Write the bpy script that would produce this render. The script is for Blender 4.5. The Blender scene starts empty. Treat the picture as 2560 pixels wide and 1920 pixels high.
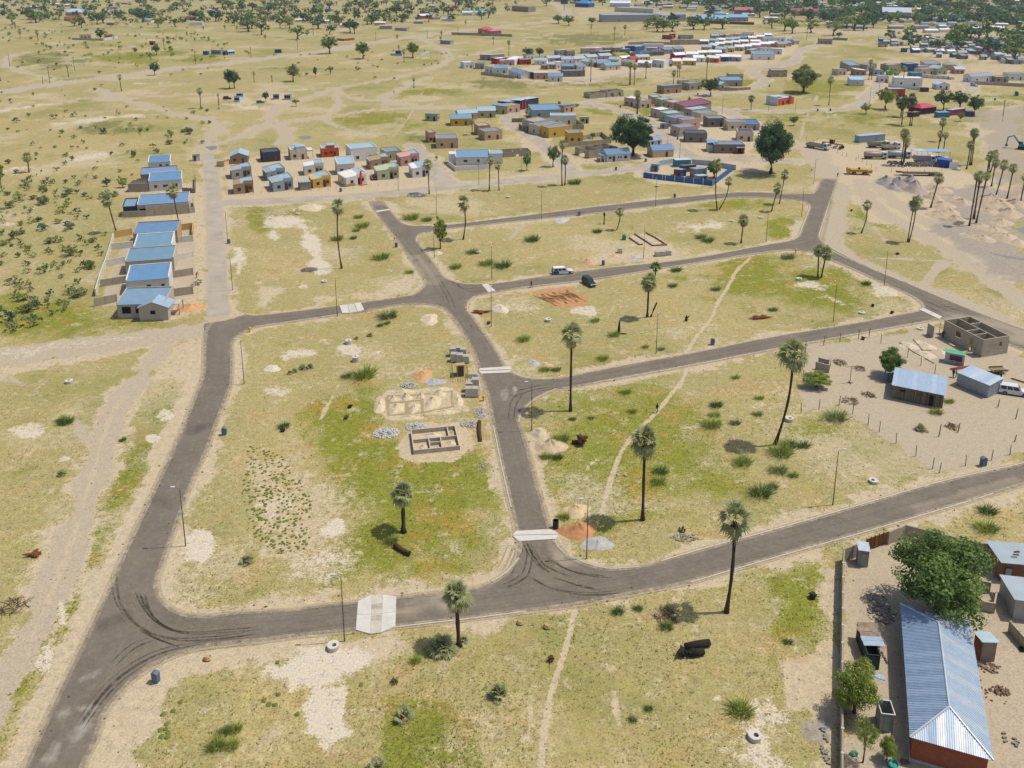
import bpy,bmesh,math,random
import numpy as np
from mathutils import Vector,Matrix,geometry
R=random.Random(11)
NP=np.random.default_rng(5)
PI=math.pi
SC=bpy.context.scene
COL=SC.collection
H,YH,G,V=75.0,-110.0,2250.0,8900.0
HH=G*G/(V-YH)
F=math.sqrt(G*G-HH*HH)
PITCH=math.atan2(HH,F)
CY=YH+HH
K=H/math.cos(PITCH)
cam=bpy.data.cameras.new('camera')
cam.sensor_fit='HORIZONTAL';cam.sensor_width=36.0
cam.lens=F/2560*36.0
cam.shift_y=-(960-CY)/2560
cam.clip_start=1.0;cam.clip_end=20000
camo=bpy.data.objects.new('camera',cam);COL.objects.link(camo)
camo.location=(0,0,H);camo.rotation_euler=(PI/2-PITCH,0,0)
SC.camera=camo
SUN_EL,SUN_DIR=math.radians(64),Vector((1.0,0.13,0)).normalized()
world=bpy.data.worlds.new('World');SC.world=world;world.use_nodes=True
wn=world.node_tree.nodes;wn.clear()
wo=wn.new('ShaderNodeOutputWorld');wb=wn.new('ShaderNodeBackground');ws=wn.new('ShaderNodeTexSky')
ws.sky_type='NISHITA';ws.sun_disc=False;ws.sun_elevation=SUN_EL
ws.sun_rotation=math.atan2(SUN_DIR.x,SUN_DIR.y);ws.altitude=1100;ws.air_density=0.6;ws.dust_density=3.5;ws.ozone_density=0.4
wb.inputs['Strength'].default_value=0.15
world.node_tree.links.new(ws.outputs[0],wb.inputs[0]);world.node_tree.links.new(wb.outputs[0],wo.inputs[0])
sl=bpy.data.lights.new('sun','SUN');sl.energy=3.1;sl.angle=math.radians(0.6);sl.color=(1.0,0.95,0.87)
so=bpy.data.objects.new('sun',sl);COL.objects.link(so)
sv=Vector((SUN_DIR.x*math.cos(SUN_EL),SUN_DIR.y*math.cos(SUN_EL),math.sin(SUN_EL)))
so.rotation_euler=sv.to_track_quat('Z','Y').to_euler();so.location=(60,30,120)
SC.view_settings.view_transform='Standard';SC.view_settings.look='None'
SC.view_settings.gamma=1.0;SC.view_settings.use_curve_mapping=False
SC.view_settings.exposure=0.27
SC.render.engine='CYCLES'
SC.cycles.max_bounces=5;SC.cycles.diffuse_bounces=2;SC.cycles.glossy_bounces=2
SC.cycles.transparent_max_bounces=6;SC.cycles.volume_bounces=0
def gp(px,py,z=0.0):
 w=py-YH
 k=(H-z)/H
 return Vector(((px-1280)*K/w*k,(K*G/w)*k-(H-z)*math.tan(PITCH),z))
def hgt(yb,yt):
 return H*(yb-yt)*(V-YH)/((yb-YH)*(V-yt))
def mpp(py):return K/(py-YH)
class CR:
 def __init__(s,x0,y0,k):s.x0,s.y0,s.k=x0,y0,k
 def __call__(s,*a):
  r=[(s.x0+a[i]/s.k,s.y0+a[i+1]/s.k) for i in range(0,len(a),2)]
  return r if len(r)>1 else r[0]
def T(c,r):return CR(640*c,480*r,3.456)
OV=CR(0,0,0.8641)
class MB:
 def __init__(s):s.v=[];s.f=[];s.m=[]
 def quad(s,a,b,c,d,m=0):
  n=len(s.v);s.v+=[tuple(a),tuple(b),tuple(c),tuple(d)];s.f.append((n,n+1,n+2,n+3));s.m.append(m);return s
 def tri(s,a,b,c,m=0):
  n=len(s.v);s.v+=[tuple(a),tuple(b),tuple(c)];s.f.append((n,n+1,n+2));s.m.append(m);return s
 def box(s,x0,x1,y0,y1,z0,z1,m=0,M=None,tz=None):
  t=tz or (z1,)*4
  p=[(x0,y0,z0),(x1,y0,z0),(x1,y1,z0),(x0,y1,z0),(x0,y0,t[0]),(x1,y0,t[1]),(x1,y1,t[2]),(x0,y1,t[3])]
  if M is not None:p=[tuple(M@Vector(q)) for q in p]
  n=len(s.v);s.v+=p
  for q in ((0,3,2,1),(4,5,6,7),(0,1,5,4),(1,2,6,5),(2,3,7,6),(3,0,4,7)):
   s.f.append(tuple(n+i for i in q));s.m.append(m)
  return s
 def prism(s,poly,a,b,m=0,cap=True):
  a,b=Vector(a),Vector(b);n=len(s.v);k=len(poly)
  s.v+=[tuple(Vector(q)+a) for q in poly]+[tuple(Vector(q)+b) for q in poly]
  for i in range(k):
   j=(i+1)%k;s.f.append((n+i,n+j,n+k+j,n+k+i));s.m.append(m)
  if cap:
   s.f.append(tuple(n+i for i in range(k))[::-1]);s.m.append(m)
   s.f.append(tuple(n+k+i for i in range(k)));s.m.append(m)
  return s
 def tube(s,pts,rad,n=6,m=0,cap=True):
  pts=[Vector(p) for p in pts]
  if not hasattr(rad,'__len__'):rad=[rad]*len(pts)
  base=len(s.v)
  for i,p in enumerate(pts):
   d=(pts[min(i+1,len(pts)-1)]-pts[max(i-1,0)]).normalized()
   u=d.orthogonal().normalized() if abs(d.z)>.95 else d.cross(Vector((0,0,1))).normalized()
   w=d.cross(u)
   for k in range(n):
    a=2*PI*k/n
    s.v.append(tuple(p+(u*math.cos(a)+w*math.sin(a))*rad[i]))
  for i in range(len(pts)-1):
   for k in range(n):
    a=base+i*n+k;b=base+i*n+(k+1)%n
    s.f.append((a,b,b+n,a+n));s.m.append(m)
  if cap:
   s.f.append(tuple(base+k for k in range(n))[::-1]);s.m.append(m)
   e=base+(len(pts)-1)*n
   s.f.append(tuple(e+k for k in range(n)));s.m.append(m)
  return s
 def cyl(s,c,r,h,n=12,m=0,r2=None):
  return s.tube([c,(c[0],c[1],c[2]+h)],[r,r if r2 is None else r2],n,m)
 def lathe(s,prof,n=16,m=0,c=(0,0,0)):
  base=len(s.v)
  for r,z in prof:
   for k in range(n):
    a=2*PI*k/n;s.v.append((c[0]+r*math.cos(a),c[1]+r*math.sin(a),c[2]+z))
  for i in range(len(prof)-1):
   for k in range(n):
    a=base+i*n+k;b=base+i*n+(k+1)%n
    s.f.append((a,b,b+n,a+n));s.m.append(m)
  return s
 def blob(s,c,rx,ry,rz,m=0,n=6,j=.25,rng=R):
  base=len(s.v);rows=3
  for i in range(rows):
   t=-PI/2+PI*(i+.6)/(rows+.2)
   for k in range(n):
    a=2*PI*k/n;q=1+rng.uniform(-j,j)
    s.v.append((c[0]+rx*q*math.cos(t)*math.cos(a),c[1]+ry*q*math.cos(t)*math.sin(a),c[2]+rz*q*math.sin(t)))
  for i in range(rows-1):
   for k in range(n):
    a=base+i*n+k;b=base+i*n+(k+1)%n
    s.f.append((a,b,b+n,a+n));s.m.append(m)
  s.f.append(tuple(base+k for k in range(n))[::-1]);s.m.append(m)
  s.f.append(tuple(base+(rows-1)*n+k for k in range(n)));s.m.append(m)
  return s
 def mesh(s,name,mats,smooth=False):
  me=bpy.data.meshes.new(name);me.from_pydata(s.v,[],s.f)
  mats=mats if isinstance(mats,(list,tuple)) else [mats]
  for q in mats:
   if q:me.materials.append(q)
  if len(mats)>1:me.polygons.foreach_set('material_index',s.m)
  if smooth:me.polygons.foreach_set('use_smooth',[True]*len(s.f))
  me.update();return me
def obj(name,data,parent=None,loc=(0,0,0),rz=0.0,sc=None):
 o=bpy.data.objects.new(name,data);COL.objects.link(o)
 o.location=loc
 if rz:o.rotation_euler=(0,0,rz)
 if sc:o.scale=sc
 if parent is not None:o.parent=parent
 return o
def tag(o,label,cat,group=None):
 o['label']=label;o['category']=cat
 if group:o['group']=group
 return o
def thing(name,label,cat,loc=(0,0,0),rz=0.0,group=None):
 return tag(obj(name,None,None,loc,rz),label,cat,group)
def part(name,mb,mats,parent,smooth=False,loc=(0,0,0),rz=0.0,label=None,kind=None):
 o=obj(name,mb.mesh(name,mats,smooth) if isinstance(mb,MB) else mb,parent,loc,rz)
 if label:o['label']=label
 if kind:o['kind']=kind
 return o
def single(name,mb,mats,label,cat,loc=(0,0,0),rz=0.0,group=None,smooth=False,sc=None):
 return tag(obj(name,mb.mesh(name,mats,smooth) if isinstance(mb,MB) else mb,None,loc,rz,sc),label,cat,group)
def structure(name,mb,mats,loc=(0,0,0)):
 o=obj(name,mb.mesh(name,mats) if isinstance(mb,MB) else mb,None,loc);o['kind']='structure';return o
def dup(src,loc,rz,label,group=None,sc=None,cat=None):
 r=src.copy();COL.objects.link(r);r.location=loc;r.rotation_euler=(0,0,rz)
 r['label']=label
 if cat:r['category']=cat
 if group:r['group']=group
 if sc:r.scale=sc
 for ch in src.children:
  c=ch.copy();COL.objects.link(c);c.parent=r
  for g in ch.children:
   d=g.copy();COL.objects.link(d);d.parent=c
 return r
def lin(c):
 c=c/255.0
 return c/12.92 if c<=.04045 else ((c+.055)/1.055)**2.4
def hexc(h,k=1.0):
 return (lin(int(h[0:2],16))*k,lin(int(h[2:4],16))*k,lin(int(h[4:6],16))*k,1)
_mc={}
def mat(name,col,rough=.85,amt=.16,scale=1.2,metal=0.0,bump=0.0,bscale=20.0,kind=None,rnd=0.0,spec=.3):
 key=(name,col,rough,amt,scale,metal,bump,kind,rnd)
 if key in _mc:return _mc[key]
 m=bpy.data.materials.new(name);m.use_nodes=True;nt=m.node_tree;N,L=nt.nodes,nt.links
 b=N['Principled BSDF'];b.inputs['Roughness'].default_value=rough;b.inputs['Metallic'].default_value=metal
 b.inputs['Specular IOR Level'].default_value=spec
 c=col if isinstance(col,tuple) else hexc(col)
 tc=N.new('ShaderNodeTexCoord')
 src=tc.outputs['Object']
 no=N.new('ShaderNodeTexNoise');no.inputs['Scale'].default_value=scale;no.inputs['Detail'].default_value=5;no.inputs['Roughness'].default_value=.65
 L.new(src,no.inputs['Vector'])
 mr=N.new('ShaderNodeMapRange');mr.inputs['From Min'].default_value=.3;mr.inputs['From Max'].default_value=.7
 mr.inputs['To Min'].default_value=1-amt;mr.inputs['To Max'].default_value=1+amt
 L.new(no.outputs['Fac'],mr.inputs['Value'])
 val=mr.outputs[0]
 if rnd:
  oi=N.new('ShaderNodeObjectInfo');m2=N.new('ShaderNodeMapRange')
  m2.inputs['To Min'].default_value=1-rnd;m2.inputs['To Max'].default_value=1+rnd
  L.new(oi.outputs['Random'],m2.inputs['Value'])
  mu=N.new('ShaderNodeMath');mu.operation='MULTIPLY';L.new(val,mu.inputs[0]);L.new(m2.outputs[0],mu.inputs[1]);val=mu.outputs[0]
 if kind=='sheet':
  wv=N.new('ShaderNodeTexWave');wv.inputs['Scale'].default_value=1.1;wv.inputs['Distortion'].default_value=.3
  L.new(src,wv.inputs['Vector'])
  m3=N.new('ShaderNodeMapRange');m3.inputs['To Min'].default_value=.88;m3.inputs['To Max'].default_value=1.08
  L.new(wv.outputs['Fac'],m3.inputs['Value'])
  mu=N.new('ShaderNodeMath');mu.operation='MULTIPLY';L.new(val,mu.inputs[0]);L.new(m3.outputs[0],mu.inputs[1]);val=mu.outputs[0]
 mx=N.new('ShaderNodeVectorMath');mx.operation='SCALE';mx.inputs[0].default_value=c[:3]
 L.new(val,mx.inputs['Scale']);out=mx.outputs[0]
 if kind=='block':
  br=N.new('ShaderNodeTexBrick');br.inputs['Scale'].default_value=1.0
  br.inputs['Brick Width'].default_value=.42;br.inputs['Row Height'].default_value=.21;br.inputs['Mortar Size'].default_value=.018
  br.inputs['Color1'].default_value=(1.06,)*3+(1,);br.inputs['Color2'].default_value=(.9,)*3+(1,);br.inputs['Mortar'].default_value=(.74,)*3+(1,)
  cx=N.new('ShaderNodeSeparateXYZ');L.new(src,cx.inputs[0]);ad=N.new('ShaderNodeMath');L.new(cx.outputs[0],ad.inputs[0]);L.new(cx.outputs[1],ad.inputs[1])
  cb=N.new('ShaderNodeCombineXYZ');L.new(ad.outputs[0],cb.inputs[0]);L.new(cx.outputs[2],cb.inputs[1]);L.new(cb.outputs[0],br.inputs['Vector'])
  mm=N.new('ShaderNodeVectorMath');mm.operation='MULTIPLY';L.new(out,mm.inputs[0]);L.new(br.outputs['Color'],mm.inputs[1]);out=mm.outputs[0]
 L.new(out,b.inputs['Base Color'])
 if bump:
  n2=N.new('ShaderNodeTexNoise');n2.inputs['Scale'].default_value=bscale;n2.inputs['Detail'].default_value=4;L.new(src,n2.inputs['Vector'])
  bp=N.new('ShaderNodeBump');bp.inputs['Strength'].default_value=bump;bp.inputs['Distance'].default_value=.1
  L.new(n2.outputs['Fac'],bp.inputs['Height']);L.new(bp.outputs[0],b.inputs['Normal'])
 _mc[key]=m
 return m
def wallm(h,k=.9):return mat('plaster_'+h,hexc(h,k),.9,.1,.9,rnd=.04)
def blockm(h='b4a890',k=.86):return mat('block_'+h,hexc(h,k),.95,.14,.7,kind='block')
def roofm(h,k=.8):return mat('sheet_roof_'+h,hexc(h,k),.42,.09,.5,kind='sheet',spec=.5)
def paint(h,k=.8,rough=.35):return mat('paint_'+h,hexc(h,k),rough,.06,2,spec=.5)
GLASS=mat('window_glass',(.02,.022,.026,1),.12,.3,1,spec=.6)
FRAME=mat('window_frame',hexc('5a4438',.7),.6)
DOORM=mat('door_wood',hexc('5c3a26',.7),.6)
DARK=mat('dark_interior',(.012,.011,.010,1),.9)
TYRE=mat('tyre_rubber',(.02,.02,.02,1),.9)
STEEL=mat('steel_grey',hexc('8a8c8c',.7),.5,metal=.3)
RUST=mat('rust',hexc('7a4a34',.7),.9,.3,3)
CONC=mat('concrete',hexc('c8c0ac',.8),.9,.14,1.5,bump=.2)
CONCL=mat('concrete_pale',hexc('d2cdc0',.8),.9,.1,1.0)
BLOCK=blockm()
WOODD=mat('dead_wood',hexc('6a4a34',.6),.95,.35,4,bump=.6)
WOODK=mat('charred_wood',hexc('3c342c',.5),.95,.35,4,bump=.6)
WHITEM=paint('f2f0ea',.82)
# roads: outlines surveyed from the photograph
t00,t10,t20,t30=T(0,0),T(1,0),T(2,0),T(3,0)
t01,t11,t21,t31=T(0,1),T(1,1),T(2,1),T(3,1)
t02,t12,t22,t32=T(0,2),T(1,2),T(2,2),T(3,2)
t03,t13,t23,t33=T(0,3),T(1,3),T(2,3),T(3,3)
OUT=[(10,2010),(62,1920),(124,1781),(185,1657),(217,1590),(249,1521),(285,1440),(321,1359),(393,1209),(463,1055),(492,977),(505,950),(509,931),(510.7,810),(576,800),(602,790),(616,787),(640,790),(756,777),(848,765),(910,757),(1031,739),(1048,730),(1060,717),(1065,706),(1057,694),(1013,628),(976,578),(944,535),(921,504),(958,502),(973,523),(991,546),(1000,555),(1013,562),(1031,566),(1045,566),(1114,564),(1280,544),(1442,523),(1639,500),(1815,483),(1847,480.5),(1920,481.5),(1953,486),(2030,486),(2038.6,481),(2050,457),(2056,447),(2095,447),(2083,480),(2049,581),(2047,596),(2062,614),(2082,630),(2166,668),(2267,708.6),(2383,758),(2470,792.5),(2510,807),(2640,852),(2640,905),(2440,832),(2354,798),(2325,802.6),(2172,830),(1995,863),(1920,877),(1714,917),(1482,959),(1459,964),(1390,974.5),(1352,990),(1323,1009),(1303,1032),(1297,1050),(1299,1058),(1317,1110),(1338,1191),(1355,1249),(1370,1304),(1377,1326),(1388,1353),(1413,1385),(1436,1400),(1465,1411),(1500,1420),(1534,1424),(1598,1418),(1653,1404),(1772,1369),(1920,1330),(2122,1272),(2296,1220),(2412,1190),(2499,1172),(2560,1160),(2700,1122),(2700,1170),(2560,1212),(2484,1235),(2325,1284),(2105,1348),(1920,1400),(1786,1440),(1728,1457),(1627,1477.6),(1534,1495),(1442,1514),(1309,1531),(1280,1535),(1178,1548),(984,1570),(889,1577),(756,1590),(669,1602),(550,1613),(492,1622),(434,1640),(376,1669),(333,1700),(304,1732),(278,1761),(257,1796),(240,1857),(220,1891),(208,1920),(180,2010)]
ISL=[[(580,859),(582,900),(580,960),(576,970),(550,1035),(518,1128),(474,1220),(434,1336),(396,1440),(392,1469),(399,1492),(419,1515),(445,1531),(474,1538),(515,1541),(550,1537),(593,1531),(640,1529),(741,1525),(764,1518),(894,1505),(990,1493),(1103,1482),(1175,1473),(1216,1462),(1243,1449),(1270,1429),(1292,1399),(1297,1373),(1297,1355),(1290,1327),(1285,1302),(1278,1270),(1273,1249),(1253,1162),(1233,1064),(1216,977),(1207,955),(1198,926),(1187,885),(1161,836),(1138,804),(1120,779),(1106,769),(1074,762),(1039,760),(993,762),(906,781),(854,786),(727,805.5),(640,817),(608,831),(587,847)],[(1169,758),(1166,772),(1171,780),(1198,815),(1233,865),(1250,894),(1262,917),(1280,933),(1297,941),(1329,948.8),(1378,948.8),(1430,940),(1511,923),(1640,900),(1743,881),(1920,844),(2128,811),(2238,789.6),(2296,779),(2309,771),(2308,762),(2293,749),(2273,736),(2180,696),(2122,668),(2082,653),(2062,641),(2040,633),(2018,629),(1978,625),(1920,629),(1656,671),(1482,700),(1280,723),(1239,731.5),(1216,734),(1190,740),(1175,749)],[(1041,596),(1045,588),(1068,580),(1114,573.5),(1280,554.6),(1442,539),(1639,516),(1772,500),(1856,491.6),(1920,494.5),(1978,499),(2010,503),(2025,513),(2024,523),(2001,581),(1998,591),(1978,603),(1920,611.7),(1714,650.7),(1433,680),(1280,704),(1221,711.5),(1161,711.5),(1132,704),(1109,694),(1085,659),(1054,619),(1042,603)]]
OLDROADS=[(t01(1880,1070,1880,800,1872,500,1850,250,1850,100,1840,0)+t00(1820,1500,1800,1400,1800,1330),4.2),([(536,508),(600,505),(760,500),(930,488),(1060,474),(1200,460),(1400,441),(1560,424),(1690,404),(1760,395),(1860,399),(1985,403)],6),(t10(1640,1590,1560,1480,1450,1360,1350,1250),6),(t20(520,1500,440,1400,300,1270,150,1170,0,1080)+t10(2170,1060,2150,1040,2212,1000)+t20(60,960,110,950),5.5),(t20(1560,1350,1400,1260,1180,1060,980,970,760,910,640,895,700,870,960,845,1300,830,1800,795,2090,765,2200,700),5.5),(t30(0,965,400,955,700,945,800,905,900,800,965,730,930,715),5.5),(t20(1740,935,1850,960,1930,1000,2060,1060,2180,1110),5.5),(t20(1860,960,1960,955,2212,962),5),(t20(2200,690,2100,650,2060,620,2140,590,2212,580)+t30(200,560,260,500,230,450,400,400,560,320),5.5),(t20(400,690,700,690,900,650,1100,630,1400,600,1800,540,2000,520,2200,480),5.5),(t30(1740,800,1770,770,1730,715,1600,700),6),]
def G2(pts):return np.array([gp(*p)[:2] for p in pts])
def dens(pts,step=.8):
 q=np.array(pts,float);out=[]
 for i in range(len(q)-1):
  n=max(1,int(np.hypot(*(q[i+1]-q[i]))/step))
  for k in range(n):out.append(q[i]+(q[i+1]-q[i])*k/n)
 out.append(q[-1]);return np.array(out)
def smooth_line(pts,it=2):
 q=np.array(pts,float)
 for _ in range(it):
  a=q[:-1]*.75+q[1:]*.25;b=q[:-1]*.25+q[1:]*.75
  q=np.concatenate([q[:1],np.stack([a,b],1).reshape(-1,2),q[-1:]])
 return q
def smooth_loop(pts,it=2):
 q=np.array(pts,float)
 for _ in range(it):
  n=np.roll(q,-1,0)
  q=np.stack([q*.75+n*.25,q*.25+n*.75],1).reshape(-1,2)
 return q
def segdist(P,line,closed=False):
 q=np.array(line,float)
 if closed:q=np.vstack([q,q[:1]])
 best=np.full(len(P),1e9)
 for i in range(len(q)-1):
  a,d=q[i],q[i+1]-q[i];L2=max(d@d,1e-9)
  t=np.clip(((P-a)@d)/L2,0,1)
  e=P-a-t[:,None]*d
  best=np.minimum(best,e[:,0]**2+e[:,1]**2)
 return np.sqrt(best)
def inside(P,poly):
 q=np.array(poly,float);r=np.zeros(len(P),bool);j=len(q)-1
 for i in range(len(q)):
  yi,yj=q[i,1],q[j,1]
  c=((yi>P[:,1])!=(yj>P[:,1]))&(P[:,0]<(q[j,0]-q[i,0])*(P[:,1]-yi)/((yj-yi) or 1e-9)+q[i,0])
  r^=c;j=i
 return r
def vnoise(P,s,seed=0):
 x,y=P[:,0]/s+seed*17.3,P[:,1]/s-seed*9.1
 i,j=np.floor(x).astype(np.int64),np.floor(y).astype(np.int64);u,v=x-i,y-j
 u,v=u*u*(3-2*u),v*v*(3-2*v)
 def h(a,b):
  n=(a*374761393+b*668265263+seed*974634777)&0x7fffffff
  n=((n^(n>>13))*1274126177)&0x7fffffff
  return ((n^(n>>16))&0xffff)/65535.0
 return (h(i,j)*(1-u)+h(i+1,j)*u)*(1-v)+(h(i,j+1)*(1-u)+h(i+1,j+1)*u)*v
class Paint:
 """Soil cover fields on the vertices of a sheet: bare sand, green, gravel ..."""
 def __init__(s,P,names):
  s.P=P;s.f={n:np.zeros(len(P)) for n in names}
  s.n=(vnoise(P,2.2,1)-.5)*.6+(vnoise(P,7.0,2)-.5)*.8+(vnoise(P,0.8,3)-.5)*.3
 def _put(s,ch,idx,v):
  a=s.f[ch];a[idx]=np.maximum(a[idx],v)
 def line(s,ch,pts,w,k=1.0,fe=None,wob=1.0,metres=False):
  q=np.array(pts,float) if metres else smooth_line(G2(pts),1)
  fe=fe if fe is not None else max(.4,w*.3)
  lo,hi=q.min(0)-w-3*fe,q.max(0)+w+3*fe
  idx=np.where(((s.P>lo)&(s.P<hi)).all(1))[0]
  if not len(idx):return
  d=segdist(s.P[idx],q)+s.n[idx]*fe*1.6*wob
  s._put(ch,idx,k*np.clip((w/2+fe/2-d)/fe,0,1))
 def poly(s,ch,pts,k=1.0,fe=2.0,metres=False):
  q=np.array(pts,float) if metres else G2(pts)
  lo,hi=q.min(0)-3*fe,q.max(0)+3*fe
  idx=np.where(((s.P>lo)&(s.P<hi)).all(1))[0]
  if not len(idx):return
  P=s.P[idx];d=segdist(P,q,True);d=np.where(inside(P,q),-d,d)+s.n[idx]*fe*1.6
  s._put(ch,idx,k*np.clip((fe/2-d)/fe,0,1))
 def blob(s,ch,c,rx,ry,k=1.0,fe=None):
  pts=[(c[0]+rx*math.cos(a),c[1]+ry*math.sin(a)) for a in np.linspace(0,2*PI,20,endpoint=False)]
  r=rx*mpp(c[1])
  s.poly(ch,pts,k,fe or max(.6,r*.8))
 def cut(s,ch,pts,w,k):
  q=smooth_line(G2(pts),1);d=segdist(s.P,q)+s.n*w*.8;s.f[ch]*=1-k*np.clip((w*.75-d)/(w*.5),0,1)
 def write(s,me,lname,chans):
  at=me.color_attributes.new(lname,'FLOAT_COLOR','POINT')
  d=np.zeros((len(s.P),4),np.float32)
  for i,c in enumerate(chans):d[:,i]=np.clip(s.f[c],0,1)
  if len(chans)<4:d[:,3]=1
  at.data.foreach_set('color',d.ravel())
# ground sheet (finer where it is near)
rows=list(np.arange(2420,150,-5.2))+list(np.arange(150,60,-2.0))+[52,42]
cols=sorted(set([-3200,-2000,-1200,-700,-400]+list(np.arange(-200,2761,5.4))+[2960,3260,3760,4560,5760]))
Wg,Cg=np.array(rows,float),np.array(cols,float)
X=(Cg[None,:]-1280)*K/Wg[:,None];Y=np.repeat((K*G/Wg-H*math.tan(PITCH))[:,None],len(Cg),1)
P2=np.stack([X.ravel(),Y.ravel()],1)
nr,nc=len(rows),len(cols)
ii=np.arange((nr-1)*nc).reshape(nr-1,nc)[:,:-1].ravel()
faces=np.stack([ii,ii+1,ii+nc+1,ii+nc],1)
gm=bpy.data.meshes.new('ground')
gm.vertices.add(len(P2));gm.vertices.foreach_set('co',np.column_stack([P2,np.zeros(len(P2))]).astype(np.float32).ravel())
gm.loops.add(faces.size);gm.loops.foreach_set('vertex_index',faces.ravel().astype(np.int32))
gm.polygons.add(len(faces));gm.polygons.foreach_set('loop_start',np.arange(0,faces.size,4,dtype=np.int32))
gm.update(calc_edges=True)
pt=Paint(P2,['sand','green','track','meadow','white','orange','grey','dry'])
for loop in [OUT]+ISL:
 q=G2(loop);q=np.vstack([q,q[:1]])
 pt.line('sand',dens(q,6),3.6,.85,2.6,metres=True)
for c,w in OLDROADS:
 pt.line('sand',c,w+5,.9,3.5)
 pt.line('track',c,w+1.6,.8,1.2)
pt.line('track',t01(-400,1470,0,1420,600,1350,1200,1270,1740,1185),9.0,1,2)
pt.line('white',t01(0,1395,600,1320,1300,1240),4,.5,3)
pt.line('sand',t01(0,1560,400,1480,1000,1370,1500,1290),5,.8,2.5)
pt.line('track',t02(1500,-450,1330,-200,1180,0,1050,130,930,330,860,560,810,750,740,960,680,1180,600,1420,500,1659,380,1950,250,2220,100,2500,-200,3000),4.0,1,1.3)
pt.line('sand',t02(1500,-450,1330,-200,1180,0,1050,130,930,330,860,560,810,750,740,960,680,1180,600,1420,500,1659,380,1950,250,2220,100,2500),6.5,.8,3)
pt.line('track',t02(100,-40,200,0,420,150,600,260,700,350,740,480,800,560),1.8,.8,1.5)
pt.poly('sand',t01(1250,1390,1760,1170,1745,1659,1500,1659,1150,1659),.75,4)
pt.line('sand',t02(1690,0,1560,330,1310,860,1060,1380)+t03(940,0,800,280,690,520,590,750,370,1180,100,1800),4.2,.95,1.6)
pt.line('dry',t02(1640,60,1500,340,1240,900,900,1600)+t03(870,40,600,700),1.0,.5,.8)
pt.line('sand',t03(1180,940,960,1240,860,1500,780,1800),8,.95,3)
pt.line('sand',t03(2212,640,1750,700,1300,900),3.5,.9,1.5)
pt.line('track',t00(-900,880,0,800,500,720,1000,670,1500,590,2212,520)+t10(500,450,900,390,1400,310,1800,265,2212,220)+t20(360,185,500,140,420,60,330,20),19,1,7)
for w,a in [(6.5,t00(830,770,950,810,1020,850,1200,890,1400,960,1650,1000,1880,1050,1900,1090,1830,1170,1760,1260,1800,1350,1840,1450)),(5,t00(-300,930,0,910,400,870,800,850,1020,850,1500,820,2212,810)),(4,t00(0,960,500,890,1000,860)),(5,t00(500,705,300,640,100,600,20,540,100,490,160,460,400,440,800,430,1300,385)),(6,t00(1760,1260,2000,1210,2212,1140)+t10(40,1110,110,1060,130,980,200,910,400,870,560,810,680,760,900,730,1300,650,1560,590,1700,500,1640,440,1500,380,1400,320)),(6,t10(0,1130,200,1060,600,1020,900,960,1300,930,2000,940)),(4,t10(680,780,720,870,700,940,600,1010)),(5,t10(680,790,800,830,960,880,1080,850,1250,770,1400,700,1530,655)),(9,t10(1080,870,1250,910,1700,920)),(5,t10(200,1050,250,1180,280,1240)),(3,t10(600,1040,750,1110,1000,1180)),(4,t10(1700,500,1900,470,2212,400)),(5,t20(0,215,360,185,560,190)),(4,t20(0,360,220,330,350,290)),(5,t20(900,390,1300,320,1400,300)),(7,t30(-200,590,60,560,220,520)),(6,t30(270,500,700,490,1100,530,1600,560,2212,640)),(6,t30(400,410,700,380,1000,390,1200,450,1500,520,2212,570)),(5,t30(-20,330,300,300,600,320,900,360)),(5,t30(1800,860,2212,880)),(4,t30(300,300,600,270,1300,280,2212,330)),(12,t20(1450,240,1800,230,2212,300))]:
 pt.line('track',a,w,.95,w*.35);pt.line('sand',a,w*2.0,.6,w*.8)
pt.line('white',t00(500,1070,800,1040,1050,1005,1350,980),9,.8,6)
for a in [t00(1060,1310,900,1335,600,1380,500,1395),t00(150,1450,20,1480),t00(380,900,0,960),t10(700,700,860,690),t00(1200,720,1640,710),t00(2000,900,2212,930),t10(500,770,300,775)]:
 pt.line('white',a,7,.75,6)
for a in [t10(1180,1180,1340,1000,1440,780,1560,640),t30(280,1190,330,1000,400,930,420,830),t30(350,1060,620,980),t21(0,390,90,290)]:pt.line('track',a,1.2,.9,.8)
for c,rx,ry,k in [(t00(430,520),100,20,.9),(t00(870,1100),100,15,.9),(t20(650,340),130,17,.8),(t20(300,720),150,12,.8),(t30(900,450),130,12,.5),(t10(1380,1185),40,10,1),(t10(2050,730),90,14,.8),(t20(0,720),60,12,.8),(t00(1200,240),200,12,.5),(t30(2100,320),120,10,.6),(t20(1250,700),160,8,.7),(t31(2000,900),40,20,.5),(t30(400,1010),180,9,.5)]:
 pt.blob('meadow',c,rx,ry,k)
for c,rx,ry,k in [(t00(1300,490),120,11,1),(t10(1000,1050),90,22,.7),(t10(1450,790),80,9,.7),(t11(120,150),60,16,1),(t11(60,250),30,30,.8),(t30(450,760),90,20,.7),(t30(2100,860),100,14,.8),(t30(500,1010),130,10,.8),(t20(800,940),40,14,1),(t20(1200,970),35,9,.9),(t20(2000,730),50,12,.8),(t20(1850,740),40,12,.7),(t31(300,780),180,40,.7),(t21(2080,640),70,30,.9),(t31(900,220),60,30,.8),(t31(150,320),40,22,.8),(t21(1950,100),70,14,.7),(t32(500,350),60,40,.5)]:
 pt.blob('green',c,rx,ry,k)
pt.poly('green',t12(480,260,1000,40,1150,330,1200,700,1900,620,2060,1100,1700,1500,800,1600,830,900,560,480),.75,6)
pt.poly('green',t13(1100,1100,1600,1080,1800,1300,1920,1800,1100,1800),.95,1.5)
pt.poly('green',t22(300,100,1400,40,1900,900,900,1300,600,1400,300,900),.5,8)
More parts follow.
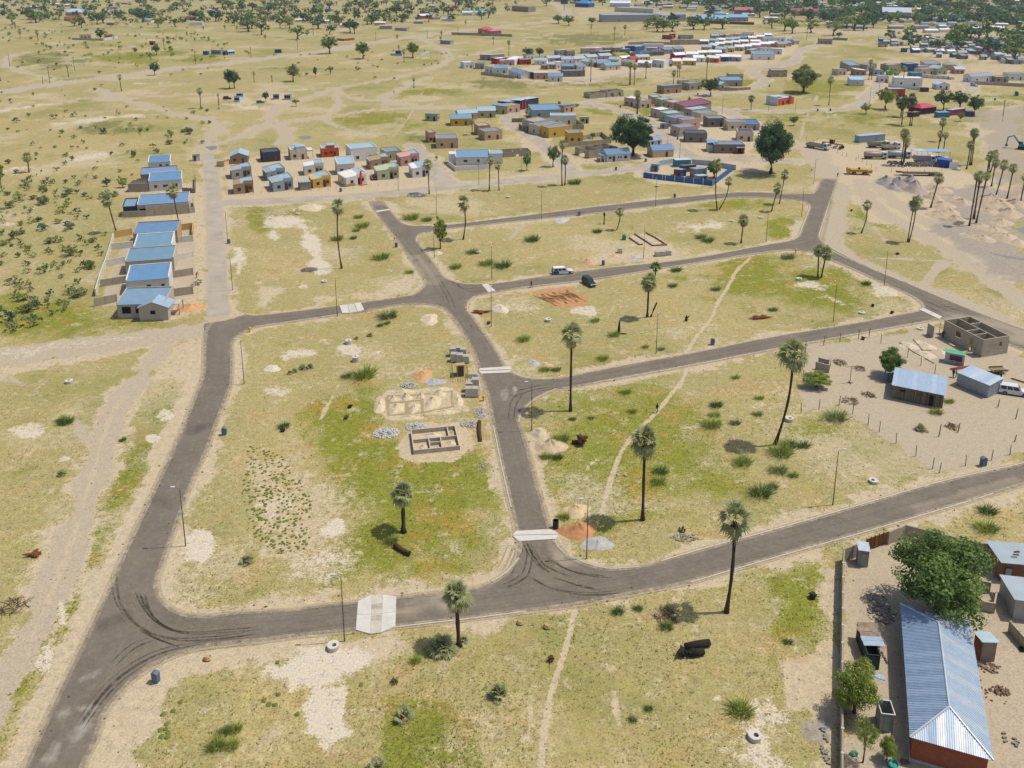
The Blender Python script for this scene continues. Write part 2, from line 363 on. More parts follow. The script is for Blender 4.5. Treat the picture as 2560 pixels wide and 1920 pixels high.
pt.poly('green',t33(0,0,470,0,480,400,420,620,100,660,0,900),.6,3)
pt.poly('green',t01(0,900,700,1000,1300,1120,500,1240,0,1300),.6,6)
for a in [t02(1290,560,1100,880,960,1060),t02(880,1300,830,1659),t03(700,120,560,420,320,580,120,980),t02(1480,0,1400,250)]:pt.line('green',a,3,.9,2)
pt.poly('dry',t13(0,1000,400,1000,400,1659,0,1659),.7,6);pt.poly('dry',t23(300,800,1000,800,1000,1600,0,1700),.6,8);pt.poly('dry',t11(0,520,500,560,450,780,0,780),.7,5);pt.poly('dry',t12(0,300,500,300,500,1200,0,1200),.5,8);pt.poly('dry',t21(0,300,900,260,800,560,0,640),.5,6)
pt.poly('dry',t00(0,1180,1500,1180,1700,1350,0,1659),.5,20);pt.poly('dry',t00(0,870,900,900,1000,1000,0,1060),.6,20)
pt.line('white',t11(300,230,430,330,470,470,540,580,560,690),4.2,1,2.5)
for c,rx,ry,k in [(t11(250,270),45,16,.9),(t11(150,380),18,18,.9),(t11(420,830),16,7,.8),(t11(470,130),35,9,.8),(t11(590,1290),24,7,.9),(t11(330,1390),45,7,.9),(t11(820,1360),40,22,.9),(t11(250,1430),14,8,.8),(t11(1000,1385),20,5,.8),(t02(1720,1400),34,38,1),(t02(1440,270),20,14,.9),(t02(1320,465),14,10,1),(t02(580,640),28,11,.9),(t02(270,400),35,16,.8),(t03(540,320),14,30,.9),(t03(380,720),20,40,.9),(t12(700,1230),30,26,.9),(t12(120,60),50,18,.7),(t31(330,800),40,12,1),(t31(990,870),30,14,.8),(t22(1540,370),28,7,.7),(t22(2080,210),40,10,.8),(t23(1780,1060),14,12,.9),(t23(1500,1230),20,12,.8),(t23(2050,1450),60,50,.5),(t23(2100,1100),30,30,.8),(t21(640,1030),36,9,.8),(t21(100,990),50,10,.6),(t21(1580,300),70,9,.8),(t01(2060,600),22,40,.9),(t01(80,280),30,9,.8),(t33(80,1250),40,40,.7),(t12(150,1010),50,30,.5),(t12(560,1560),60,30,.5),(t22(300,470),25,20,.5)]:
 pt.blob('white',c,rx,ry,k)
pt.poly('white',t13(140,830,350,690,800,610,900,700,850,800,700,900,350,940),1,2);pt.poly('white',t13(500,1000,790,950,780,1200,820,1380,600,1480,450,1380,430,1150),1,1.2)
pt.poly('white',t33(-240,1050,0,950,180,1100,200,1500,100,1800,-100,1700,-300,1300),.75,2.5)
pt.poly('sand',t12(0,700,400,700,750,900,790,1300,750,1650,400,1659,0,1500),.6,5)
pt.poly('sand',t11(0,780,280,840,180,900,100,1000,0,1010),.9,3);pt.poly('sand',t11(500,900,1000,880,1300,700,1400,760,1340,880,900,960,520,980),.85,3)
pt.poly('sand',t22(370,1450,700,1500,1300,1490,1750,1330,2212,1170,2212,1240,1300,1530,600,1570),.9,1.5)
pt.poly('sand',t13(0,620,500,540,1300,480,1350,640,900,720,0,720),.8,2)
pt.poly('sand',[(556,395),(850,372),(1005,385),(1110,442),(1135,484),(560,506)],.92,3)
pt.poly('sand',t20(950,1030,1300,980,1900,990,2160,1110,2110,1345,1520,1360,1180,1080),.92,4);pt.poly('sand',t20(540,1420,1450,1390,1520,1330,1050,1290,600,1330),.92,3)
pt.poly('sand',t20(1030,1500,1250,1420,1650,1380,2212,1400,2212,1500,1950,1480,1860,1610,1300,1600),.85,3)
pt.poly('sand',t20(0,600,400,480,1000,400,1650,340,2212,320,2212,560,1300,600,700,720,0,710),.75,10)
pt.poly('sand',t30(0,320,280,330,250,470,0,560),.75,8);pt.poly('sand',t30(560,660,700,560,1000,520,2212,560,2212,740,1500,800,980,760),.6,8)
pt.poly('sand',t30(900,900,1250,960,1450,1060,1800,1060,1900,980,1880,920,2212,900,2212,1500,1900,1500,1700,1080),.75,6)
pt.poly('sand',t00(2000,830,2212,830,2212,920,1950,890),.8,6);pt.poly('sand',t10(0,830,300,800,330,890,0,900),.8,6)
pt.poly('sand',t20(60,1140,220,1190,230,1300,0,1380),.7,4)
pt.poly('sand',[(395,470),(520,440),(545,600),(548,770),(440,810),(330,800),(300,765),(350,540)],.7,4)
pt.poly('track',[(300,610),(430,570),(488,570),(486,740),(250,770)],.9,1.0)
pt.poly('sand',t30(230,1260,480,1190,700,1240,1100,1210,1500,1330,1700,1480,2212,1600,2212,2300,2000,2500,1200,2000,900,1900,640,1700,470,1560),.92,5)
pt.poly('track',t30(230,1260,420,1230,650,1500,600,1560,470,1560),1,3)
pt.poly('sand',t31(640,0,2212,0,2212,900,1800,700,1300,340,950,160),.8,6)
pt.poly('grey',t30(920,1540,1200,1500,1330,1580,1400,1640,1300,1700,1000,1640),.6,3)
for a in [t31(790,-100,850,60,1000,190,1400,400,1700,600,2000,800,2300,1000),t31(930,-60,1200,170,1500,330,1800,530,2100,700,2300,760)]:
 pt.line('track',a,5.5,1,1.5)
for a in [t31(750,560,1200,580,1500,590,1700,620),t31(1560,600,1460,690,1370,800),t31(1510,590,1400,700,1320,790),t31(1290,540,1360,460),t31(910,300,1020,420)]:pt.line('track',a,1.5,.9,1)
pt.line('track',t31(640,-60,610,150,570,300,540,420,640,540,900,660,1250,800,1700,980,2212,1180),6,.9,2)
pt.poly('sand',t31(1600,960,2212,1100,2212,1659,1900,1400,2080,1180),.9,3)
pt.line('track',t31(1950,1100,2212,1250,2400,1330),7,1,3)
for a in [t31(1060,190,1250,300,1500,440,1750,560),t31(1280,210,1450,300)]:pt.line('green',a,2.5,.9,2)
pt.blob('meadow',t31(2050,880),50,30,.6);pt.blob('meadow',t31(2120,600),30,14,.9);pt.blob('meadow',t31(2080,320),40,14,.7)
pt.poly('track',[(2012,858),(2100,850),(2190,846),(2330,815),(2440,835),(2560,890),(2700,930),(2700,1110),(2560,1145),(2348,1183),(2238,1109),(2096,1014),(2003,1034)],.95,1.5)
pt.poly('track',[(2105,1378),(2253,1320),(2400,1350),(2600,1380),(2700,2000),(2100,2000)],.97,1.5)
pt.poly('sand',t33(480,-60,600,-60,600,1800,420,1800,430,1500,300,1200,100,1150,50,700,470,640),.9,1.5)
pt.poly('grey',t33(260,1250,420,1200,540,1250,540,1400,500,1480,350,1480,250,1380),.8,1.2)
pt.blob('orange',t33(250,720),45,18,.5)
pt.poly('orange',t21(190,860,480,825,640,930,660,990,400,1010,280,990),.75,2)
pt.blob('orange',t12(1150+700,150),40,10,.5);pt.blob('orange',t22(570,1330),22,10,.6)
pt.poly('sand',t12(1240,460,1330,340,1750,320,1900,420,1870,560,1700,660,1400,680,1260,620),.97,1.2)
pt.poly('sand',t12(1030,120,1130,60,1350,40,1700,20,1780,80,1850,230,1500,260,1250,330,1060,300),.97,1.2)
pt.poly('sand',t21(980,380,1150,340,1360,420,1400,520,1200,500,1000,470),.8,2);pt.poly('sand',t21(600,560,1300,480,1400,570,900,620,560,640),.7,2.5)
for a in [t23(545,290,470,620,350,960,270,1350,240,1800),t21(2060,575,1930,680,1880,800,1760,980,1740,1080,1540,1310,1530,1400),t22(1470,-30,1250,250,1090,395,970,530,880,740,770,1130),t21(1510,1530,1450,1690)]:
 pt.line('sand',a,.75,1,.35,.4)
for a in [t23(190,560,170,1100,120,1600),t23(880,1000,930,1300),t21(840,1060,900,960,1080,910),t12(720,0,560,300)]:pt.line('sand',a,.5,.7,.35)
for a in [t31(480,890,640,960),t22(680,700,760,640)]:pt.line('white',a,.9,.8,.8)
pt.poly('grey',t31(1250,-60,2300,-60,2300,900,1900,660,1500,360),.75,9);pt.poly('grey',t30(1750,950,2300,900,2300,1700,1900,1500),.6,8)
for c,rx,ry in [(t31(1700,480),26,9),(t31(1950,450),24,10),(t30(2000,1250),30,8),(t31(1780,200),20,8),(t31(2100,700),26,10),(t30(1900,1450),24,8),(t31(1500,700),30,9)]:pt.blob('meadow',c,rx,ry,.55)
pt.poly('meadow',t20(1000,-200,2212,-200,2212,160,1200,90),.6,30);pt.poly('meadow',t30(0,-200,2300,-200,2300,480,1700,480,1000,330,0,260),.55,30)
pt.poly('sand',t30(1000,380,1900,430,2300,480,2300,560,1500,520,1000,420),.7,12);pt.poly('sand',t30(0,230,1700,250,2300,300,2300,340,300,300),.6,12)
pt.poly('sand',t20(540,60,2212,150,2212,210,1400,200,540,190),.5,12)
pt.cut('track',t02(1050,130,930,330,860,560,810,750,740,960,680,1180,600,1420,500,1659,380,1950,250,2220),.8,.6)
pt.cut('track',t01(-400,1470,0,1420,600,1350,1200,1270,1740,1185),1.0,.4)
pt.write(gm,'cover_a',['sand','green','track','meadow']);pt.write(gm,'cover_b',['white','orange','grey','dry'])
go=obj('ground',gm);go['kind']='structure'
def ground_mat():
 m=bpy.data.materials.new('dry_grassland');m.use_nodes=True;nt=m.node_tree;N,L=nt.nodes,nt.links
 b=N['Principled BSDF'];b.inputs['Roughness'].default_value=.95;b.inputs['Specular IOR Level'].default_value=.1
 tc=N.new('ShaderNodeTexCoord')
 def noise(s,d=4,r=.6,vec=None):
  n=N.new('ShaderNodeTexNoise');n.inputs['Scale'].default_value=s;n.inputs['Detail'].default_value=d;n.inputs['Roughness'].default_value=r
  L.new(vec or tc.outputs['Object'],n.inputs['Vector']);return n.outputs['Fac']
 def math_(op,a,c=None,clamp=False):
  n=N.new('ShaderNodeMath');n.operation=op;n.use_clamp=clamp
  for i,q in enumerate((a,c)):
   if q is None:continue
   if isinstance(q,(int,float)):n.inputs[i].default_value=q
   else:L.new(q,n.inputs[i])
  return n.outputs[0]
 def ramp(v,lo,hi):
  n=N.new('ShaderNodeMapRange');n.interpolation_type='SMOOTHSTEP';n.inputs['From Min'].default_value=lo;n.inputs['From Max'].default_value=hi
  L.new(v,n.inputs['Value']);return n.outputs[0]
 def mix(f,a,c):
  n=N.new('ShaderNodeMix');n.data_type='RGBA'
  if isinstance(f,(int,float)):n.inputs[0].default_value=f
  else:L.new(f,n.inputs[0])
  for i,q in ((6,a),(7,c)):
   if isinstance(q,tuple):n.inputs[i].default_value=q
   else:L.new(q,n.inputs[i])
  return n.outputs[2]
 def attr(nm):
  a=N.new('ShaderNodeAttribute');a.attribute_name=nm
  s=N.new('ShaderNodeSeparateColor');L.new(a.outputs['Color'],s.inputs[0]);return s.outputs[0],s.outputs[1],s.outputs[2],a.outputs['Alpha']
 sand,green,track,meadow=attr('cover_a');white,orange,grey,dry=attr('cover_b')
 n1,n2,n3,n4,n5=noise(.035,5),noise(.22,5),noise(1.1,5,.7),noise(4.0,4,.75),noise(.011,3)
 w=math_('ADD',math_('MULTIPLY',n3,.42),math_('ADD',math_('MULTIPLY',n4,.4),math_('MULTIPLY',noise(13,3,.8),.18)))
 brk=math_('MULTIPLY',math_('SUBTRACT',w,.5),4.2)
 big=math_('ADD',math_('MULTIPLY',n1,.5),math_('ADD',math_('MULTIPLY',n2,.35),math_('MULTIPLY',n5,.4)))
 g=math_('ADD',math_('SUBTRACT',big,.62),math_('SUBTRACT',math_('MULTIPLY',green,.42),math_('MULTIPLY',dry,.30)))
 g=math_('ADD',g,math_('MULTIPLY',brk,.28))
 STRAW,OLIVE,TAN=GC['straw'],GC['olive'],GC['tan']
 c=mix(ramp(g,-.24,.17),STRAW,OLIVE)
 c=mix(math_('MULTIPLY',ramp(noise(.13,5,.7),.5,.62),.6),c,GC['ochre'])
 c=mix(math_('MULTIPLY',ramp(math_('ADD',n4,math_('MULTIPLY',math_('SUBTRACT',n2,green),.3)),.5,.68),.5),c,GC['sandd'])
 c=mix(math_('MULTIPLY',ramp(math_('ADD',noise(3.1,3,.7),math_('MULTIPLY',green,.08)),.54,.68),.45),c,GC['tuft'])
 c=mix(math_('MULTIPLY',ramp(math_('ADD',meadow,math_('MULTIPLY',brk,.5)),.3,.8),.8),c,GC['meadow'])
 c=mix(math_('MULTIPLY',ramp(math_('ADD',noise(.026,6,.62),math_('MULTIPLY',brk,.08)),.53,.62),.55),c,GC['sand'])
 c=mix(math_('MULTIPLY',ramp(math_('ADD',noise(.019,6,.62),math_('MULTIPLY',brk,.08)),.52,.66),.5),c,GC['grn'])
 patch=ramp(math_('ADD',math_('ADD',math_('MULTIPLY',n2,.6),math_('MULTIPLY',noise(.5,5,.7),.5)),math_('MULTIPLY',math_('SUBTRACT',dry,green),.12)),.66,.76)
 c=mix(math_('MULTIPLY',patch,.8),c,GC['sandd'])
 c=mix(math_('MULTIPLY',ramp(math_('ADD',noise(.31,6,.75),math_('MULTIPLY',brk,.12)),.55,.66),.6),c,GC['sand'])
 c=mix(math_('MULTIPLY',ramp(math_('ADD',noise(.17,6,.75),math_('MULTIPLY',brk,.1)),.55,.68),.45),c,GC['grn'])
 s=ramp(math_('ADD',sand,math_('ADD',math_('MULTIPLY',brk,.6),math_('MULTIPLY',math_('SUBTRACT',n2,.5),.7))),.3,.75)
 sc_=mix(ramp(n3,.35,.7),GC['sand'],GC['sandd'])
 sc_=mix(math_('MULTIPLY',ramp(n2,.5,.7),.5),sc_,GC['peach'])
 c=mix(math_('MULTIPLY',s,.93),c,sc_)
 c=mix(math_('MULTIPLY',ramp(math_('ADD',orange,math_('MULTIPLY',brk,.6)),.3,.7),.8),c,GC['orange'])
 tk=mix(ramp(n3,.3,.72),GC['track'],GC['trackd'])
 c=mix(ramp(math_('ADD',track,math_('MULTIPLY',brk,.45)),.3,.75),c,tk)
 c=mix(math_('MULTIPLY',ramp(math_('ADD',math_('MULTIPLY',white,.82),math_('ADD',math_('MULTIPLY',brk,.8),math_('MULTIPLY',math_('SUBTRACT',n2,.5),.9))),.3,.72),.92),c,mix(ramp(n3,.35,.7),GC['white'],GC['sand']))
 c=mix(math_('MULTIPLY',ramp(math_('ADD',grey,math_('MULTIPLY',brk,.5)),.3,.7),.8),c,GC['grey'])
 vo=N.new('ShaderNodeTexVoronoi');vo.inputs['Scale'].default_value=1.3;L.new(tc.outputs['Object'],vo.inputs['Vector'])
 sp=math_('MULTIPLY',math_('LESS_THAN',vo.outputs['Distance'],.1),ramp(n2,.5,.62))
 c=mix(math_('MULTIPLY',sp,.45),c,GC['speck'])
 tone=N.new('ShaderNodeMapRange');tone.inputs['From Min'].default_value=.41;tone.inputs['From Max'].default_value=.59;tone.inputs['To Min'].default_value=.68;tone.inputs['To Max'].default_value=1.26
 L.new(w,tone.inputs['Value'])
 vm=N.new('ShaderNodeVectorMath');vm.operation='SCALE';L.new(c,vm.inputs[0]);L.new(tone.outputs[0],vm.inputs['Scale'])
 L.new(vm.outputs[0],b.inputs['Base Color'])
 bp=N.new('ShaderNodeBump');bp.inputs['Strength'].default_value=.35;bp.inputs['Distance'].default_value=.12;L.new(w,bp.inputs['Height']);L.new(bp.outputs[0],b.inputs['Normal'])
 return m
GC={k:hexc(h,s) for k,(h,s) in dict(straw=('bfac62',.7),olive=('949638',.68),tan=('c8b484',.72),ochre=('bd9a4c',.7),sandd=('cbb896',.72),tuft=('76713c',.72),meadow=('7e7e44',.68),grn=('828a34',.64),sand=('d6c4a4',.72),peach=('d2b892',.72),orange=('cc9468',.74),track=('cdbea3',.72),trackd=('bbaa8e',.7),white=('e4d9c6',.76),grey=('aba092',.68),speck=('6a5c44',.7)).items()}
gm.materials.append(ground_mat())
# asphalt
def road_sheet(name,outer,holes,z,step,material,painter=None,extend=None):
 outer=np.array(outer,float);holes=[np.array(h,float) for h in holes]
 vs=[];es=[]
 for lp in [outer]+holes:
  d=dens(np.vstack([lp,lp[:1]]),step*1.2)[:-1]
  d=d+(np.stack([vnoise(d,1.1,5),vnoise(d,1.1,6)],1)-.5)*.22
  n=len(vs);vs+=[tuple(p) for p in d];es+=[(n+i,n+(i+1)%len(d)) for i in range(len(d))]
 nb=len(vs)
 lo,hi=outer.min(0),outer.max(0)
 gx,gy=np.meshgrid(np.arange(lo[0],hi[0],step),np.arange(lo[1],hi[1],step));Q=np.stack([gx.ravel(),gy.ravel()],1)
 ok=inside(Q,outer)
 for h in holes:ok&=~inside(Q,h)
 Q=Q[ok]
 B=np.array(vs)
 keep=np.ones(len(Q),bool)
 for i in range(0,len(Q),2000):
  q=Q[i:i+2000];dd=((q[:,None,:]-B[None,::1,:])**2).sum(2).min(1);keep[i:i+2000]=dd>(step*.5)**2
 Q=Q[keep]+NP.uniform(-.1,.1,(keep.sum(),2))
 vs+=[tuple(p) for p in Q]
 r=geometry.delaunay_2d_cdt([Vector(v) for v in vs],es,[],4,1e-5)
 co,fs=[(v.x,v.y,0) for v in r[0]],r[2]
 C=np.array(co)[:,:2]
 keepf=[]
 cen=np.array([[sum(C[i][k] for i in f)/len(f) for k in (0,1)] for f in fs])
 okf=inside(cen,outer)
 for h in holes:okf&=~inside(cen,h)
 fs=[f for f,k in zip(fs,okf) if k]
 me=bpy.data.meshes.new(name);me.from_pydata(co,[],fs);me.update()
 me.materials.append(material)
 p=Paint(C,['dust','dark','pale','rut'])
 if painter:painter(p)
 p.write(me,'wear',['dust','dark','pale','rut'])
 o=obj(name,me,None,(0,0,z));o['kind']='structure'
 bm=bmesh.new();bm.from_mesh(me)
 for f in bm.faces:
  f.normal_update()
  if f.normal.z<0:f.normal_flip()
 bm.to_mesh(me);bm.free()
 return o
def asphalt_mat(name,base,dustc,k=1.0):
 m=bpy.data.materials.new(name);m.use_nodes=True;nt=m.node_tree;N,L=nt.nodes,nt.links
 b=N['Principled BSDF'];b.inputs['Roughness'].default_value=.88;b.inputs['Specular IOR Level'].default_value=.25
 tc=N.new('ShaderNodeTexCoord')
 def noise(s,d=4):
  n=N.new('ShaderNodeTexNoise');n.inputs['Scale'].default_value=s;n.inputs['Detail'].default_value=d;n.inputs['Roughness'].default_value=.65;L.new(tc.outputs['Object'],n.inputs['Vector']);return n.outputs['Fac']
 def mx(f,a,c):
  n=N.new('ShaderNodeMix');n.data_type='RGBA'
  L.new(f,n.inputs[0])
  for i,q in ((6,a),(7,c)):
   if isinstance(q,tuple):n.inputs[i].default_value=q
   else:L.new(q,n.inputs[i])
  return n.outputs[2]
 def rng(v,a,c,lo=0.,hi=1.):
  n=N.new('ShaderNodeMapRange');n.inputs['From Min'].default_value=a;n.inputs['From Max'].default_value=c;n.inputs['To Min'].default_value=lo;n.inputs['To Max'].default_value=hi;L.new(v,n.inputs['Value']);return n.outputs[0]
 def add(a,c,k=1.):
  n=N.new('ShaderNodeMath');n.operation='MULTIPLY_ADD';L.new(c,n.inputs[0]);n.inputs[1].default_value=k;L.new(a,n.inputs[2]);return n.outputs[0]
 at=N.new('ShaderNodeAttribute');at.attribute_name='wear';s=N.new('ShaderNodeSeparateColor');L.new(at.outputs['Color'],s.inputs[0])
 n1,n2,n3=noise(.18),noise(1.4),noise(9,2)
 c=mx(rng(n1,.35,.65),base,tuple(q*1.3 for q in base[:3])+(1,))
 c=mx(rng(n2,.45,.75,0,.3),c,dustc)
 c=mx(rng(n3,.62,.75,0,.4),c,tuple(q*.6 for q in dustc[:3])+(1,))
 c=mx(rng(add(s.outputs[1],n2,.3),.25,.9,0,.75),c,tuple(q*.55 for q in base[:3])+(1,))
 c=mx(rng(add(s.outputs[0],n2,.5),.45,1.25,0,.9),c,dustc)
 c=mx(rng(add(s.outputs[2],n2,.4),.4,1.1,0,.85),c,hexc('d8cfc0',.7))
 L.new(c,b.inputs['Base Color'])
 bp=N.new('ShaderNodeBump');bp.inputs['Strength'].default_value=.25;bp.inputs['Distance'].default_value=.03;L.new(n3,bp.inputs['Height']);L.new(bp.outputs[0],b.inputs['Normal'])
 return m
ASPH=asphalt_mat('asphalt',hexc('756b5d',.72),hexc('ac9e86',.72))
OLDA=asphalt_mat('old_asphalt',hexc('aba08e',.74),hexc('c0b49e',.74))
def wear(p):
 for a in [t13(1230,330,1500,250,1600,200)]:p.line('dust',a,4,1,2)
 p.poly('dust',t13(1215,180,1420,165,1600,140,1640,200,1560,260,1420,330,1300,400,1230,430),1,1.5)
 for a in [t03(540,1180,700,1130,800,1140),t03(740,880,820,830),t03(420,1580,520,1450),t03(600,1500,720,1300)]:p.line('pale',a,.7,.55,1.4)
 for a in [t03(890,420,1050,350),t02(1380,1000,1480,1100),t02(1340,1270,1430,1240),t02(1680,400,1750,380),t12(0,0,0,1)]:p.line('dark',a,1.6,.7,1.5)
 p.poly('dust',t22(330,1360,480,1500,540,1560,400,1560,330,1450),1,1.0)
 p.blob('pale',t12(2150,90),18,22,.6);p.blob('pale',t22(30,60),10,14,.8)
 for a in [t11(1400,560,1500,720,1560,800),t11(1480,780,1560,800),t11(1330,1010,1000,1020),t31(1450,1100,1700,1060,2100,1180,2400,1340),t30(470,1560,560,1600)]:p.line('dust',a,2.0,.8,2)
 p.line('dust',t31(1600,1090,2100,1160,2500,1400),6,1,3)
 p.line('dust',[(2056,447),(2095,447)],8,.9,5);p.line('dust',[(925,504),(958,502)],6,.9,4)
 p.line('dust',t21(300,740,600,690,900,660),2,.7,2)
 p.line('dust',t32(2212,830,1700,960,1300,1080),1.2,.7,1);p.line('dust',t32(400,1390,900,1240),1,.6,1)
 for lp in [OUT]+ISL:
  q=G2(lp);p.line('dust',dens(np.vstack([q,q[:1]]),5),.7,.55,.8,metres=True)
asph=road_sheet('asphalt_road',G2(OUT),[G2(h) for h in ISL],.06,.75,ASPH,wear)
def ribbon(name,line,w,z,m,kind='structure',mats=None):
 q=G2(line) if name=='trench_floor_shade' else smooth_line(G2(line),2);q=dens(q,1.0 if name=='tyre_mark' else 2.5)
 d=np.gradient(q,axis=0);d/=np.maximum(np.hypot(d[:,0],d[:,1]),1e-6)[:,None]
 n=np.stack([-d[:,1],d[:,0]],1);jit=(vnoise(q,2.5,4)-.5)[:,None]*w*.12
 tp=np.minimum(1,np.minimum(np.arange(len(q)),len(q)-1-np.arange(len(q)))/3+.02)[:,None] if name=='tyre_mark' else 1.0
 l,r=q+n*(w/2+jit)*tp,q-n*(w/2+jit)*tp
 mb=MB();mb.v=[(a[0],a[1],0) for p in zip(r,l) for a in p]
 mb.f=[(2*i,2*i+2,2*i+3,2*i+1) for i in range(len(q)-1)];mb.m=[0]*len(mb.f)
 o=obj(name,mb.mesh(name,m),None,(0,0,z));o['kind']=kind;return o
for i,(c,w) in enumerate(OLDROADS):ribbon('old_road',c,w,.008+.0042*i,OLDA)
def streaky(name,col,cover):
 m=mat(name,hexc(col,.68),.93,.2,.8);nt=m.node_tree;N,L=nt.nodes,nt.links
 tr=N.new('ShaderNodeBsdfTransparent');x=N.new('ShaderNodeMixShader');tc=N.new('ShaderNodeTexCoord');no=N.new('ShaderNodeTexNoise');no.inputs['Scale'].default_value=1.1;no.inputs['Detail'].default_value=6;no.inputs['Roughness'].default_value=.8
 L.new(tc.outputs['Object'],no.inputs['Vector']);r=N.new('ShaderNodeMapRange');r.inputs['From Min'].default_value=.36;r.inputs['From Max'].default_value=.68;r.inputs['To Max'].default_value=cover;L.new(no.outputs['Fac'],r.inputs['Value'])
 L.new(r.outputs[0],x.inputs[0]);L.new(tr.outputs[0],x.inputs[1]);L.new(N['Principled BSDF'].outputs[0],x.inputs[2]);L.new(x.outputs[0],N['Material Output'].inputs['Surface']);return m
TYD,TYL=streaky('tyre_mark_dark','463f36',.75),streaky('tyre_mark_dust','a8987c',.7)
ARCS=[t03(1010,0,1010,120,1040,250,1120,360,1230,460,1400,540,1600,570,2000,540,2212,500),t03(1130,0,1140,130,1200,270,1320,400,1450,460,1620,480,1900,460,2212,430),t03(1250,160,1300,330,1380,420,1500,470),t03(1050,300,1140,430,1280,520,1480,590),t03(700,1300,900,1000,1150,790,1400,660,1700,600,2212,560),t03(640,1300,900,930,1200,720),t03(1000,780,1160,620,1330,560),t22(200,1370,260,1480,380,1570,560,1630,800,1650),t22(130,1370,200,1530,330,1640),t22(100,1400,90,1560,40,1659),t23(180,20,300,100,450,150,700,175,950,150),t23(330,0,500,60,700,100),t22(160,1380,230,1520,340,1610,520,1670),t12(2120,1640,2200,1480,2230,1390),t23(120,10,60,60,-40,100),t22(0,60,100,20,250,0),t22(20,120,90,80,300,30),t12(2150,300,2160,160,2230,60),t11(1700,760,1800,860,2000,860),t11(1500,700,1600,860,1650,980),t31(1400,950,1470,1000,1560,1020,1660,1010),t31(1420,940,1500,985,1600,1000),t31(1390,985,1440,1030,1530,1050)]
for i,a in enumerate(ARCS):
 for k,(dx,dy,w) in enumerate(((0,0,.3),(9,4,.22),(-13,-6,.2),(22,9,.26))):
  ribbon('tyre_mark',[(x+dx,y+dy) for x,y in a[k%2:]] if len(a)>3 else [(x+dx,y+dy) for x,y in a],w,.066+.0042*((i*4+k)%9),(TYD,TYL)[(k+i)%2])
DRIFT,LANE=streaky('drifted_sand','d2c0a0',.95),streaky('worn_lane','a89c88',.42)
for i,lp in enumerate([OUT]+ISL):ribbon('sand_drift',lp+lp[:1],.9,.1045+.0042*i,DRIFT)
for i,a in enumerate([[(130,1860),(200,1690),(275,1530),(340,1420),(420,1250),(500,1070),(540,960),(545,850)],[(640,803),(760,790),(900,768),(1040,745),(1110,738)],[(940,520),(985,570),(1060,660),(1120,745),(1180,830),(1230,920),(1255,1000),(1280,1110),(1310,1240),(1335,1340)],[(1070,572),(1280,549),(1640,508),(1850,486),(2000,492)],[(1140,728),(1280,713),(1480,689),(1720,655),(1940,620),(2030,600)],[(1300,980),(1420,955),(1600,922),(1920,861),(2200,808),(2330,790)],[(2075,460),(2060,560),(2040,610),(2090,642),(2200,690),(2330,755),(2480,810)],[(480,1570),(640,1570),(860,1540),(1180,1510),(1400,1480),(1640,1440),(1920,1365),(2200,1290),(2560,1186)]]):
 for s_ in (-1,1):
  q=dens(smooth_line(G2(a),2),2);d=np.gradient(q,axis=0);d/=np.maximum(np.hypot(d[:,0],d[:,1]),1e-6)[:,None];o=np.stack([-d[:,1],d[:,0]],1)*s_*.95;mb=MB();n_=np.stack([-d[:,1],d[:,0]],1)*.45
  mb.v=[(x,y,0) for k in range(len(q)) for x,y in (q[k]+o[k]-n_[k],q[k]+o[k]+n_[k])];mb.f=[(2*k,2*k+2,2*k+3,2*k+1) for k in range(len(q)-1)];mb.m=[0]*len(mb.f)
  structure('worn_lane',mb,LANE,(0,0,.1215+.0042*i+.0021*(s_>0)))
# kerbs and concrete crossings
def prism_px(mb,pts,z0,z1,m=0,ccw=True):
 q=[gp(*p) for p in pts]
 a=sum(q[i].x*q[(i+1)%len(q)].y-q[(i+1)%len(q)].x*q[i].y for i in range(len(q)))
 if a<0:q=q[::-1]
 mb.prism([(v.x,v.y,z0) for v in q],(0,0,0),(0,0,z1-z0),m);return mb
KERBM=mat('kerb_concrete',hexc('cfc4ae',.74),.9,.12,2)
def kerb_run(pts,label,stones=True,h=.14,wd=.16,L=1.0):
 q=smooth_line(G2(pts),2);q=dens(q,L)
 c=q.mean(0);t=thing('kerb',label,'kerb',(c[0],c[1],0))
 me=None
 for i in range(len(q)-1):
  a,b=q[i],q[i+1];ln=np.hypot(*(b-a))
  if ln<.15:continue
  if me is None:
   me=MB().box(-.5*L+.012,.5*L-.012,-wd/2,wd/2,0,h).mesh('kerb_stone',KERBM)
  o=obj('kerb_stone',me,t,((a[0]+b[0])/2-c[0],(a[1]+b[1])/2-c[1],R.uniform(-.012,.012)),math.atan2(b[1]-a[1],b[0]-a[0]),(ln/L,1,1))
def edge_strip(pts,wd=.16,h=.08,off=0):
 q=dens(smooth_line(G2(pts),1),4);mb=MB()
 d=np.gradient(q,axis=0);d/=np.maximum(np.hypot(d[:,0],d[:,1]),1e-6)[:,None];n=np.stack([-d[:,1],d[:,0]],1)
 l,r=q+n*(off+wd/2),q+n*(off-wd/2)
 for i in range(len(q)-1):
  z=.066+h
  mb.quad((*r[i],z),(*r[i+1],z),(*l[i+1],z),(*l[i],z))
  mb.quad((*r[i],0),(*r[i+1],0),(*r[i+1],z),(*r[i],z));mb.quad((*l[i+1],0),(*l[i],0),(*l[i],z),(*l[i+1],z))
 o=obj('road_edging',mb.mesh('road_edging',KERBM));o['kind']='structure'
kerb_run([(1436,1397),(1465,1410),(1500,1420),(1534,1424),(1598,1418)],'curved kerb beside the tall lamp and pale gravel heap at the lower junction')
kerb_run([(1387,1354),(1398,1372),(1412,1385)],'short bent kerb piece between the drain crossing and the pale gravel heap')
kerb_run([(1296,1397),(1272,1428),(1243,1448),(1225,1457)],'curved kerb on the grass corner facing the lower junction')
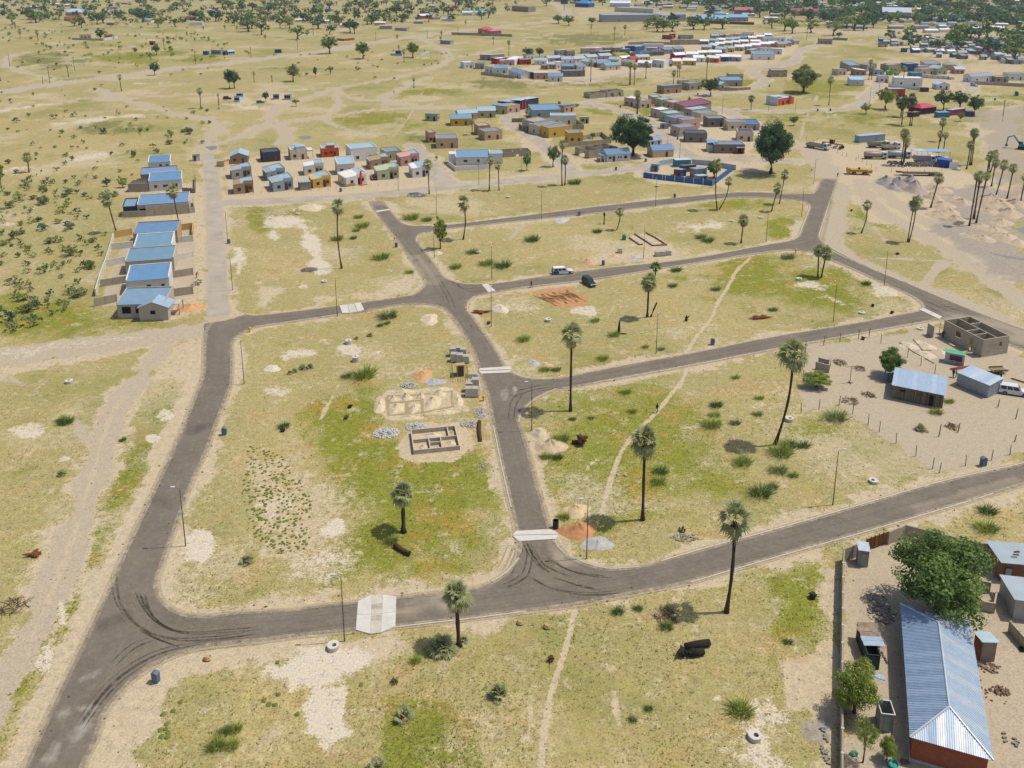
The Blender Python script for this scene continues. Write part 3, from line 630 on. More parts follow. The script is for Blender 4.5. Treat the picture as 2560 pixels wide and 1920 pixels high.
kerb_run([(1297,1058),(1298,1044),(1305,1030),(1324,1008),(1354,988),(1390,973)],'curved kerb on the inner bend below the palm with a lamp behind it')
kerb_run([(1280,932),(1297,941),(1329,948),(1378,948)],'curved kerb on the middle junction under the pink and grey sand heaps')
kerb_run([(1108,693),(1130,703.5),(1161,711),(1205,711)],'curved kerb at the upper crossroads left of the white crossing slab')
kerb_run([(1000,555),(1014,562),(1032,565.5),(1075,565)],'curved kerb left of the small leafy tree by the top junction')
kerb_run([(1041,607),(1040.5,597),(1045,588),(1062,581)],'small curved kerb on the corner under the small leafy tree')
kerb_run([(1169,779),(1168,768),(1172,755),(1186,742)],'small curved kerb beside the reddish fallen stump at the crossroads')
kerb_run([(2266,734),(2292,749),(2307,762),(2308,771),(2300,777)],'curved kerb on the sharp corner left of the unfinished block house')
edge_strip([(984,1570),(1178,1548),(1280,1535),(1309,1531)]);edge_strip([(1653,1404),(1772,1369),(1920,1330),(2122,1272),(2296,1220),(2412,1190),(2560,1160),(2690,1124)])
edge_strip([(1728,1457),(1786,1440),(1920,1400),(2105,1348),(2325,1284),(2484,1235)]);edge_strip([(1430,940),(1511,923),(1743,881),(1920,844),(2128,811),(2238,790)])
edge_strip([(1482,959),(1714,917),(1920,877),(1995,863),(2172,830),(2325,803)]);edge_strip([(2083,480),(2049,581),(2047,596),(2062,614),(2166,668),(2267,708.6),(2383,758),(2510,807)])
edge_strip([(1978,499),(2010,503),(2025,513),(2024,523),(2001,581),(1998,591),(1978,603),(1920,611.7),(1714,650.7),(1500,672)]);edge_strip([(1114,573.5),(1280,554.6),(1442,539),(1639,516),(1772,500),(1856,491.6),(1978,499)])
edge_strip([(1280,544),(1442,523),(1639,500),(1815,483),(1920,481.5),(2030,486)]);edge_strip([(2180,696),(2122,668),(2082,653)]);edge_strip([(1978,625),(1920,629),(1656,671),(1482,700),(1300,720)])
edge_strip([(1278,1270),(1273,1249),(1253,1162),(1233,1064)]);edge_strip([(640,817),(727,805),(854,786)])
def crossing(label,slabs,z=.165):
 t=thing('drain_crossing',label,'drain crossing')
 for s in slabs:
  dull=len(s)>4 and s[-1]=='d'
  pts=s[:-1] if dull else s
  c=np.mean(pts,0);pts=[(c[0]+(p[0]-c[0])*.992,c[1]+(p[1]-c[1])*.99) for p in pts]
  part('slab',prism_px(MB(),pts,.0,z-(.03 if dull else 0)),CONC if dull else CONCL,t)
crossing('large pale concrete road crossing of six slabs in the bottom road',[t13(882,225,1000,172,996,338,872,342),t13(872,342,996,338,985,508,862,474),t13(1000,172,1096,168,1090,332,996,338)+['d'],t13(996,338,1090,332,1080,497,985,508)+['d'],t13(1096,168,1212,186,1210,318,1090,332),t13(1090,332,1210,318,1204,444,1080,497)])
c7=CR(1180,1270,8.732)
crossing('pale concrete road crossing next to the black bin at the lower junction',[c7(960,520,1720,480,1880,570,1890,590,880,612),c7(880,622,1890,600,1880,640,1830,695,1020,745)])
crossing('pale concrete road crossing beside the fenced block stacks',[[(1196,928),(1200,922),(1274,917.5),(1280,925)],[(1196,929.5),(1280,926.5),(1272,933),(1203,936)]])
crossing('small bright concrete crossing in the road left of the white pickup',[t11(1950,806,2000,797,2035,826,1980,838),t11(1980,840,2036,828,2070,856,2008,872)])
crossing('three slab concrete crossing with a dull middle in the upper left road',[t11(722,986,790,976,806,1050,745,1050),t11(792,976,846,966,880,1038,808,1050)+['d'],t11(848,965,905,958,935,1022,882,1038)])
crossing('narrow concrete strip across the road near the old grey road',[t11(1030,166,1150,150,1162,158,1042,178)])
crossing('long thin concrete crossing left of the unfinished block house',[t31(1308,1020,1345,1008,1420,1042,1385,1058),t31(1388,1059,1423,1044,1505,1082,1478,1102)])
# windows, doors, houses
def unit_window(mull=True,frame=FRAME):
 f=MB()
 for a in (((0,.07),(0,1)),((.93,1),(0,1)),((.07,.93),(0,.07)),((.07,.93),(.93,1))):f.box(a[0][0]-.5,a[0][1]-.5,-.05,.05,a[1][0]-.5,a[1][1]-.5)
 if mull:f.box(-.03,.03,-.04,.04,-.43,.43);f.box(-.43,-.03,-.035,.035,.13,.17);f.box(.03,.43,-.035,.035,.13,.17)
 return f.mesh('window',frame),MB().box(-.43,.43,-.015,.015,-.43,.43).mesh('pane',GLASS)
WIN,PANE=unit_window();WINS=MB().box(-.5,.5,-.04,.04,-.5,.5).mesh('window',mat('window_dark',(.03,.026,.026,1),.3))
def unit_door():
 d=MB();d.box(-.5,-.42,-.06,.06,0,1);d.box(.42,.5,-.06,.06,0,1);d.box(-.42,.42,-.06,.06,.95,1);d.box(-.42,.42,-.03,.03,0,.95,1)
 return d
DOORS={}
def door_mesh(col):
 if col not in DOORS:DOORS[col]=unit_door().mesh('door',[FRAME,DARK if col=='open' else paint(col,.75,.5)])
 return DOORS[col]
HANDLE=MB().box(.28,.36,-.09,.09,.47,.5).mesh('handle',STEEL)
def add_window(root,side,u,z,w,h,W,D,fine=True,off=.012):
 """side f/b/l/r of a body W wide, D deep; u along the side, z the centre height"""
 x,y,a={'f':(u,-off,0),'b':(u,D+off,0),'l':(-off,u,PI/2),'r':(W+off,u,PI/2)}[side]
 o=obj('window',WIN if fine else WINS,root,(x,y,z),a,(w,1,h))
 if fine:obj('pane',PANE,o)
 return o
def add_door(root,side,u,w,h,W,D,col='5c3a26',off=.03,fine=True):
 x,y,a={'f':(u,-off,0),'b':(u,D+off,0),'l':(-off,u,PI/2),'r':(W+off,u,PI/2)}[side]
 o=obj('door',door_mesh(col),root,(x,y,.02),a,(w,1,h))
 if fine:obj('handle',HANDLE,o)
 return o
def sheet_slab(mb,p00,p10,p11,p01,t=.06,m=0):
 a=[Vector(q) for q in (p00,p10,p11,p01)];lo=[q-Vector((0,0,t)) for q in a]
 mb.quad(*a,m=m);mb.quad(lo[3],lo[2],lo[1],lo[0],m=m)
 for i in range(4):j=(i+1)%4;mb.quad(lo[i],lo[j],a[j],a[i],m=m)
def ribbed(mb,p00,p10,p11,p01,n,amp=.03,m=0):
 """corrugated sheet: ribs run from the 0 edge (p00-p10) to the 1 edge (p01-p11)"""
 a,b,c,d=(Vector(q) for q in (p00,p10,p11,p01))
 nrm=(b-a).cross(d-a).normalized()
 for i in range(n):
  for k,(u0,u1,h0,h1) in enumerate(((0,.5,0,0),(.5,.62,0,1),(.62,.88,1,1),(.88,1,1,0))):
   s,e=(i+u0)/n,(i+u1)/n
   mb.quad(a.lerp(b,s)+nrm*amp*h0,a.lerp(b,e)+nrm*amp*h1,d.lerp(c,e)+nrm*amp*h1,d.lerp(c,s)+nrm*amp*h0,m)
def place(fl,fr):
 a,b=gp(*fl),gp(*fr);d=b-a
 return a,math.hypot(d.x,d.y),math.atan2(d.y,d.x)
def house(label,fl,fr,D,style,wall='c8beb0',roof='86a6c0',h=2.9,trim=None,wins=None,door=('f',.75),dcol='5c3a26',cat='house',group=None,name='house',fine=True,W=None,plinth=None,blocks=False,extra=None):
 loc,w,rz=place(fl,fr)
 W=W or w
 t=thing(name,label,cat,loc,rz,group)
 wm=blockm(wall,.8) if blocks else wallm(wall);rm=roofm(roof);tm=wallm(trim) if trim else wm
 b,rf,pp=MB(),MB(),MB()
 ov=.3
 if style=='gx':
  pk=h+D*.22
  b.box(0,W,0,D,0,h);b.prism([(0,0,h),(0,D,h),(0,D/2,pk)],(0,0,0),(W,0,0))
  sheet_slab(rf,(-ov,-ov,h-ov*.44+.06),(W+ov,-ov,h-ov*.44+.06),(W+ov,D/2,pk+.06),(-ov,D/2,pk+.06))
  sheet_slab(rf,(W+ov,D+ov,h-ov*.44+.06),(-ov,D+ov,h-ov*.44+.06),(-ov,D/2+.001,pk+.058),(W+ov,D/2+.001,pk+.058))
  pp.box(-ov,W+ov,D/2-.12,D/2+.12,pk+.05,pk+.1);pn='ridge'
 elif style=='gy':
  pk=h+W*.2
  b.box(0,W,0,D,0,h);b.prism([(0,0,h),(W/2,0,pk),(W,0,h)],(0,D,0),(0,0,0))
  sheet_slab(rf,(-ov,-ov,h-ov*.4+.06),(W/2,-ov,pk+.06),(W/2,D+ov,pk+.06),(-ov,D+ov,h-ov*.4+.06))
  sheet_slab(rf,(W/2+.001,-ov,pk+.058),(W+ov,-ov,h-ov*.4+.058),(W+ov,D+ov,h-ov*.4+.058),(W/2+.001,D+ov,pk+.058))
  pp.box(W/2-.12,W/2+.12,-ov,D+ov,pk+.05,pk+.1);pn='ridge'
 elif style=='flat':
  b.box(0,W,0,D,0,h-.35)
  for q in ((0,W,0,.18),(0,W,D-.18,D),(0,.18,.18,D-.18),(W-.18,W,.18,D-.18)):b.box(*q,h-.35,h+.05)
  for q in ((-.03,W+.03,-.03,.21),(-.03,W+.03,D-.21,D+.03),(-.03,.21,.21,D-.21),(W-.21,W+.03,.21,D-.21)):pp.box(*q,h+.05,h+.13)
  sheet_slab(rf,(.2,.2,h-.25),(W-.2,.2,h-.25),(W-.2,D-.2,h-.05),(.2,D-.2,h-.05));pn='parapet'
 elif style=='mf':
  hb=h+D*.16
  b.box(0,W,0,D,0,0,tz=(h,h,hb,hb))
  sheet_slab(rf,(.2,-.3,h+.05-.05),(W-.2,-.3,h),(W-.2,D-.2,hb+.03),(.2,D-.2,hb+.03))
  for q in ((-.02,.2),(W-.2,W+.02)):pp.box(q[0],q[1],-.02,D+.02,h-.3,0,tz=(h+.3,h+.3,hb+.3,hb+.3))
  pp.box(.2,W-.2,D-.2,D+.02,hb-.2,hb+.3);pn='parapet'
 elif style=='ml':
  hl,hr=h-.55,h+.4;px=W*.56
  b.box(0,px,0,D,0,0,tz=(hl,hl+(hr-hl)*.56,hl+(hr-hl)*.56,hl))
  b.box(px,W,1.25,D,0,0,tz=(hl+(hr-hl)*.56,hr,hr,hl+(hr-hl)*.56))
  b.box(px,W,0,1.25,h-.65,0,tz=(hl+(hr-hl)*.56,hr,hr,hl+(hr-hl)*.56));b.box(W-.25,W,0,.25,0,h-.65)
  sheet_slab(rf,(-.35,.18,hl-.06),(W-.2,.18,hr-.02),(W-.2,D-.2,hr-.02),(-.35,D-.2,hl-.06))
  pp.box(px-.3,W+.03,-.03,.18,h-.1,hr+.22);pp.box(-.02,px-.3,-.025,.18,0,0,tz=(hl+.08,hl+.42,hl+.42,hl+.08)) if False else pp.box(0.0,px-.3,-.03,.18,hl+.02,0,tz=(hl+.1,hl+.42,hl+.42,hl+.1))
  pp.box(W-.2,W+.03,.18,D+.03,hr-.3,hr+.22);pp.box(0,W-.2,D-.2,D+.03,hl,0,tz=(hl+.2,hr+.22,hr+.22,hl+.2));pn='parapet'
 elif style=='mb':
  b.box(0,W,0,D,0,0,tz=(h+.4,h+.4,h,h));sheet_slab(rf,(-.2,-.2,h+.5),(W+.2,-.2,h+.5),(W+.2,D+.2,h+.06),(-.2,D+.2,h+.06));pn=None
 elif style=='mr':
  b.box(0,W,0,D,0,0,tz=(h+.8,h,h,h+.8));sheet_slab(rf,(-.25,-.25,h+.92),(W+.25,-.25,h),(W+.25,D+.25,h),(-.25,D+.25,h+.92));pn=None
 elif style=='hip':
  pk=h+min(W,D)*.24;i=min(W,D)/2
  b.box(0,W,0,D,0,h);o=.35
  c=[(-o,-o,h),(W+o,-o,h),(W+o,D+o,h),(-o,D+o,h)]
  r0,r1=((i,D/2,pk),(W-i,D/2,pk)) if W>=D else ((W/2,i,pk),(W/2,D-i,pk))
  if W>=D:fs=[(c[0],c[1],r1,r0),(c[1],c[2],r1),(c[2],c[3],r0,r1),(c[3],c[0],r0)]
  else:fs=[(c[0],c[1],r0),(c[1],c[2],r1,r0),(c[2],c[3],r1),(c[3],c[0],r0,r1)]
  for q in fs:(rf.quad if len(q)==4 else rf.tri)(*q)
  rf.quad(c[3],c[2],c[1],c[0]);pn=None
 part('wall',b,wm,t);part('roof',rf,rm,t)
 if pn and pp.v:part(pn,pp,tm if pn=='parapet' else rm,t)
 if plinth:part('plinth',MB().box(-.03,W+.03,-.03,D+.03,0,.35),wallm(plinth),t)
 if wins is None:wins=[('f',.25,1.1,1.1),('l',.5,.9,1.0),('r',.4,.9,1.0)] if style!='ml' else [('f',.28,1.0,1.05),('l',.45,.8,.9),('r',.5,.8,.9)]
 for s,u,ww,hh in wins:add_window(t,s,u*(W if s in 'fb' else D),1.55,ww,hh,W,D,fine)
 if style=='ml':
  o=add_door(t,'f',W*.68,.85,2.05,W,D,dcol,fine=fine);o.location.y=1.22
  o=add_window(t,'f',W*.86,1.5,.9,.95,W,D,fine);o.location.y=1.235
 elif door:
  add_door(t,door[0],door[1]*(W if door[0] in 'fb' else D),.9,2.05,W,D,dcol,fine=fine)
 if extra:extra(t,W,D,h)
 return t
def wall_run(name,label,cat,pts,h,m,th=.18,cap=None,panel=3.0,group=None,piers=False):
 """a boundary wall in pieces between piers: each panel a part"""
 q=[gp(*p) for p in pts];t=thing(name,label,cat,q[0],0,group)
 for i in range(len(q)-1):
  a,b=q[i]-q[0],q[i+1]-q[0];L=(b-a).length;n=max(1,round(L/panel));ang=math.atan2(b.y-a.y,b.x-a.x);s=L/n
  me=MB().box(-s/2+.12,s/2-.12,-th/2,th/2,0,h).mesh('wall_panel',m);pm=MB().box(-.12,.12,-.14,.14,0,h+.06).mesh('pier',cap or m)
  for k in range(n):
   c=a.lerp(b,(k+.5)/n);obj('wall_panel',me,t,c,ang)
   obj('pier',pm,t,a.lerp(b,k/n),ang)
  if i==len(q)-2:obj('pier',pm,t,b,ang)
 return t
def roofless(label,corners,h,inner,m=BLOCK,cat='unfinished house',th=.16,wins=(),name='unfinished_house',group=None):
 """block walls without a roof; corners and inner walls as fractions of a rectangle given by front-left, front-right and depth"""
 fl,fr,D=corners;loc,W,rz=place(fl,fr);t=thing(name,label,cat,loc,rz,group)
 segs=[(0,0,1,0),(1,0,1,1),(1,1,0,1),(0,1,0,0)]+list(inner)
 for k,(x0,y0,x1,y1) in enumerate(segs):
  a,b=Vector((x0*W,y0*D,0)),Vector((x1*W,y1*D,0));L=(b-a).length;ang=math.atan2(b.y-a.y,b.x-a.x)
  e=th/2 if k<4 else -th/2-.004
  mb=MB();hh=h+(R.uniform(-.01,.01) if k<4 else -.03-.007*k)
  if k<4:e=th/2 if k%2==0 else -th/2-.003
  gaps=[g for g in wins if g[0]==k];x=-e
  for g in sorted(gaps,key=lambda g:g[1]):
   gx=g[1]*L;mb.box(x,gx-g[2]/2,-th/2,th/2,0,hh)
   if g[3]>0:mb.box(gx-g[2]/2,gx+g[2]/2,-th/2,th/2,0,g[3])
   if g[4]<h:mb.box(gx-g[2]/2,gx+g[2]/2,-th/2,th/2,g[4],hh)
   x=gx+g[2]/2
  mb.box(x,L+e,-th/2,th/2,0,hh)
  part('block_wall',mb,m,t,loc=a,rz=ang)
 part('floor',MB().box(th,W-th,th,D-th,0,.05),mat('sand_floor',hexc('cdb890',.74),.95,.15,1),t)
 return t
# palms
def fan_leaf(nseg=13,droop=.35,rng=R,fold=.12):
 """petiole (part of the mesh) and a pleated fan; leaf grows along +x, unit length"""
 mb=MB();mb.tube([(0,0,0),(.25,0,.03),(.48,0,0)],[.018,.013,.01],4)
 c=Vector((.46,0,0))
 for i in range(nseg):
  a=-1.5+3.0*i/(nseg-1)+rng.uniform(-.05,.05);ln=(.6-.14*abs(a)/1.5)*rng.uniform(.88,1.08);wd=.15
  d=Vector((math.cos(a),math.sin(a),0));s=Vector((-d.y,d.x,0))
  m1=c+d*ln*.6+Vector((0,0,.02-droop*.18));tip=c+d*ln+Vector((0,0,-droop*(.35+.4*rng.random())))
  up=Vector((0,0,fold*.25))
  mb.quad(c,m1-s*wd*.36,m1+up,c+up*.1);mb.quad(c,c+up*.1,m1+up,m1+s*wd*.36)
  mb.tri(m1-s*wd*.36,tip,m1+up);mb.tri(m1+up,tip,m1+s*wd*.36)
 return mb
def leafmat(name,col,k=.6,rnd=.18,tr=.38):
 m=mat(name,hexc(col,k),.6,.25,1.3,rnd=rnd,spec=.12)
 nt=m.node_tree;b=nt.nodes['Principled BSDF']
 if nt.nodes.get('thin'):return m
 t=nt.nodes.new('ShaderNodeBsdfTranslucent');t.name='thin';x=nt.nodes.new('ShaderNodeMixShader');x.inputs[0].default_value=tr
 src=b.inputs['Base Color'].links[0].from_socket;nt.links.new(src,t.inputs['Color'])
 nt.links.new(b.outputs[0],x.inputs[1]);nt.links.new(t.outputs[0],x.inputs[2]);nt.links.new(x.outputs[0],nt.nodes['Material Output'].inputs['Surface'])
 return m
PALMG=leafmat('palm_green','aaae7a',.92);PALMD=leafmat('palm_dark','7c8a62',.75);PALMB=mat('dead_frond',hexc('bea074',.72),.9,.25,2,rnd=.2)
PALMY=leafmat('palm_fresh','74983c',.75)
TRUNKM=mat('palm_trunk',hexc('6a5644',.5),.95,.3,6,bump=.5)
FR=[fan_leaf(13,d,random.Random(i)).mesh('frond',PALMG) for i,d in enumerate((.15,.35,.6,.9))]
FRD=[fan_leaf(9,d,random.Random(i+9)).mesh('dead_frond',PALMB) for i,d in enumerate((1.0,1.3))]
FRY=[fan_leaf(13,d,random.Random(i+4)).mesh('frond',PALMY) for i,d in enumerate((.3,.6))]
def rot_to(el,az,tw=0):return Matrix.Rotation(az,4,'Z')@Matrix.Rotation(-el,4,'Y')@Matrix.Rotation(tw,4,'X')
def fronds(n,skirt,rng,L):
 """list of (matrix, kind index, dead)"""
 r=[]
 for i in range(n):
  t=i/max(1,n-1);el=math.radians(84-112*t+rng.uniform(-12,12));az=i*2.39996+rng.uniform(-.25,.25)
  k=min(3,int(t*3.6));s=L*rng.uniform(.85,1.1)*(1-.12*t)
  r.append((rot_to(el,az,rng.uniform(-.4,.4))@Matrix.Scale(s,4),k,False))
 for i in range(skirt):
  el=math.radians(-62+rng.uniform(-20,12));az=i*2.39996+rng.uniform(-.4,.4);s=L*rng.uniform(.65,.95)
  r.append((rot_to(el,az)@Matrix.Scale(s,4),rng.randrange(2),True))
 return r
def trunk_curve(h,lean,bend,n=8):
 return [Vector((lean.x*(i/n)+bend.x*math.sin(PI*i/n),lean.y*(i/n)+bend.y*math.sin(PI*i/n),h*i/n)) for i in range(n+1)]
def palm(label,base,top_y,crown_px,near=True,nf=26,skirt=4,tx=None,group='fan palms',seed=0,rad=.17,green='g',bend=.0,cat='palm tree',Zc=None):
 """base: foot pixel; top_y: row of the crown's top; crown_px: crown width in pixels; tx: crown centre column"""
 rng=random.Random(seed*7+3);p=gp(*base)
 full=hgt(base[1],top_y);cr=crown_px*mpp(base[1])/2*(1.0 if near else 1.0)
 h=max(.35,full-cr*.95);lean=Vector((0,0,0))
 if tx is not None:lean.x=(tx-base[0])*mpp(base[1])
 lean.y=rng.uniform(-.7,.7);nf=max(8,nf+rng.randint(-5,3));skirt=skirt+rng.randint(0,4);bd=Vector((bend,rng.uniform(-.2,.2),0))
 t=thing('fan_palm',label,cat,p,0,group)
 pts=trunk_curve(h,lean,bd);rr=[rad*(1.75 if i==0 else 1.15 if i==1 else 1+.12*math.sin(i*2.1)) for i in range(len(pts))]
 mb=MB();mb.tube(pts,rr,8);part('trunk',mb,TRUNKM,t,smooth=True)
 c=pts[-1];L=cr*1.0
 fl=fronds(int(nf*.78),skirt,rng,L*1.12)
 if near:
  for M_,k,dead in fl:
   me=FRD[k] if dead else (FRY[k%2] if green=='y' else FR[k])
   o=obj('dead_frond' if dead else 'frond',me,t);o.matrix_local=Matrix.Translation(c)@M_
  hb=MB()
  for i in range(7):hb.blob((c.x+rng.uniform(-.22,.22),c.y+rng.uniform(-.22,.22),c.z-rng.uniform(0,.5)),.16,.16,.2)
  part('fruit_cluster',hb,TRUNKM,t)
 else:
  o=obj('crown',far_crown(nf,skirt,seed%4,green),t,c);o.scale=(L,L,L);o.rotation_euler=(0,0,rng.uniform(0,6.28))
 return t
_fc={}
def far_crown(nf,skirt,v,green='g'):
 key=(nf>18,skirt>5,v,green)
 if key in _fc:return _fc[key]
 rng=random.Random(v+50);mb=MB();n,sk=(24 if nf>18 else 14),(14 if skirt>5 else 3)
 base=[fan_leaf(8,d,rng) for d in (.2,.45,.8,1.1)]
 for M_,k,dead in fronds(n,sk,rng,1.0):
  lf=base[min(3,k+(2 if dead else 0))];o=len(mb.v)
  mb.v+=[tuple(M_@Vector(q)) for q in lf.v];mb.f+=[tuple(o+i for i in f) for f in lf.f];mb.m+=[1 if dead else 0]*len(lf.f)
 _fc[key]=mb.mesh('crown',[PALMD if green=='d' else PALMG,PALMB]);return _fc[key]
# broadleaf trees and shrubs
BARK=mat('bark',hexc('6e5c4a',.55),.95,.3,5,bump=.5)
def tree_mesh(h,r,clumps,leaves,lsize,seed,flat=.8,trunk=.3,thick=.05,spread=1.0,droop=0.0):
 """crown of leaf clumps hung on limbs, unit-free sizes in metres; returns trunk MB, crown MB"""
 rng=random.Random(seed);tb,cb=MB(),MB()
 fork=h*trunk;tr=h*thick
 tb.tube([(0,0,0),(rng.uniform(-.1,.1),0,fork*.5),(rng.uniform(-.15,.15)*h*.1,0,fork)],[tr*1.35,tr,tr*.85],8)
 cz=fork+(h-fork)*.5;ch=(h-fork)*.5
 cs=[];ph=[rng.uniform(0,6.28) for _ in range(4)]
 lump=lambda a,u:.82+.16*math.sin(2*a+ph[0])+.14*math.sin(3*a+ph[1]+2*u)+.1*math.sin(5*a+ph[2]-3*u)
 for i in range(clumps):
  for _ in range(20):
   a,u=rng.uniform(0,2*PI),rng.uniform(-1,1);q=rng.uniform(.3,1.0)**.5*lump(a,u)
   s=math.sqrt(1-u*u)
   p=Vector((r*q*s*math.cos(a)*spread,r*q*s*math.sin(a)*spread,cz+ch*q*u*(.9 if u>0 else flat)))
   if all((p-c).length>r*.22 for c in cs):break
  cs.append(p)
 for i,c in enumerate(cs):
  if i%3==0:
   m1=Vector((c.x*.45,c.y*.45,fork+(c.z-fork)*.45+.05*h));tb.tube([(0,0,fork*.9),m1,c],[tr*.55,tr*.3,tr*.1],5,cap=False)
  cr=r*rng.uniform(.15,.34);tone=rng.choice(((0,0,0,1,2),(0,0,2,2,2),(1,1,0,1,0)))
  for _ in range(leaves):
   d=Vector((rng.gauss(0,1),rng.gauss(0,1),rng.gauss(0,.8))).normalized()*cr*rng.uniform(.25,1.05)**.6
   d.z*=.8;p=c+d
   if droop:p.z-=droop*d.length*rng.random()
   n=(d.normalized()+Vector((rng.uniform(-.8,.8),rng.uniform(-.8,.8),rng.uniform(-.2,.9)))).normalized()
   u=n.orthogonal().normalized();u=(Matrix.Rotation(rng.uniform(0,6.28),3,n)@u);w=n.cross(u);s=lsize*rng.uniform(.6,1.3)
   cb.quad(p-u*s,p-w*s*.55,p+u*s,p+w*s*.55,rng.choice(tone))
 return tb,cb
LEAF={k:[leafmat(k+'_leaf_%d'%i,c,.8,.12) for i,c in enumerate(cs)] for k,cs in dict(g=('74904a','5c783c','98ae62'),d=('54724a','44603e','688a5a'),b=('a4b452','88a040','c4c872'),o=('98a266','808c58','b0b678'),t=('56725a','466250','6b8868'),s=('8a9460','727e50','a4ac78')).items()}
_tp={}
def tree_proto(kind,col,seed):
 k=(kind,col,seed)
 if k in _tp:return _tp[k]
 args=dict(near=(1,.5,74,230,.0185,.82,.2,.035),mid=(1,.5,46,60,.030,.85,.28,.035),umb=(1,.62,34,60,.030,.3,.45,.03),tall=(1,.34,34,60,.032,.9,.18,.03),far=(1,.5,16,14,.075,.85,.22,.04),farw=(1,.7,18,14,.085,.6,.25,.04),bush=(1,.62,22,70,.045,.8,.08,.03),fbush=(1,.75,8,9,.15,.7,.05,.03))[kind]
 tb,cb=tree_mesh(args[0],args[1],args[2],args[3],args[4],seed*13+len(kind),args[5],args[6],args[7])
 _tp[k]=(tb.mesh('trunk',BARK,True),cb.mesh('crown',LEAF[col]));return _tp[k]
def tree(label,base,top_y,crown_px,kind='mid',col='g',seed=0,group=None,name='broadleaf_tree',cat='tree',h=None,w=None,loc=None,rz=None):
 p=loc if loc is not None else gp(*base);hh=h or hgt(base[1],top_y);ww=w or crown_px*mpp(base[1])
 r={'near':.5,'mid':.5,'umb':.62,'tall':.34,'far':.5,'farw':.7,'bush':.62,'fbush':.75}[kind]*2.15
 tm,cm=tree_proto(kind,col,seed%3)
 t=thing(name,label,cat,p,R.uniform(0,6.28) if rz is None else rz,group)
 s=(ww/r,ww/r,hh)
 obj('trunk',tm,t,sc=s);obj('crown',cm,t,sc=s)
 return t
def grass_tuft(n,spread,h,rng,w=.03):
 mb=MB()
 for i in range(n):
  a,q=rng.uniform(0,6.28),rng.random()**.6;b=Vector((math.cos(a)*q*spread*.5,math.sin(a)*q*spread*.5,0))
  ln=h*rng.uniform(.55,1.1);o=Vector((math.cos(a)*spread*.5*q*1.2+rng.uniform(-.2,.2)*spread,math.sin(a)*spread*.5*q*1.2+rng.uniform(-.2,.2)*spread,ln))
  s=Vector((-math.sin(a+1),math.cos(a+1),0))*w;m1=b.lerp(b+o,.55)+Vector((0,0,ln*.12))
  mb.quad(b-s,b+s,m1+s*.8,m1-s*.8,rng.choice((0,0,1,2)));mb.tri(m1-s*.8,m1+s*.8,b+o,rng.choice((0,0,1,2)))
 return mb
TUFT={c:[grass_tuft(240,.95,.62,random.Random(i),.02).mesh('leafy_tuft',LEAF[c]) for i in range(3)] for c in ('b','g','o','t')}
LMK=[]
RANK=('','second nearest ','third nearest ','fourth nearest ','fifth nearest ','sixth nearest ')
def where_all(pts,nouns,far='scattered further out'):
 """labels that place small things beside the nearest named landmark, ranked by distance from it"""
 rows=[]
 for i,(px,noun) in enumerate(zip(pts,nouns)):
  d,nm,q=min((math.hypot(px[0]-q[0],(px[1]-q[1])*1.6),nm,q) for nm,q in LMK);dx,dy=px[0]-q[0],px[1]-q[1]
  side=('right of' if dx>0 else 'left of') if abs(dx)>abs(dy)*1.3 else ('below' if dy>0 else 'above');rows.append((d,i,noun,f'{side} the {nm}'))
 cnt={};out=['']*len(rows)
 for d,i,noun,w in sorted(rows):
  k=cnt[(noun,w)]=cnt.get((noun,w),0)+1
  out[i]=(RANK[k-1]+noun+' '+w) if k<=6 else f'{noun} {far}, {w}'
 return out
def tuft(label,px,size_px,col='b',h=None,group='green tufts in the plots',cat='shrub',name='leafy_shrub',seed=0):
 w=size_px*mpp(px[1]);o=obj(name,TUFT[col][seed%3],None,gp(*px),R.uniform(0,6.28),(w,w,h or w*.9));return tag(o,label,cat,group)
def young_palm(label,base,w_px,n=22,seed=0,col='g',el0=85,el1=5,group='young trunkless palms'):
 rng=random.Random(seed);p=gp(*base);t=thing('young_palm',label,'young palm',p,0,group);L=w_px*mpp(base[1])*.62
 for i in range(n):
  q=i/(n-1);el=math.radians(el0+(el1-el0)*q+rng.uniform(-10,10));az=i*2.39996+rng.uniform(-.3,.3)
  o=obj('frond',FR[min(3,int(q*3))] if rng.random()>.12 else FRD[0],t)
  o.matrix_local=Matrix.Translation((rng.uniform(-.25,.25)*L*.5,rng.uniform(-.25,.25)*L*.5,.05))@rot_to(el,az,rng.uniform(-.5,.5))@Matrix.Scale(L*rng.uniform(.7,1.05),4)
 return t
# fan palms of the plots (near ones leaf by leaf)
palm('tall slim fan palm in the upper left plot beside the white sand streak',t11(740,660),498,41,nf=24,skirt=7,tx=852,seed=1,rad=.16,bend=-.5)
palm('fan palm by the top junction right of the small leafy tree',t11(1790,410),490,40,nf=22,skirt=4,tx=1161,seed=2,rad=.16,bend=.5)
palm('fan palm standing at the curved kerb with its trunk across the right hand road',t22(505,235),811,66,nf=26,skirt=6,tx=1426,seed=3,rad=.19)
palm('shaggy fan palm beside a leaning broken palm trunk',t21(1168,1080),682,47,nf=34,skirt=16,tx=1617,seed=4,rad=.2)
palm('bright green little palm right behind the shaggy palm',t21(1232,790),655,33,nf=22,skirt=0,tx=1638,seed=5,rad=.14,green='y')
palm('small fan palm between the two middle roads above the brown trench plot',t21(905,325),517,25,nf=18,skirt=4,tx=1548,seed=6,rad=.14,bend=.3)
palm('stunted dead looking palm left of a small fan palm',t21(795,280),529,13,nf=8,skirt=5,tx=1511,seed=7,rad=.15)
palm('fan palm with a long skirt at the road edge right of the pale bare ground',t21(1978,440),535,33,nf=24,skirt=14,tx=1854,seed=8,rad=.17)
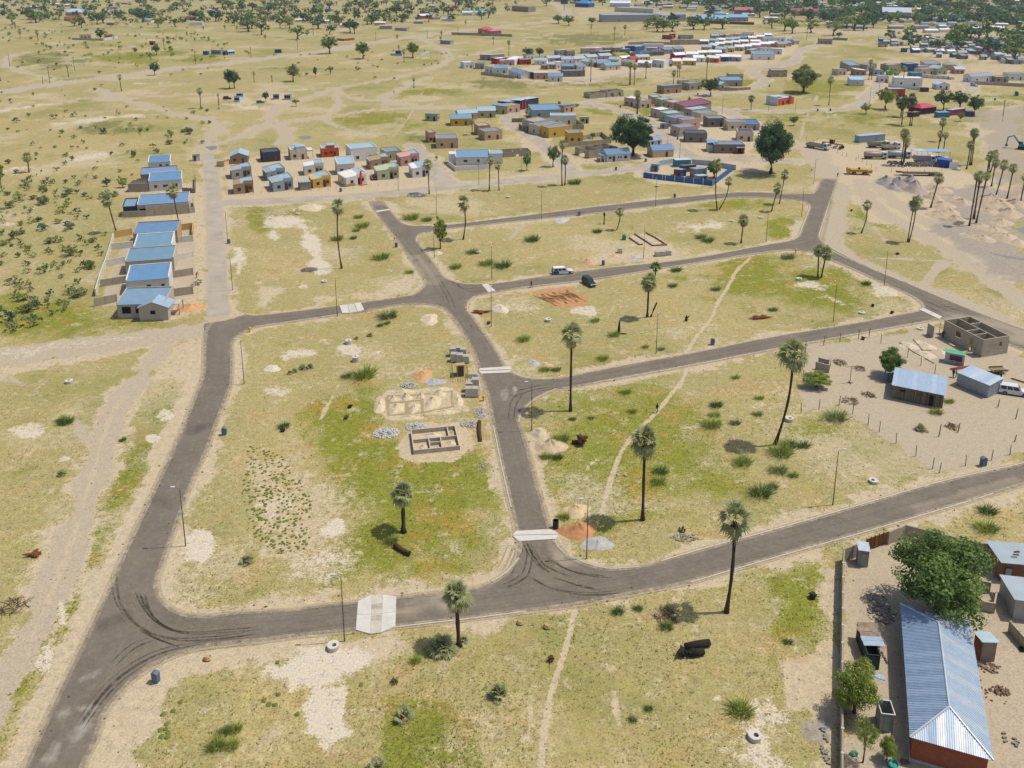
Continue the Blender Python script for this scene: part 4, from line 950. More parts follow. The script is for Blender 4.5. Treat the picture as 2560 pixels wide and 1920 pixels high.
palm('taller palm of the V shaped pair beside the blue walled yard',t21(1772,150),396,30,nf=22,skirt=8,tx=1786,seed=9,rad=.15,bend=-.5)
palm('shorter leaning palm of the V shaped pair beside the blue walled yard',t21(1790,150),441,24,nf=16,skirt=5,tx=1817,seed=10,rad=.14,bend=.8)
palm('leaning palm left of the upper right road with a tilted trunk',t31(30,165),456,29,nf=20,skirt=6,tx=1939,seed=11,rad=.15)
palm('thin palm close behind the leaning palm at the upper right road',t31(98,100),424,26,nf=20,skirt=5,tx=1955,seed=12,rad=.14)
palm('single palm on the green patch right of the upper right road',t31(805,355),501,28,nf=22,skirt=3,tx=2161,seed=13,rad=.15,bend=.5)
palm('front trunk of the twin palms beside the wheel ruts',t31(1216,435),488,38,nf=24,skirt=6,tx=2280,seed=14,rad=.15,bend=.4)
palm('rear trunk of the twin palms beside the wheel ruts',t31(1205,428),497,34,nf=20,skirt=5,tx=2272,seed=15,rad=.14)
palm('left trunk of the shaggy palm clump at the right road bend',t31(430,735),612,36,nf=26,skirt=10,tx=2043,seed=16,rad=.17)
palm('right trunk of the shaggy palm clump at the right road bend',t31(460,738),616,38,nf=26,skirt=10,tx=2061,seed=17,rad=.17)
palm('big fan palm with a curved trunk in front of the fenced sandy yard',t32(62,520),853,80,nf=28,skirt=8,tx=1965,seed=18,rad=.2,bend=.55)
palm('tall straight fan palm in the middle of the large right plot',t22(1128,1175),1072,77,nf=28,skirt=8,tx=1604,seed=19,rad=.2)
palm('fan palm below the bottom road whose crown covers the asphalt',t23(1852,312),1268,94,nf=28,skirt=4,tx=1824,seed=20,rad=.21,bend=.2)
palm('short blue green palm in the grassy left block above a fallen log',t12(1275,1280),1214,66,nf=34,skirt=3,tx=1009,seed=21,rad=.27)
palm('fan palm growing out of a dark bush at the bottom road edge',t13(1755,605),1461,80,nf=32,skirt=10,tx=1143,seed=22,rad=.23)
palm('palm on scrub beyond the walled row houses on the left',t01(1005,345),483,36,nf=22,skirt=5,tx=280,seed=23,rad=.17)
palm('palm standing in front of the stepped block wall of the left houses',t01(1560,320),462,38,nf=20,skirt=8,tx=440,seed=24,rad=.16,bend=-.2)
c2=CR(820,330,7.373)
palm('palm at the road corner in front of the white house of the left estate',c2(1865,1140),399,30,nf=20,skirt=8,tx=1071,seed=25,rad=.15)
palm('left palm of the pair below the long white house',t10(2015,1645),388,28,nf=20,skirt=6,tx=1225,seed=26,rad=.15)
palm('right palm of the pair below the long white house',t10(2100,1645),402,24,nf=18,skirt=6,tx=1246,seed=27,rad=.14)
def fp(label,base,top,w,**k):return palm(label,base,top,w,near=False,**k)
c3=CR(1050,220,7.373);c4=CR(1280,230,7.373);c5=CR(1540,220,6.506)
fp('dark feathery palm between the tan houses and the blue roofed house',c3(962,862),292,21,seed=28,skirt=8)
fp('palm in front of the grey house with the stepped blue roof',c4(275,690),269,16,seed=29,skirt=8)
fp('left trunk of the twin palms at the old road junction',t20(432,1605),347,28,seed=30,skirt=9,bend=-.2)
fp('right trunk of the twin palms at the old road junction',t20(455,1600),386,30,seed=31,skirt=10,bend=.2)
fp('left palm of the pair beside the pink grey houses of the middle estate',c5(338,425),222,25,seed=32,skirt=8)
fp('right palm of the pair beside the pink grey houses of the middle estate',c5(352,425),236,20,seed=33,skirt=6)
for i,(b,tp,w,s) in enumerate([(t20(680,705),147,18,8),(t20(1015,735),153,20,9),(t20(1055,735),157,19,8),(t20(1022,732),156,14,5),(t20(1155,680),151,19,6),(t20(1395,725),174,18,6),(t20(1430,665),158,13,6),(t20(1447,665),160,14,5),(t20(1680,690),141,18,16)]):
 fp(['palm over the grey house with round windows','left palm of the trio in front of the far estate','right palm of the trio in front of the far estate','middle palm of the trio in front of the far estate','single palm right of the palm trio in front of the far estate','dark palm lower left of the two slim ones before the yellow gabled house','left slim palm before the yellow gabled house','right slim palm before the yellow gabled house','tall shaggy column like palm in front of the far orange house'][i],b,tp,w,seed=34+i,skirt=s,rad=.2)
fp('shaggy dark palm leafy to the ground left of the red house',t20(2065,950),236,23,seed=44,skirt=16,nf=26,green='d')
fp('lone palm with a bare trunk right of the red house',t30(525,910),189,22,seed=45)
for i,(b,tp,w) in enumerate([(t30(870,690),147,15),(t30(895,690),165,13),(t30(1000,640),156,11),(t30(1090,715),168,22),(t30(1120,700),166,20),(t30(1165,740),163,17),(t30(1155,1075),240,30),(t30(1225,1085),232,28),(t30(1240,1088),243,26),(t30(1470,1300),323,23),(t30(1516,1310),327,22),(t30(1490,1222),292,26),(t30(1150,1425),318,30),(t30(1165,1428),326,34),(t30(1175,1400),345,26),(t30(1715,1460),349,24),(t30(1742,1425),317,28),(t30(1757,1428),320,30)]):
 fp(['taller palm of the pair behind the white box house','shorter palm of the pair behind the white box house','small palm before the brown house of the right estate','left palm crown over the white flat house','middle palm crown over the white flat house','right leaning palm over the white flat house','left trunk of the dark palm group beside the red roofed bar','middle trunk of the dark palm group beside the red roofed bar','leaning trunk of the dark palm group beside the red roofed bar','left lower palm above the truck yard','right lower palm above the truck yard','upper palm of the three above the truck yard','left trunk of the palms standing among the tank trucks','middle trunk of the palms standing among the tank trucks','right trunk of the palms standing among the tank trucks','short left palm of the tall trio right of the truck yard','middle palm of the tall trio right of the truck yard','right palm of the tall trio right of the truck yard'][i],b,tp,w,seed=50+i,skirt=6,green='d' if i in (6,7,8) else 'g',rad=.2)
for i,(b,tp,w,x) in enumerate([(t31(1738,295),430,26,2429),(t31(1780,235),426,27,2437),(t31(1797,272),427,28,2451),(t31(1775,225),440,20,2436),(t31(1405,135),428,34,2336),(t30(1905,1520),376,28,2472),(t30(1930,1610),393,28,2479),(t31(1965,45),397,31,2499),(t31(2065,55),407,30,2525),(t31(2180,95),430,28,2556),(t30(1890,1500),385,24,2468),(t30(1920,1490),372,26,2480)]):
 palm(['front left trunk of the four palms on the tipped sand','back trunk of the four palms on the tipped sand','front right trunk of the four palms on the tipped sand','hidden short palm among the four on the tipped sand','lone palm between the grey gravel heaps','upper left palm of the row at the right picture edge','second palm of the row at the right picture edge','third and widest palm of the row at the right picture edge','fourth palm of the row at the right picture edge','last palm of the row cut by the picture edge','thin palm hidden behind the upper left palm of the right row','rearmost palm of the right row'][i],b,tp,w,near=False,tx=x,seed=70+i,skirt=5,rad=.19)
for i,(b,tp,w,s,nf) in enumerate([(t00(1050,785),184,17,4,20),(t00(595,665),161,10,3,16),(t00(1735,938),217,22,16,26),(t00(1890,910),231,11,3,14),(t00(2195,710),178,12,3,14),(t10(1365,760),192,12,3,16),(t10(140,710),186,9,3,14),(t10(1280,540),122,14,6,20),(t00(250,1490),378,31,14,26),(t10(1235,440),111,10,4,16),(t20(885,350),64,11,3,16),(t20(975,308),61,12,5,18),(t20(682,305),62,9,3,14),(t10(2050,385),88,11,8,18),(t10(2185,480),99,14,6,20),(t00(175,330),70,16,12,22),(t00(330,352),73,14,12,22),(t00(1420,430),93,12,12,18),(t10(495,305),48,11,10,18),(t00(5,700),165,14,4,18)]):
 fp(['palm left of the track junction in the open bushland','small palm inside the curved track on the left','shaggy double palm in the open bushland near the shacks','thin palm right of the shaggy double palm','thin palm right of the pair of grey green trees','small palm beside the straight footpath in the bush','tiny palm at the pale clearing with three trees','palm in front of the big tree over the blue shed','squat shaggy palm in the scrub at the left edge','palm at the left of the big tree over the blue shed','bare trunked palm on the far green field','pair like palm on the far green field','small palm at the left of the far green field','palm left of the pair of dark trees at the far estate','tall palm at the left end of the far estate','left shaggy palm in the far left corner','right shaggy palm in the far left corner','shaggy palm beside the round dark tree','palm trio crown in the distant bush','palm cut by the left picture edge'][i],b,tp,w,seed=90+i,skirt=s,nf=nf,rad=.2)
for i,(lb,b,w) in enumerate([('dark young palm at the top right of the green meadow',t13(2085,1030),52),('dark young palm on the upper edge of the green meadow',t13(1275,1225),50),('young palm cut by the bottom picture edge',t13(1045,1680),58),('young palm in the speckled bare patch of the left block',t02(2140,1540),36),('tiny palm standing on the white sand above the concrete ring',t11(868,1270),12),('small young palm above the first concrete ring',t11(985,1245),16),('dark young palm of four in a row, left block',t11(290,1570),15),('second young palm of the row in the left block',t11(335,1555),17),('tallest young palm of the row in the left block',t11(405,1530),22),('right end young palm of the row in the left block',t11(470,1520),20),('spiky young palm on the sandy yard in front of the wood walled house',t32(1320,400),30),('spiky little palm in the left meadow beside the dirt track',t02(530,790),24)]):
 young_palm(lb,b,w,20,seed=i)
young_palm('young palm in left scrub with grey leaves',t01(370,300),20,18,31);young_palm('second young palm in left scrub left of the grey one',t01(195,360),20,18,32)
for i,(b,w,h,c) in enumerate([(t13(1605,640),84,3.0,'t')]):
 young_palm('dense dark bush of palm suckers at the foot of the road edge palm',b,66,60,seed=40,el0=80,el1=12)
young_palm('pale grey suckers beside the trunk of the road edge palm',t13(1800,560),24,14,seed=42)
LMK+=[('tall slim palm of the upper left plot',(854,671)),('palm at the top junction',(1158,598)),('palm at the curved kerb',(1426,1028)),('shaggy palm',(1621,792)),('skirted palm by the middle road',(1853,607)),('palm clump at the road bend',(2050,692)),('big curved palm',(1937,1110)),('tall straight palm',(1605,1300)),('palm whose crown covers the asphalt',(1815,1529)),('short palm of the left block',(1009,1330)),('palm at the bottom road edge',(1149,1615)),('concrete ring in the bare corner',(1886,1840)),('two charred logs',(1740,1625)),('blue grey box at the left bend',(390,1705)),('white pickup',(1406,684)),('brown trenches',(1400,745)),('block footing',(1090,1110)),('trench outlines',(1060,1010)),('small leafy tree',(1100,622)),('grey box by the yellow hydrant',(990,618)),('black upright stump',(1547,835)),('crossroads',(1120,740)),('three slab crossing',(880,772)),('stick walled house',(2300,1020)),('large compound tree',(2351,1500)),('tall pale soil heap',(1375,1117)),('uprooted root plate',(1453,1112)),('walker on the footpath',(1642,1031)),('bright drain crossing',(1220,727)),('fenced block stacks',(1150,910)),('dirt track on the left',(230,1060)),('twin palms by the wheel ruts',(2270,606)),('green drum',(1560,600)),('top road',(1500,517)),('pale cattle of rings on white sand',(880,870)),('lamp over the right plot',(2082,1262)),('long compound wall',(2100,1550)),('bottom right road',(2330,1250))]
LMK=[l for l in LMK if 'cattle' not in l[0]]
TUFTS=[(t23(1965,1180),50,'b'),(t03(1860,1490),36,'b'),(t03(1990,1480),30,'b'),(t03(2020,1340),30,'b'),(t03(1920,1370),28,'o'),(t23(1175,1155),17,'g'),(t23(1040,1250),18,'o'),(t23(910,320),24,'g'),(t23(1085,290),18,'g'),(t22(1720,370),36,'b'),(t22(1745,280),22,'b'),(t22(1760,195),24,'g'),(t22(2135,130),17,'b'),(t22(1990,690),36,'b'),(t22(2140,960),42,'g'),(t22(1275,770),30,'g'),(t22(1260,860),28,'b'),(t22(425,485),30,'b'),(t22(285,640),24,'b'),(t22(385,645),22,'g'),(t22(980,80),20,'b'),(t22(1035,245),18,'b'),(t22(1925,345),20,'o'),(t22(2120,270),18,'o'),(t22(445,1160),24,'b'),(t32(580,305),42,'o'),(t32(105,610),44,'b'),(t32(300,545),26,'g'),(t32(175,540),30,'g'),(t32(85,760),32,'o'),(t32(215,800),20,'b'),(t32(30,900),24,'o'),(t32(1450,255),22,'b'),(t32(1890,1110),34,'g'),(t32(1880,1260),40,'b'),(t11(1130,1090),34,'o'),(t11(930,1600),46,'b'),(t11(780,1600),20,'o'),(t11(920,305),26,'b'),(t11(885,225),18,'b'),(t11(700,415),24,'b'),(t11(865,340),14,'b'),(t11(840,405),14,'g'),(t11(1075,580),30,'b'),(t11(1325,700),16,'b'),(t11(1720,660),24,'b'),(t11(1985,630),26,'b'),(t11(2130,650),30,'g'),(t11(1865,530),22,'o'),(t11(1340,235),30,'b'),(t11(1475,250),20,'o'),(t21(170,425),28,'g'),(t21(95,1285),26,'b'),(t21(1415,685),20,'g'),(t21(735,350),18,'g'),(t21(1385,820),17,'g'),(t21(1760,850),18,'o'),(t21(880,1245),22,'b'),(t21(780,1450),22,'b'),(t21(280,1545),20,'b'),(t21(375,1545),20,'o'),(t21(1690,430),24,'g'),(t21(1630,400),20,'g'),(t21(715,1120),18,'b'),(t21(1150,1345),14,'b'),(t21(1285,1365),14,'o'),(t21(1930,1610),16,'b'),(t31(170,575),24,'o'),(t31(40,1025),16,'g'),(t31(845,800),18,'g'),(t12(240,375),22,'g'),(t12(1165,1370),26,'o'),(t02(565,345),28,'g'),(t02(530,320),22,'b'),(t02(1060,490),14,'g'),(t13(1375,745),24,'b'),(t23(1330,450),26,'g'),(t32(1560,160),18,'b'),(t11(1130,1140),14,'b'),(t11(1070,1160),13,'g'),(t22(680,300),12,'o'),(t22(520,310),14,'g'),(t20(540,1590),24,'g'),(t33(170,580),18,'g')]
for i,((b,w,c),lb) in enumerate(zip(TUFTS,where_all([q[0] for q in TUFTS],[{'b':'bright green','g':'mid green','o':'olive'}[q[2]]+(' big' if q[1]>31 else ' small' if q[1]<19 else '')+' leafy tuft' for q in TUFTS]))):tuft(lb,b,w,c,seed=i)
# named broadleaf trees
tree('huge dark rounded tree at the head of the new road',t30(20,1500),304,108,'near','d',0)
tree('big spreading tree in the middle of the estates beside the blue roofed houses',t20(1045,1345),289,104,'near','d',1,w=None)
tree('broad pale green tree on the open field above the red house',t30(305,800),163,80,'near','o',2)
tree('dense round tree on the road behind the middle estate',t20(1710,828),193,50,'mid','d',0)
tree('small leafy tree at the top junction beside the footpath',t11(1592,492),533,44,'tall','b',1,w=4.2)
tree('green tree at the old road junction left of the twin palms',t20(355,1440),362,34,'mid','g',1)
tree('small round tree right of the roofless ruin',t20(128,1475),384,26,'mid','g',2)
tree('leafy tree filling the corner of the blue walled yard',t20(1745,1540),396,40,'tall','g',1,w=7.0)
tree('big leafy mango like tree behind the brick house',t33(1470,330),1288,268,'near','g',0,h=9.6)
tree('bright green tree hanging over the long block wall',t33(745,1180),1617,122,'near','b',1,h=5.8)
tree('thin papaya like tree at the bottom of the compound',t33(820,1610),1783,76,'umb','b',2,h=4.6)
tree('low green bushy tree next to the papaya at the picture bottom',t33(1030,1590),1834,48,'near','b',0,h=2.6)
tree('round green tree in the fenced yard beside the tin roofed house',t31(1050,1590),852,72,'near','g',2,h=5.4)
tree('low round bush tree in the corner of the fenced yard',t32(420,25),917,70,'near','b',1,h=2.9)
tree('tree with a clear trunk left of the red roofed bar',t30(1015,945),218,52,'mid','b',0)
tree('small thin tree on the roadside left of the red roofed bar',t30(845,985),257,24,'mid','o',1)
tree('left dark tree behind the red roofed bar',t30(1512,950),224,42,'mid','d',1)
tree('middle dark tree behind the blue and red containers',t30(1655,945),228,54,'mid','d',2)
tree('leaning dark tree right of the blue kiosk',t30(1780,1000),236,44,'mid','d',0)
tree('scrawny tree in front of the red container',t30(1660,1050),279,20,'mid','o',0)
tree('round little tree on the grass above the truck yard',t30(222,1085),289,23,'mid','g',0)
tree('bush tree between the right palms above the bar',t30(1150,1010),236,40,'mid','t',1)
tree('small conical bush behind the red and black houses',t20(408,915),252,10,'tall','g',0)
tree('round garden bush at the tan hut',t20(560,925),258,14,'bush','g',0)
tree('small yard tree behind the yellow houses',t20(697,1200),331,14,'mid','g',2)
tree('clipped round tree left of the maroon roofed house',t20(1530,895),244,12,'bush','g',1,h=4)
for i,(lb,b,tp,w,k,c) in enumerate([('left tree of the grey green pair in the open bush',t00(1985,765),170,28,'mid','t'),('right tree of the grey green pair in the open bush',t00(2025,765),176,34,'mid','t'),('wide tree at the pale clearing in the bush',t10(322,705),160,42,'mid','o'),('slim tree at the pale clearing in the bush',t10(512,665),165,13,'tall','t'),('round topped little tree at the pale clearing',t10(645,645),166,19,'umb','g'),('big tree on the roadside left of the red walled yard',t10(637,465),88,46,'mid','g'),('big tree in the middle of the roadside meadow',t10(925,508),102,42,'mid','g'),('big tree over the blue shed',t10(1357,497),106,40,'mid','g'),('flat topped little tree at the track curve',t10(347,920),249,22,'umb','g'),('grey green tree among the shacks',t10(85,880),228,20,'mid','t'),('dense tree beyond the pale gravel road',t00(1352,475),110,26,'mid','g'),('round dark tree by the walled yard',t00(868,335),69,30,'bush','d'),('left dark tree at the far estate',t20(140,498),118,30,'mid','d'),('right dark tree at the far estate',t20(237,495),119,22,'mid','d'),('light tree on the pale road edge',t00(1338,650),155,27,'mid','t'),('tree at the right of the far warehouse row',t20(1308,278),46,37,'mid','g'),('round tree beyond the green field',t20(490,222),38,30,'mid','g'),('wide tree left of the far warehouse',t20(400,205),37,34,'mid','g'),('tree before the dark warehouse wall',t20(690,215),42,24,'mid','g'),('tree above the blue shanty',t30(610,325),80,17,'mid','d'),('shrubby tree on the bush trail',t00(1480,1190),326,16,'bush','b'),('dark shrub in the shallow hollow',t00(900,1155),318,20,'bush','t'),('green shrub right of the upper left houses',t00(1060,1620),439,30,'bush','b'),('pale shrub tree in front of the left scrub',t00(925,1610),443,22,'bush','t'),('shrub beside the sandy flat',t00(1155,1360),373,17,'bush','g'),('bright tree cut by the left picture edge',t00(10,1620),392,26,'tall','b'),('small tree at the left estate street corner',c2(2005,520),389,9,'mid','b')]):
 tree(lb,b,tp,w,k,c,i)
# street furniture
LP=MB();LP.tube([(0,0,0),(0,0,1.2),(0,0,8.5)],[.085,.075,.045],6);LPM=LP.mesh('pole',mat('lamp_pole',hexc('6a625a',.6),.6,.1,2))
LAM=MB().tube([(0,0,8.4),(.05,0,8.62),(.75,0,8.78)],[.035,.03,.03],5).mesh('arm',STEEL);LHM=MB().box(.6,1.15,-.11,.11,8.74,8.86).mesh('lamp_head',mat('lamp_head',hexc('d0d4d6',.8),.4))
def lamp(label,b,az):
 t=thing('street_lamp',label,'street lamp',gp(*b),az,'thin street lamps along the roads');obj('pole',LPM,t);obj('arm',LAM,t);obj('lamp_head',LHM,t)
for lb,b,az in [('street lamp right of the left road with its shadow on the asphalt',t02(1605,1400),PI),('street lamp over the bottom road next to the concrete ring',t13(765,563),PI),('street lamp beside the pale gravel heap at the lower junction',t22(645,1510),PI),('street lamp in the large right plot above the bottom road',t32(560,1045),0),('street lamp below the three slab crossing',t11(702,1078),PI/2),('street lamp beside the reddish fallen stump',t11(2033,1165),PI/2),('street lamp left of the bright crossing by the white pickup',t11(2037,755),-PI/2),('street lamp next to the small leafy tree',t11(1540,570),-PI/2),('street lamp above the top junction',t11(1560,195),PI/2),('street lamp in front of the dead black trunk',t21(1245,1395),-PI/2),('street lamp by the brown brick outlines',t21(1137,572),-PI/2),('street lamp near the top road right of the green shrub',t21(1240,125),PI/2),('street lamp at the top road near two grey boxes',t21(255,235),PI/2),('street lamp at the curved kerb left of the road palm',t22(170,405),PI),('street lamp in the green corner plot above the yard',t31(563,1120),PI/2),('street lamp on the outside of the right road',t31(1003,810),PI),('street lamp inside the corner of the upper right road',t31(290,210),0),('street lamp by the sandy road head',t30(395,1590),0),('street lamp on the right plot edge by the pale footpath',t21(2195,435),PI),('street lamp at the old road left of the upper left plot',t01(2010,850),PI),('street lamp right of the old road on the green plot',t01(1968,430),PI),('street lamp at the left end of the upper left road',t02(2110,0),PI),('street lamp at the palms by the old road',t20(80,1500),-PI/2),('street lamp in the middle estate bend',t20(1448,1370),PI),('street lamp on the middle estate road',t20(1345,1250),PI),('street lamp behind the twin palms of the estate',t20(1157,1040),0),('street lamp left of the red house',t30(235,965),PI/2),('street lamp on the curved road by the bar',t30(878,890),PI),('street lamp at the road of the white box house',t30(960,770),PI),('street lamp at the right picture edge beside the pale path',t30(2025,1050),PI),('street lamp at the fork by the grey estate',t20(1815,990),0),('street lamp in front of the purple red orange house row',t10(1230,1650),PI/2),('street lamp left of the long white house',t20(2215,960),PI),('street lamp at the tan house plot',t10(1925,1600),0)]:
 lamp(lb,b,az)
BOXM=mat('meter_box',hexc('6e7f90',.62),.6,.08,2);BOXD=mat('meter_door',hexc('7a8c9c',.62),.5)
bm_=MB().box(-.36,.36,-.26,.26,0,1.2).mesh('cabinet',BOXM);bl_=MB().prism([(-.4,-.3,1.2),(.4,-.3,1.2),(0,-.3,1.36)],(0,0,0),(0,.6,0)).mesh('lid',BOXM);bd_=MB().box(-.3,.3,-.275,-.262,.15,1.1).mesh('door',BOXD);bp_=MB().box(-.5,.5,-.4,.4,0,.05).mesh('base_slab',CONC)
for lb,b,s in [('blue grey meter box beside the lower left road bend',t03(1350,915),1),('blue grey meter box right of the left road',t02(1940,440),1),('blue grey meter box above the right hand road by the footpath',t21(1732,1320),1),('grey meter box behind the white pickup on the middle road',t21(788,633),1),('grey meter box below the top road',t21(580,205),1),('grey meter box above the top road',t21(1405,50),1),('blue grey meter box by the wire fence at the bottom right road',t32(1857,708),1.15),('grey meter box next to the yellow hydrant on the upper road',t11(1212,478),1),('grey meter box below the fenced block stacks',t11(1898,1638),1),('grey meter box right of the old left road',t01(1978,445),1),('grey meter box at the old road by the blue walled yard',t20(898,1472),1),('grey meter box on the pavement before the cream blue roofed house',t20(1155,1398),1),('small meter box in front of the purple red orange house row',c2(237,1100),1),('green meter box by the path left of the lone palm',t30(538,960),1),('green meter box on the roadside right of the red house',t30(428,962),1),('green meter box near the right path',t30(1960,868),1),('meter box at the bend before the wide tree',t30(12,750),1),('meter box beside the estate bend by the tan hut',t20(935,930),1),('meter box left of the first grey house',t20(1430,1205),1),('meter box at the mid estate crossing',t20(1605,822),1)]:
 t=thing('meter_box',lb,'meter box',gp(*b),R.uniform(-.3,.3),'grey roadside meter boxes');t.scale=(s,s,s)
 obj('cabinet',bm_,t);obj('lid',bl_,t);obj('door',bd_,t);obj('base_slab',bp_,t)
YEL=paint('e8c020',.8)
hm=MB().cyl((0,0,0),.16,.7,8,r2=.14);hm.lathe([(.2,.66),(.2,.74),(.1,.9),(.01,.95)],8);hm.tube([(-.28,0,.55),(.28,0,.55)],.07,6);HYD=hm.mesh('hydrant_body',YEL);hcap=MB().box(-.32,-.27,-.1,.1,.45,.65);hcap.box(.27,.32,-.1,.1,.45,.65);HC=hcap.mesh('cap',YEL)
for lb,b in [('yellow hydrant beside a grey meter box at the upper road',t11(1197,418)),('yellow hydrant at the upper left corner of the left block',t01(2158,1210)),('yellow hydrant at the stacked grey blocks',t12(1966,145)),('yellow hydrant at the right road bend by the palm clump',t31(240,525)),('yellow hydrant on the grass at the sandy road head',t30(378,1480))]:
 t=thing('fire_hydrant',lb,'hydrant',gp(*b),.4,'yellow fire hydrants');t.scale=(1.25,)*3;obj('body',HYD,t);obj('cap',HC,t)
bin_=thing('litter_bin','black open topped drum bin beside the concrete crossing','bin',gp(*t22(377,1245)))
part('drum',MB().lathe([(.01,.05),(.4,.05),(.4,1.15),(.36,1.15),(.36,.12),(.01,.12)],14),mat('bin_black',hexc('3a3832',.6),.6),bin_);part('rim',MB().lathe([(.36,1.15),(.42,1.15),(.42,1.2),(.36,1.2)],14),mat('bin_black',hexc('3a3832',.6),.6),bin_)
def ring_thing(label,b,h=.5,r=.66):
 t=thing('manhole_ring',label,'manhole ring',gp(*b),R.uniform(0,6),'concrete manhole rings')
 part('ring',MB().lathe([(r,0),(r,h-.12),(r*.98,h-.1)],24),CONC,t)
 ox=r*.22
 top=MB();n=24
 for k in range(n):
  a,b2=2*PI*k/n,2*PI*(k+1)/n
  o0,o1=Vector((r*1.02*math.cos(a),r*1.02*math.sin(a),h)),Vector((r*1.02*math.cos(b2),r*1.02*math.sin(b2),h))
  i0,i1=Vector((ox+.4*r*math.cos(a),.4*r*math.sin(a),h)),Vector((ox+.4*r*math.cos(b2),.4*r*math.sin(b2),h))
  dn=Vector((0,0,-.12));top.quad(o0,o1,i1,i0);top.quad(o0+dn,o1+dn,o1,o0);top.quad(i0,i1,i1+dn*2.5,i0+dn*2.5)
 part('cover_slab',top,CONCL,t);part('cover',MB().cyl((ox,0,h-.28),.39*r,.02,16),mat('rusty_cover',hexc('7a6450',.5),.9),t)
for lb,b,h in [('concrete manhole ring beside the lamp under the bottom road',t13(668,625),.55),('concrete manhole ring in the bare bottom right corner',t23(2095,1400),.5),('concrete manhole ring by the trunk of the big curved palm',t32(182,318),.6),('tilted concrete manhole ring on the stony verge of the bottom road',t32(912,850),.45),('concrete manhole ring in the plot above the right hand road',t21(312,1118),.6),('tall concrete manhole ring below the white sand',t11(863,1462),1.0),('concrete manhole ring on the white sand of the left block',t11(800,1310),.8),('concrete manhole ring above the three slab crossing',t11(590,780),.45),('small concrete manhole ring at the top of the upper left plot',t11(362,192),.4),('concrete manhole ring right of the small leafy tree',t11(1922,530),.6),('concrete manhole ring on white sand left of the palm clump',t31(268,760),.5),('concrete manhole ring at the verge of the right green plot',t31(812,1050),.35),('concrete manhole ring sunk at the fence of the sandy yard',t31(1315,1185),.3),('concrete manhole ring in the left meadow under the pale road',t01(598,1648),.5),('concrete manhole ring on the dry plot above the top road',t20(1255,1612),.5),('concrete manhole ring by the palm above the top road',t11(2180,50),.5),('concrete manhole ring near the path right of the skirted palm',t21(2150,225),.35),('concrete manhole ring in the plot right of the V shaped palms',t21(1900,255),.35)]:
 ring_thing(lb,b,h)
# heaps
def heap(label,c,rx,ry,h,col,cat='sand heap',name='sand_heap',rough=.2,seed=0,k=.76,stuff=None):
 p=gp(*c);ax,ay=rx*mpp(c[1]),ry*mpp(c[1])*G/(c[1]-YH)
 n,m=26,9;mb=MB();rng=random.Random(seed)
 ph=[rng.uniform(0,6.28) for _ in range(6)]
 for i in range(m+1):
  t=i/m
  for kx in range(n):
   a=2*PI*kx/n;wob=1+.16*math.sin(2*a+ph[0])+.1*math.sin(3*a+ph[1])+.06*math.sin(5*a+ph[2])
   z=h*(1-t)**1.15*(1+.22*math.sin(3*a+ph[3]+t*5)) if i else h
   z=max(z+rng.uniform(-rough,rough)*h*(t*(1-t))*2,-.02) if i<m else -.05
   mb.v.append((ax*t*wob*math.cos(a),ay*t*wob*math.sin(a),z))
 for i in range(m):
  for kx in range(n):
   a,b=i*n+kx,i*n+(kx+1)%n;mb.f.append((a,a+n,b+n,b));mb.m.append(0)
 o=single(name,mb,mat(name+'_'+col,hexc(col,k),.95,.2,1.6,bump=.5,bscale=5),label,cat,p,smooth=True)
 return o
heap('orange sand heap with a brown crest beside the lower junction',t22(570,1270),46,24,1.3,'c98f62',seed=1)
heap('pale sandy heap behind the orange sand heap',t22(550,1100),38,18,.9,'d8bd92',seed=2)
heap('flat grey gravel heap beside the lower junction lamp',t22(735,1380),38,22,.5,'b9b4ac','gravel heap','gravel_heap',seed=3)
heap('tall pale soil heap beside the uprooted stump',t22(330,545),38,22,1.3,'cdb894',seed=4);heap('low stony soil heap above the tall pale soil heap',t22(240,430),24,16,.7,'c8b898',seed=5)
heap('orange sand heap above the trench outlines in the left block',t11(1440,1590),30,15,.9,'d0a272',seed=6);heap('flat grey gravel heap beside the fenced stacks',t11(1540,1640),28,10,.4,'b4b4b4','gravel heap','gravel_heap',seed=7)
heap('orange sand heap at the corner of the unfinished gabled house',t01(1650,1000),36,13,.9,'d2a070',seed=8)
heap('pink sand heap at the kerb of the middle junction',t21(290,1500),20,10,.5,'d4b08e',seed=9);heap('grey gravel heap at the middle junction',t21(190,1480),15,9,.4,'b8b6b0','gravel heap','gravel_heap',seed=10)
heap('pale sand heap beside the reddish fallen stump',t11(2110,1010),21,12,.7,'d8c8ac',seed=11);heap('pink sand heap behind the white pickup',t21(650,610),19,8,.9,'d0a482',seed=12);heap('small pink sand heap left of the brick stacks',t21(880,555),14,5,.5,'d6ae88',seed=13);heap('grey gravel heap in front of the brick stacks',t21(1060,565),17,5,.4,'bcbab6','gravel heap','gravel_heap',seed=14)
heap('flat pale grey heap below the top road',t21(430,245),20,7,.35,'c4bfb8','gravel heap','gravel_heap',seed=15)
heap('pale round sand heap in the left block beside the dark young palms',t11(140,1525),20,11,.3,'d8cdb0',seed=16);heap('sand heap at the top of the upper left plot',t11(480,135),32,9,.8,'d8c6a4',seed=17);heap('pale sand heap at the foot of the small leafy tree',t11(1560,530),15,6,.5,'d0c0a0',seed=18)
heap('pale soil heap on the inner corner above the fallen trunk',t11(1500,1100),26,14,.6,'d6c4a2',seed=19)
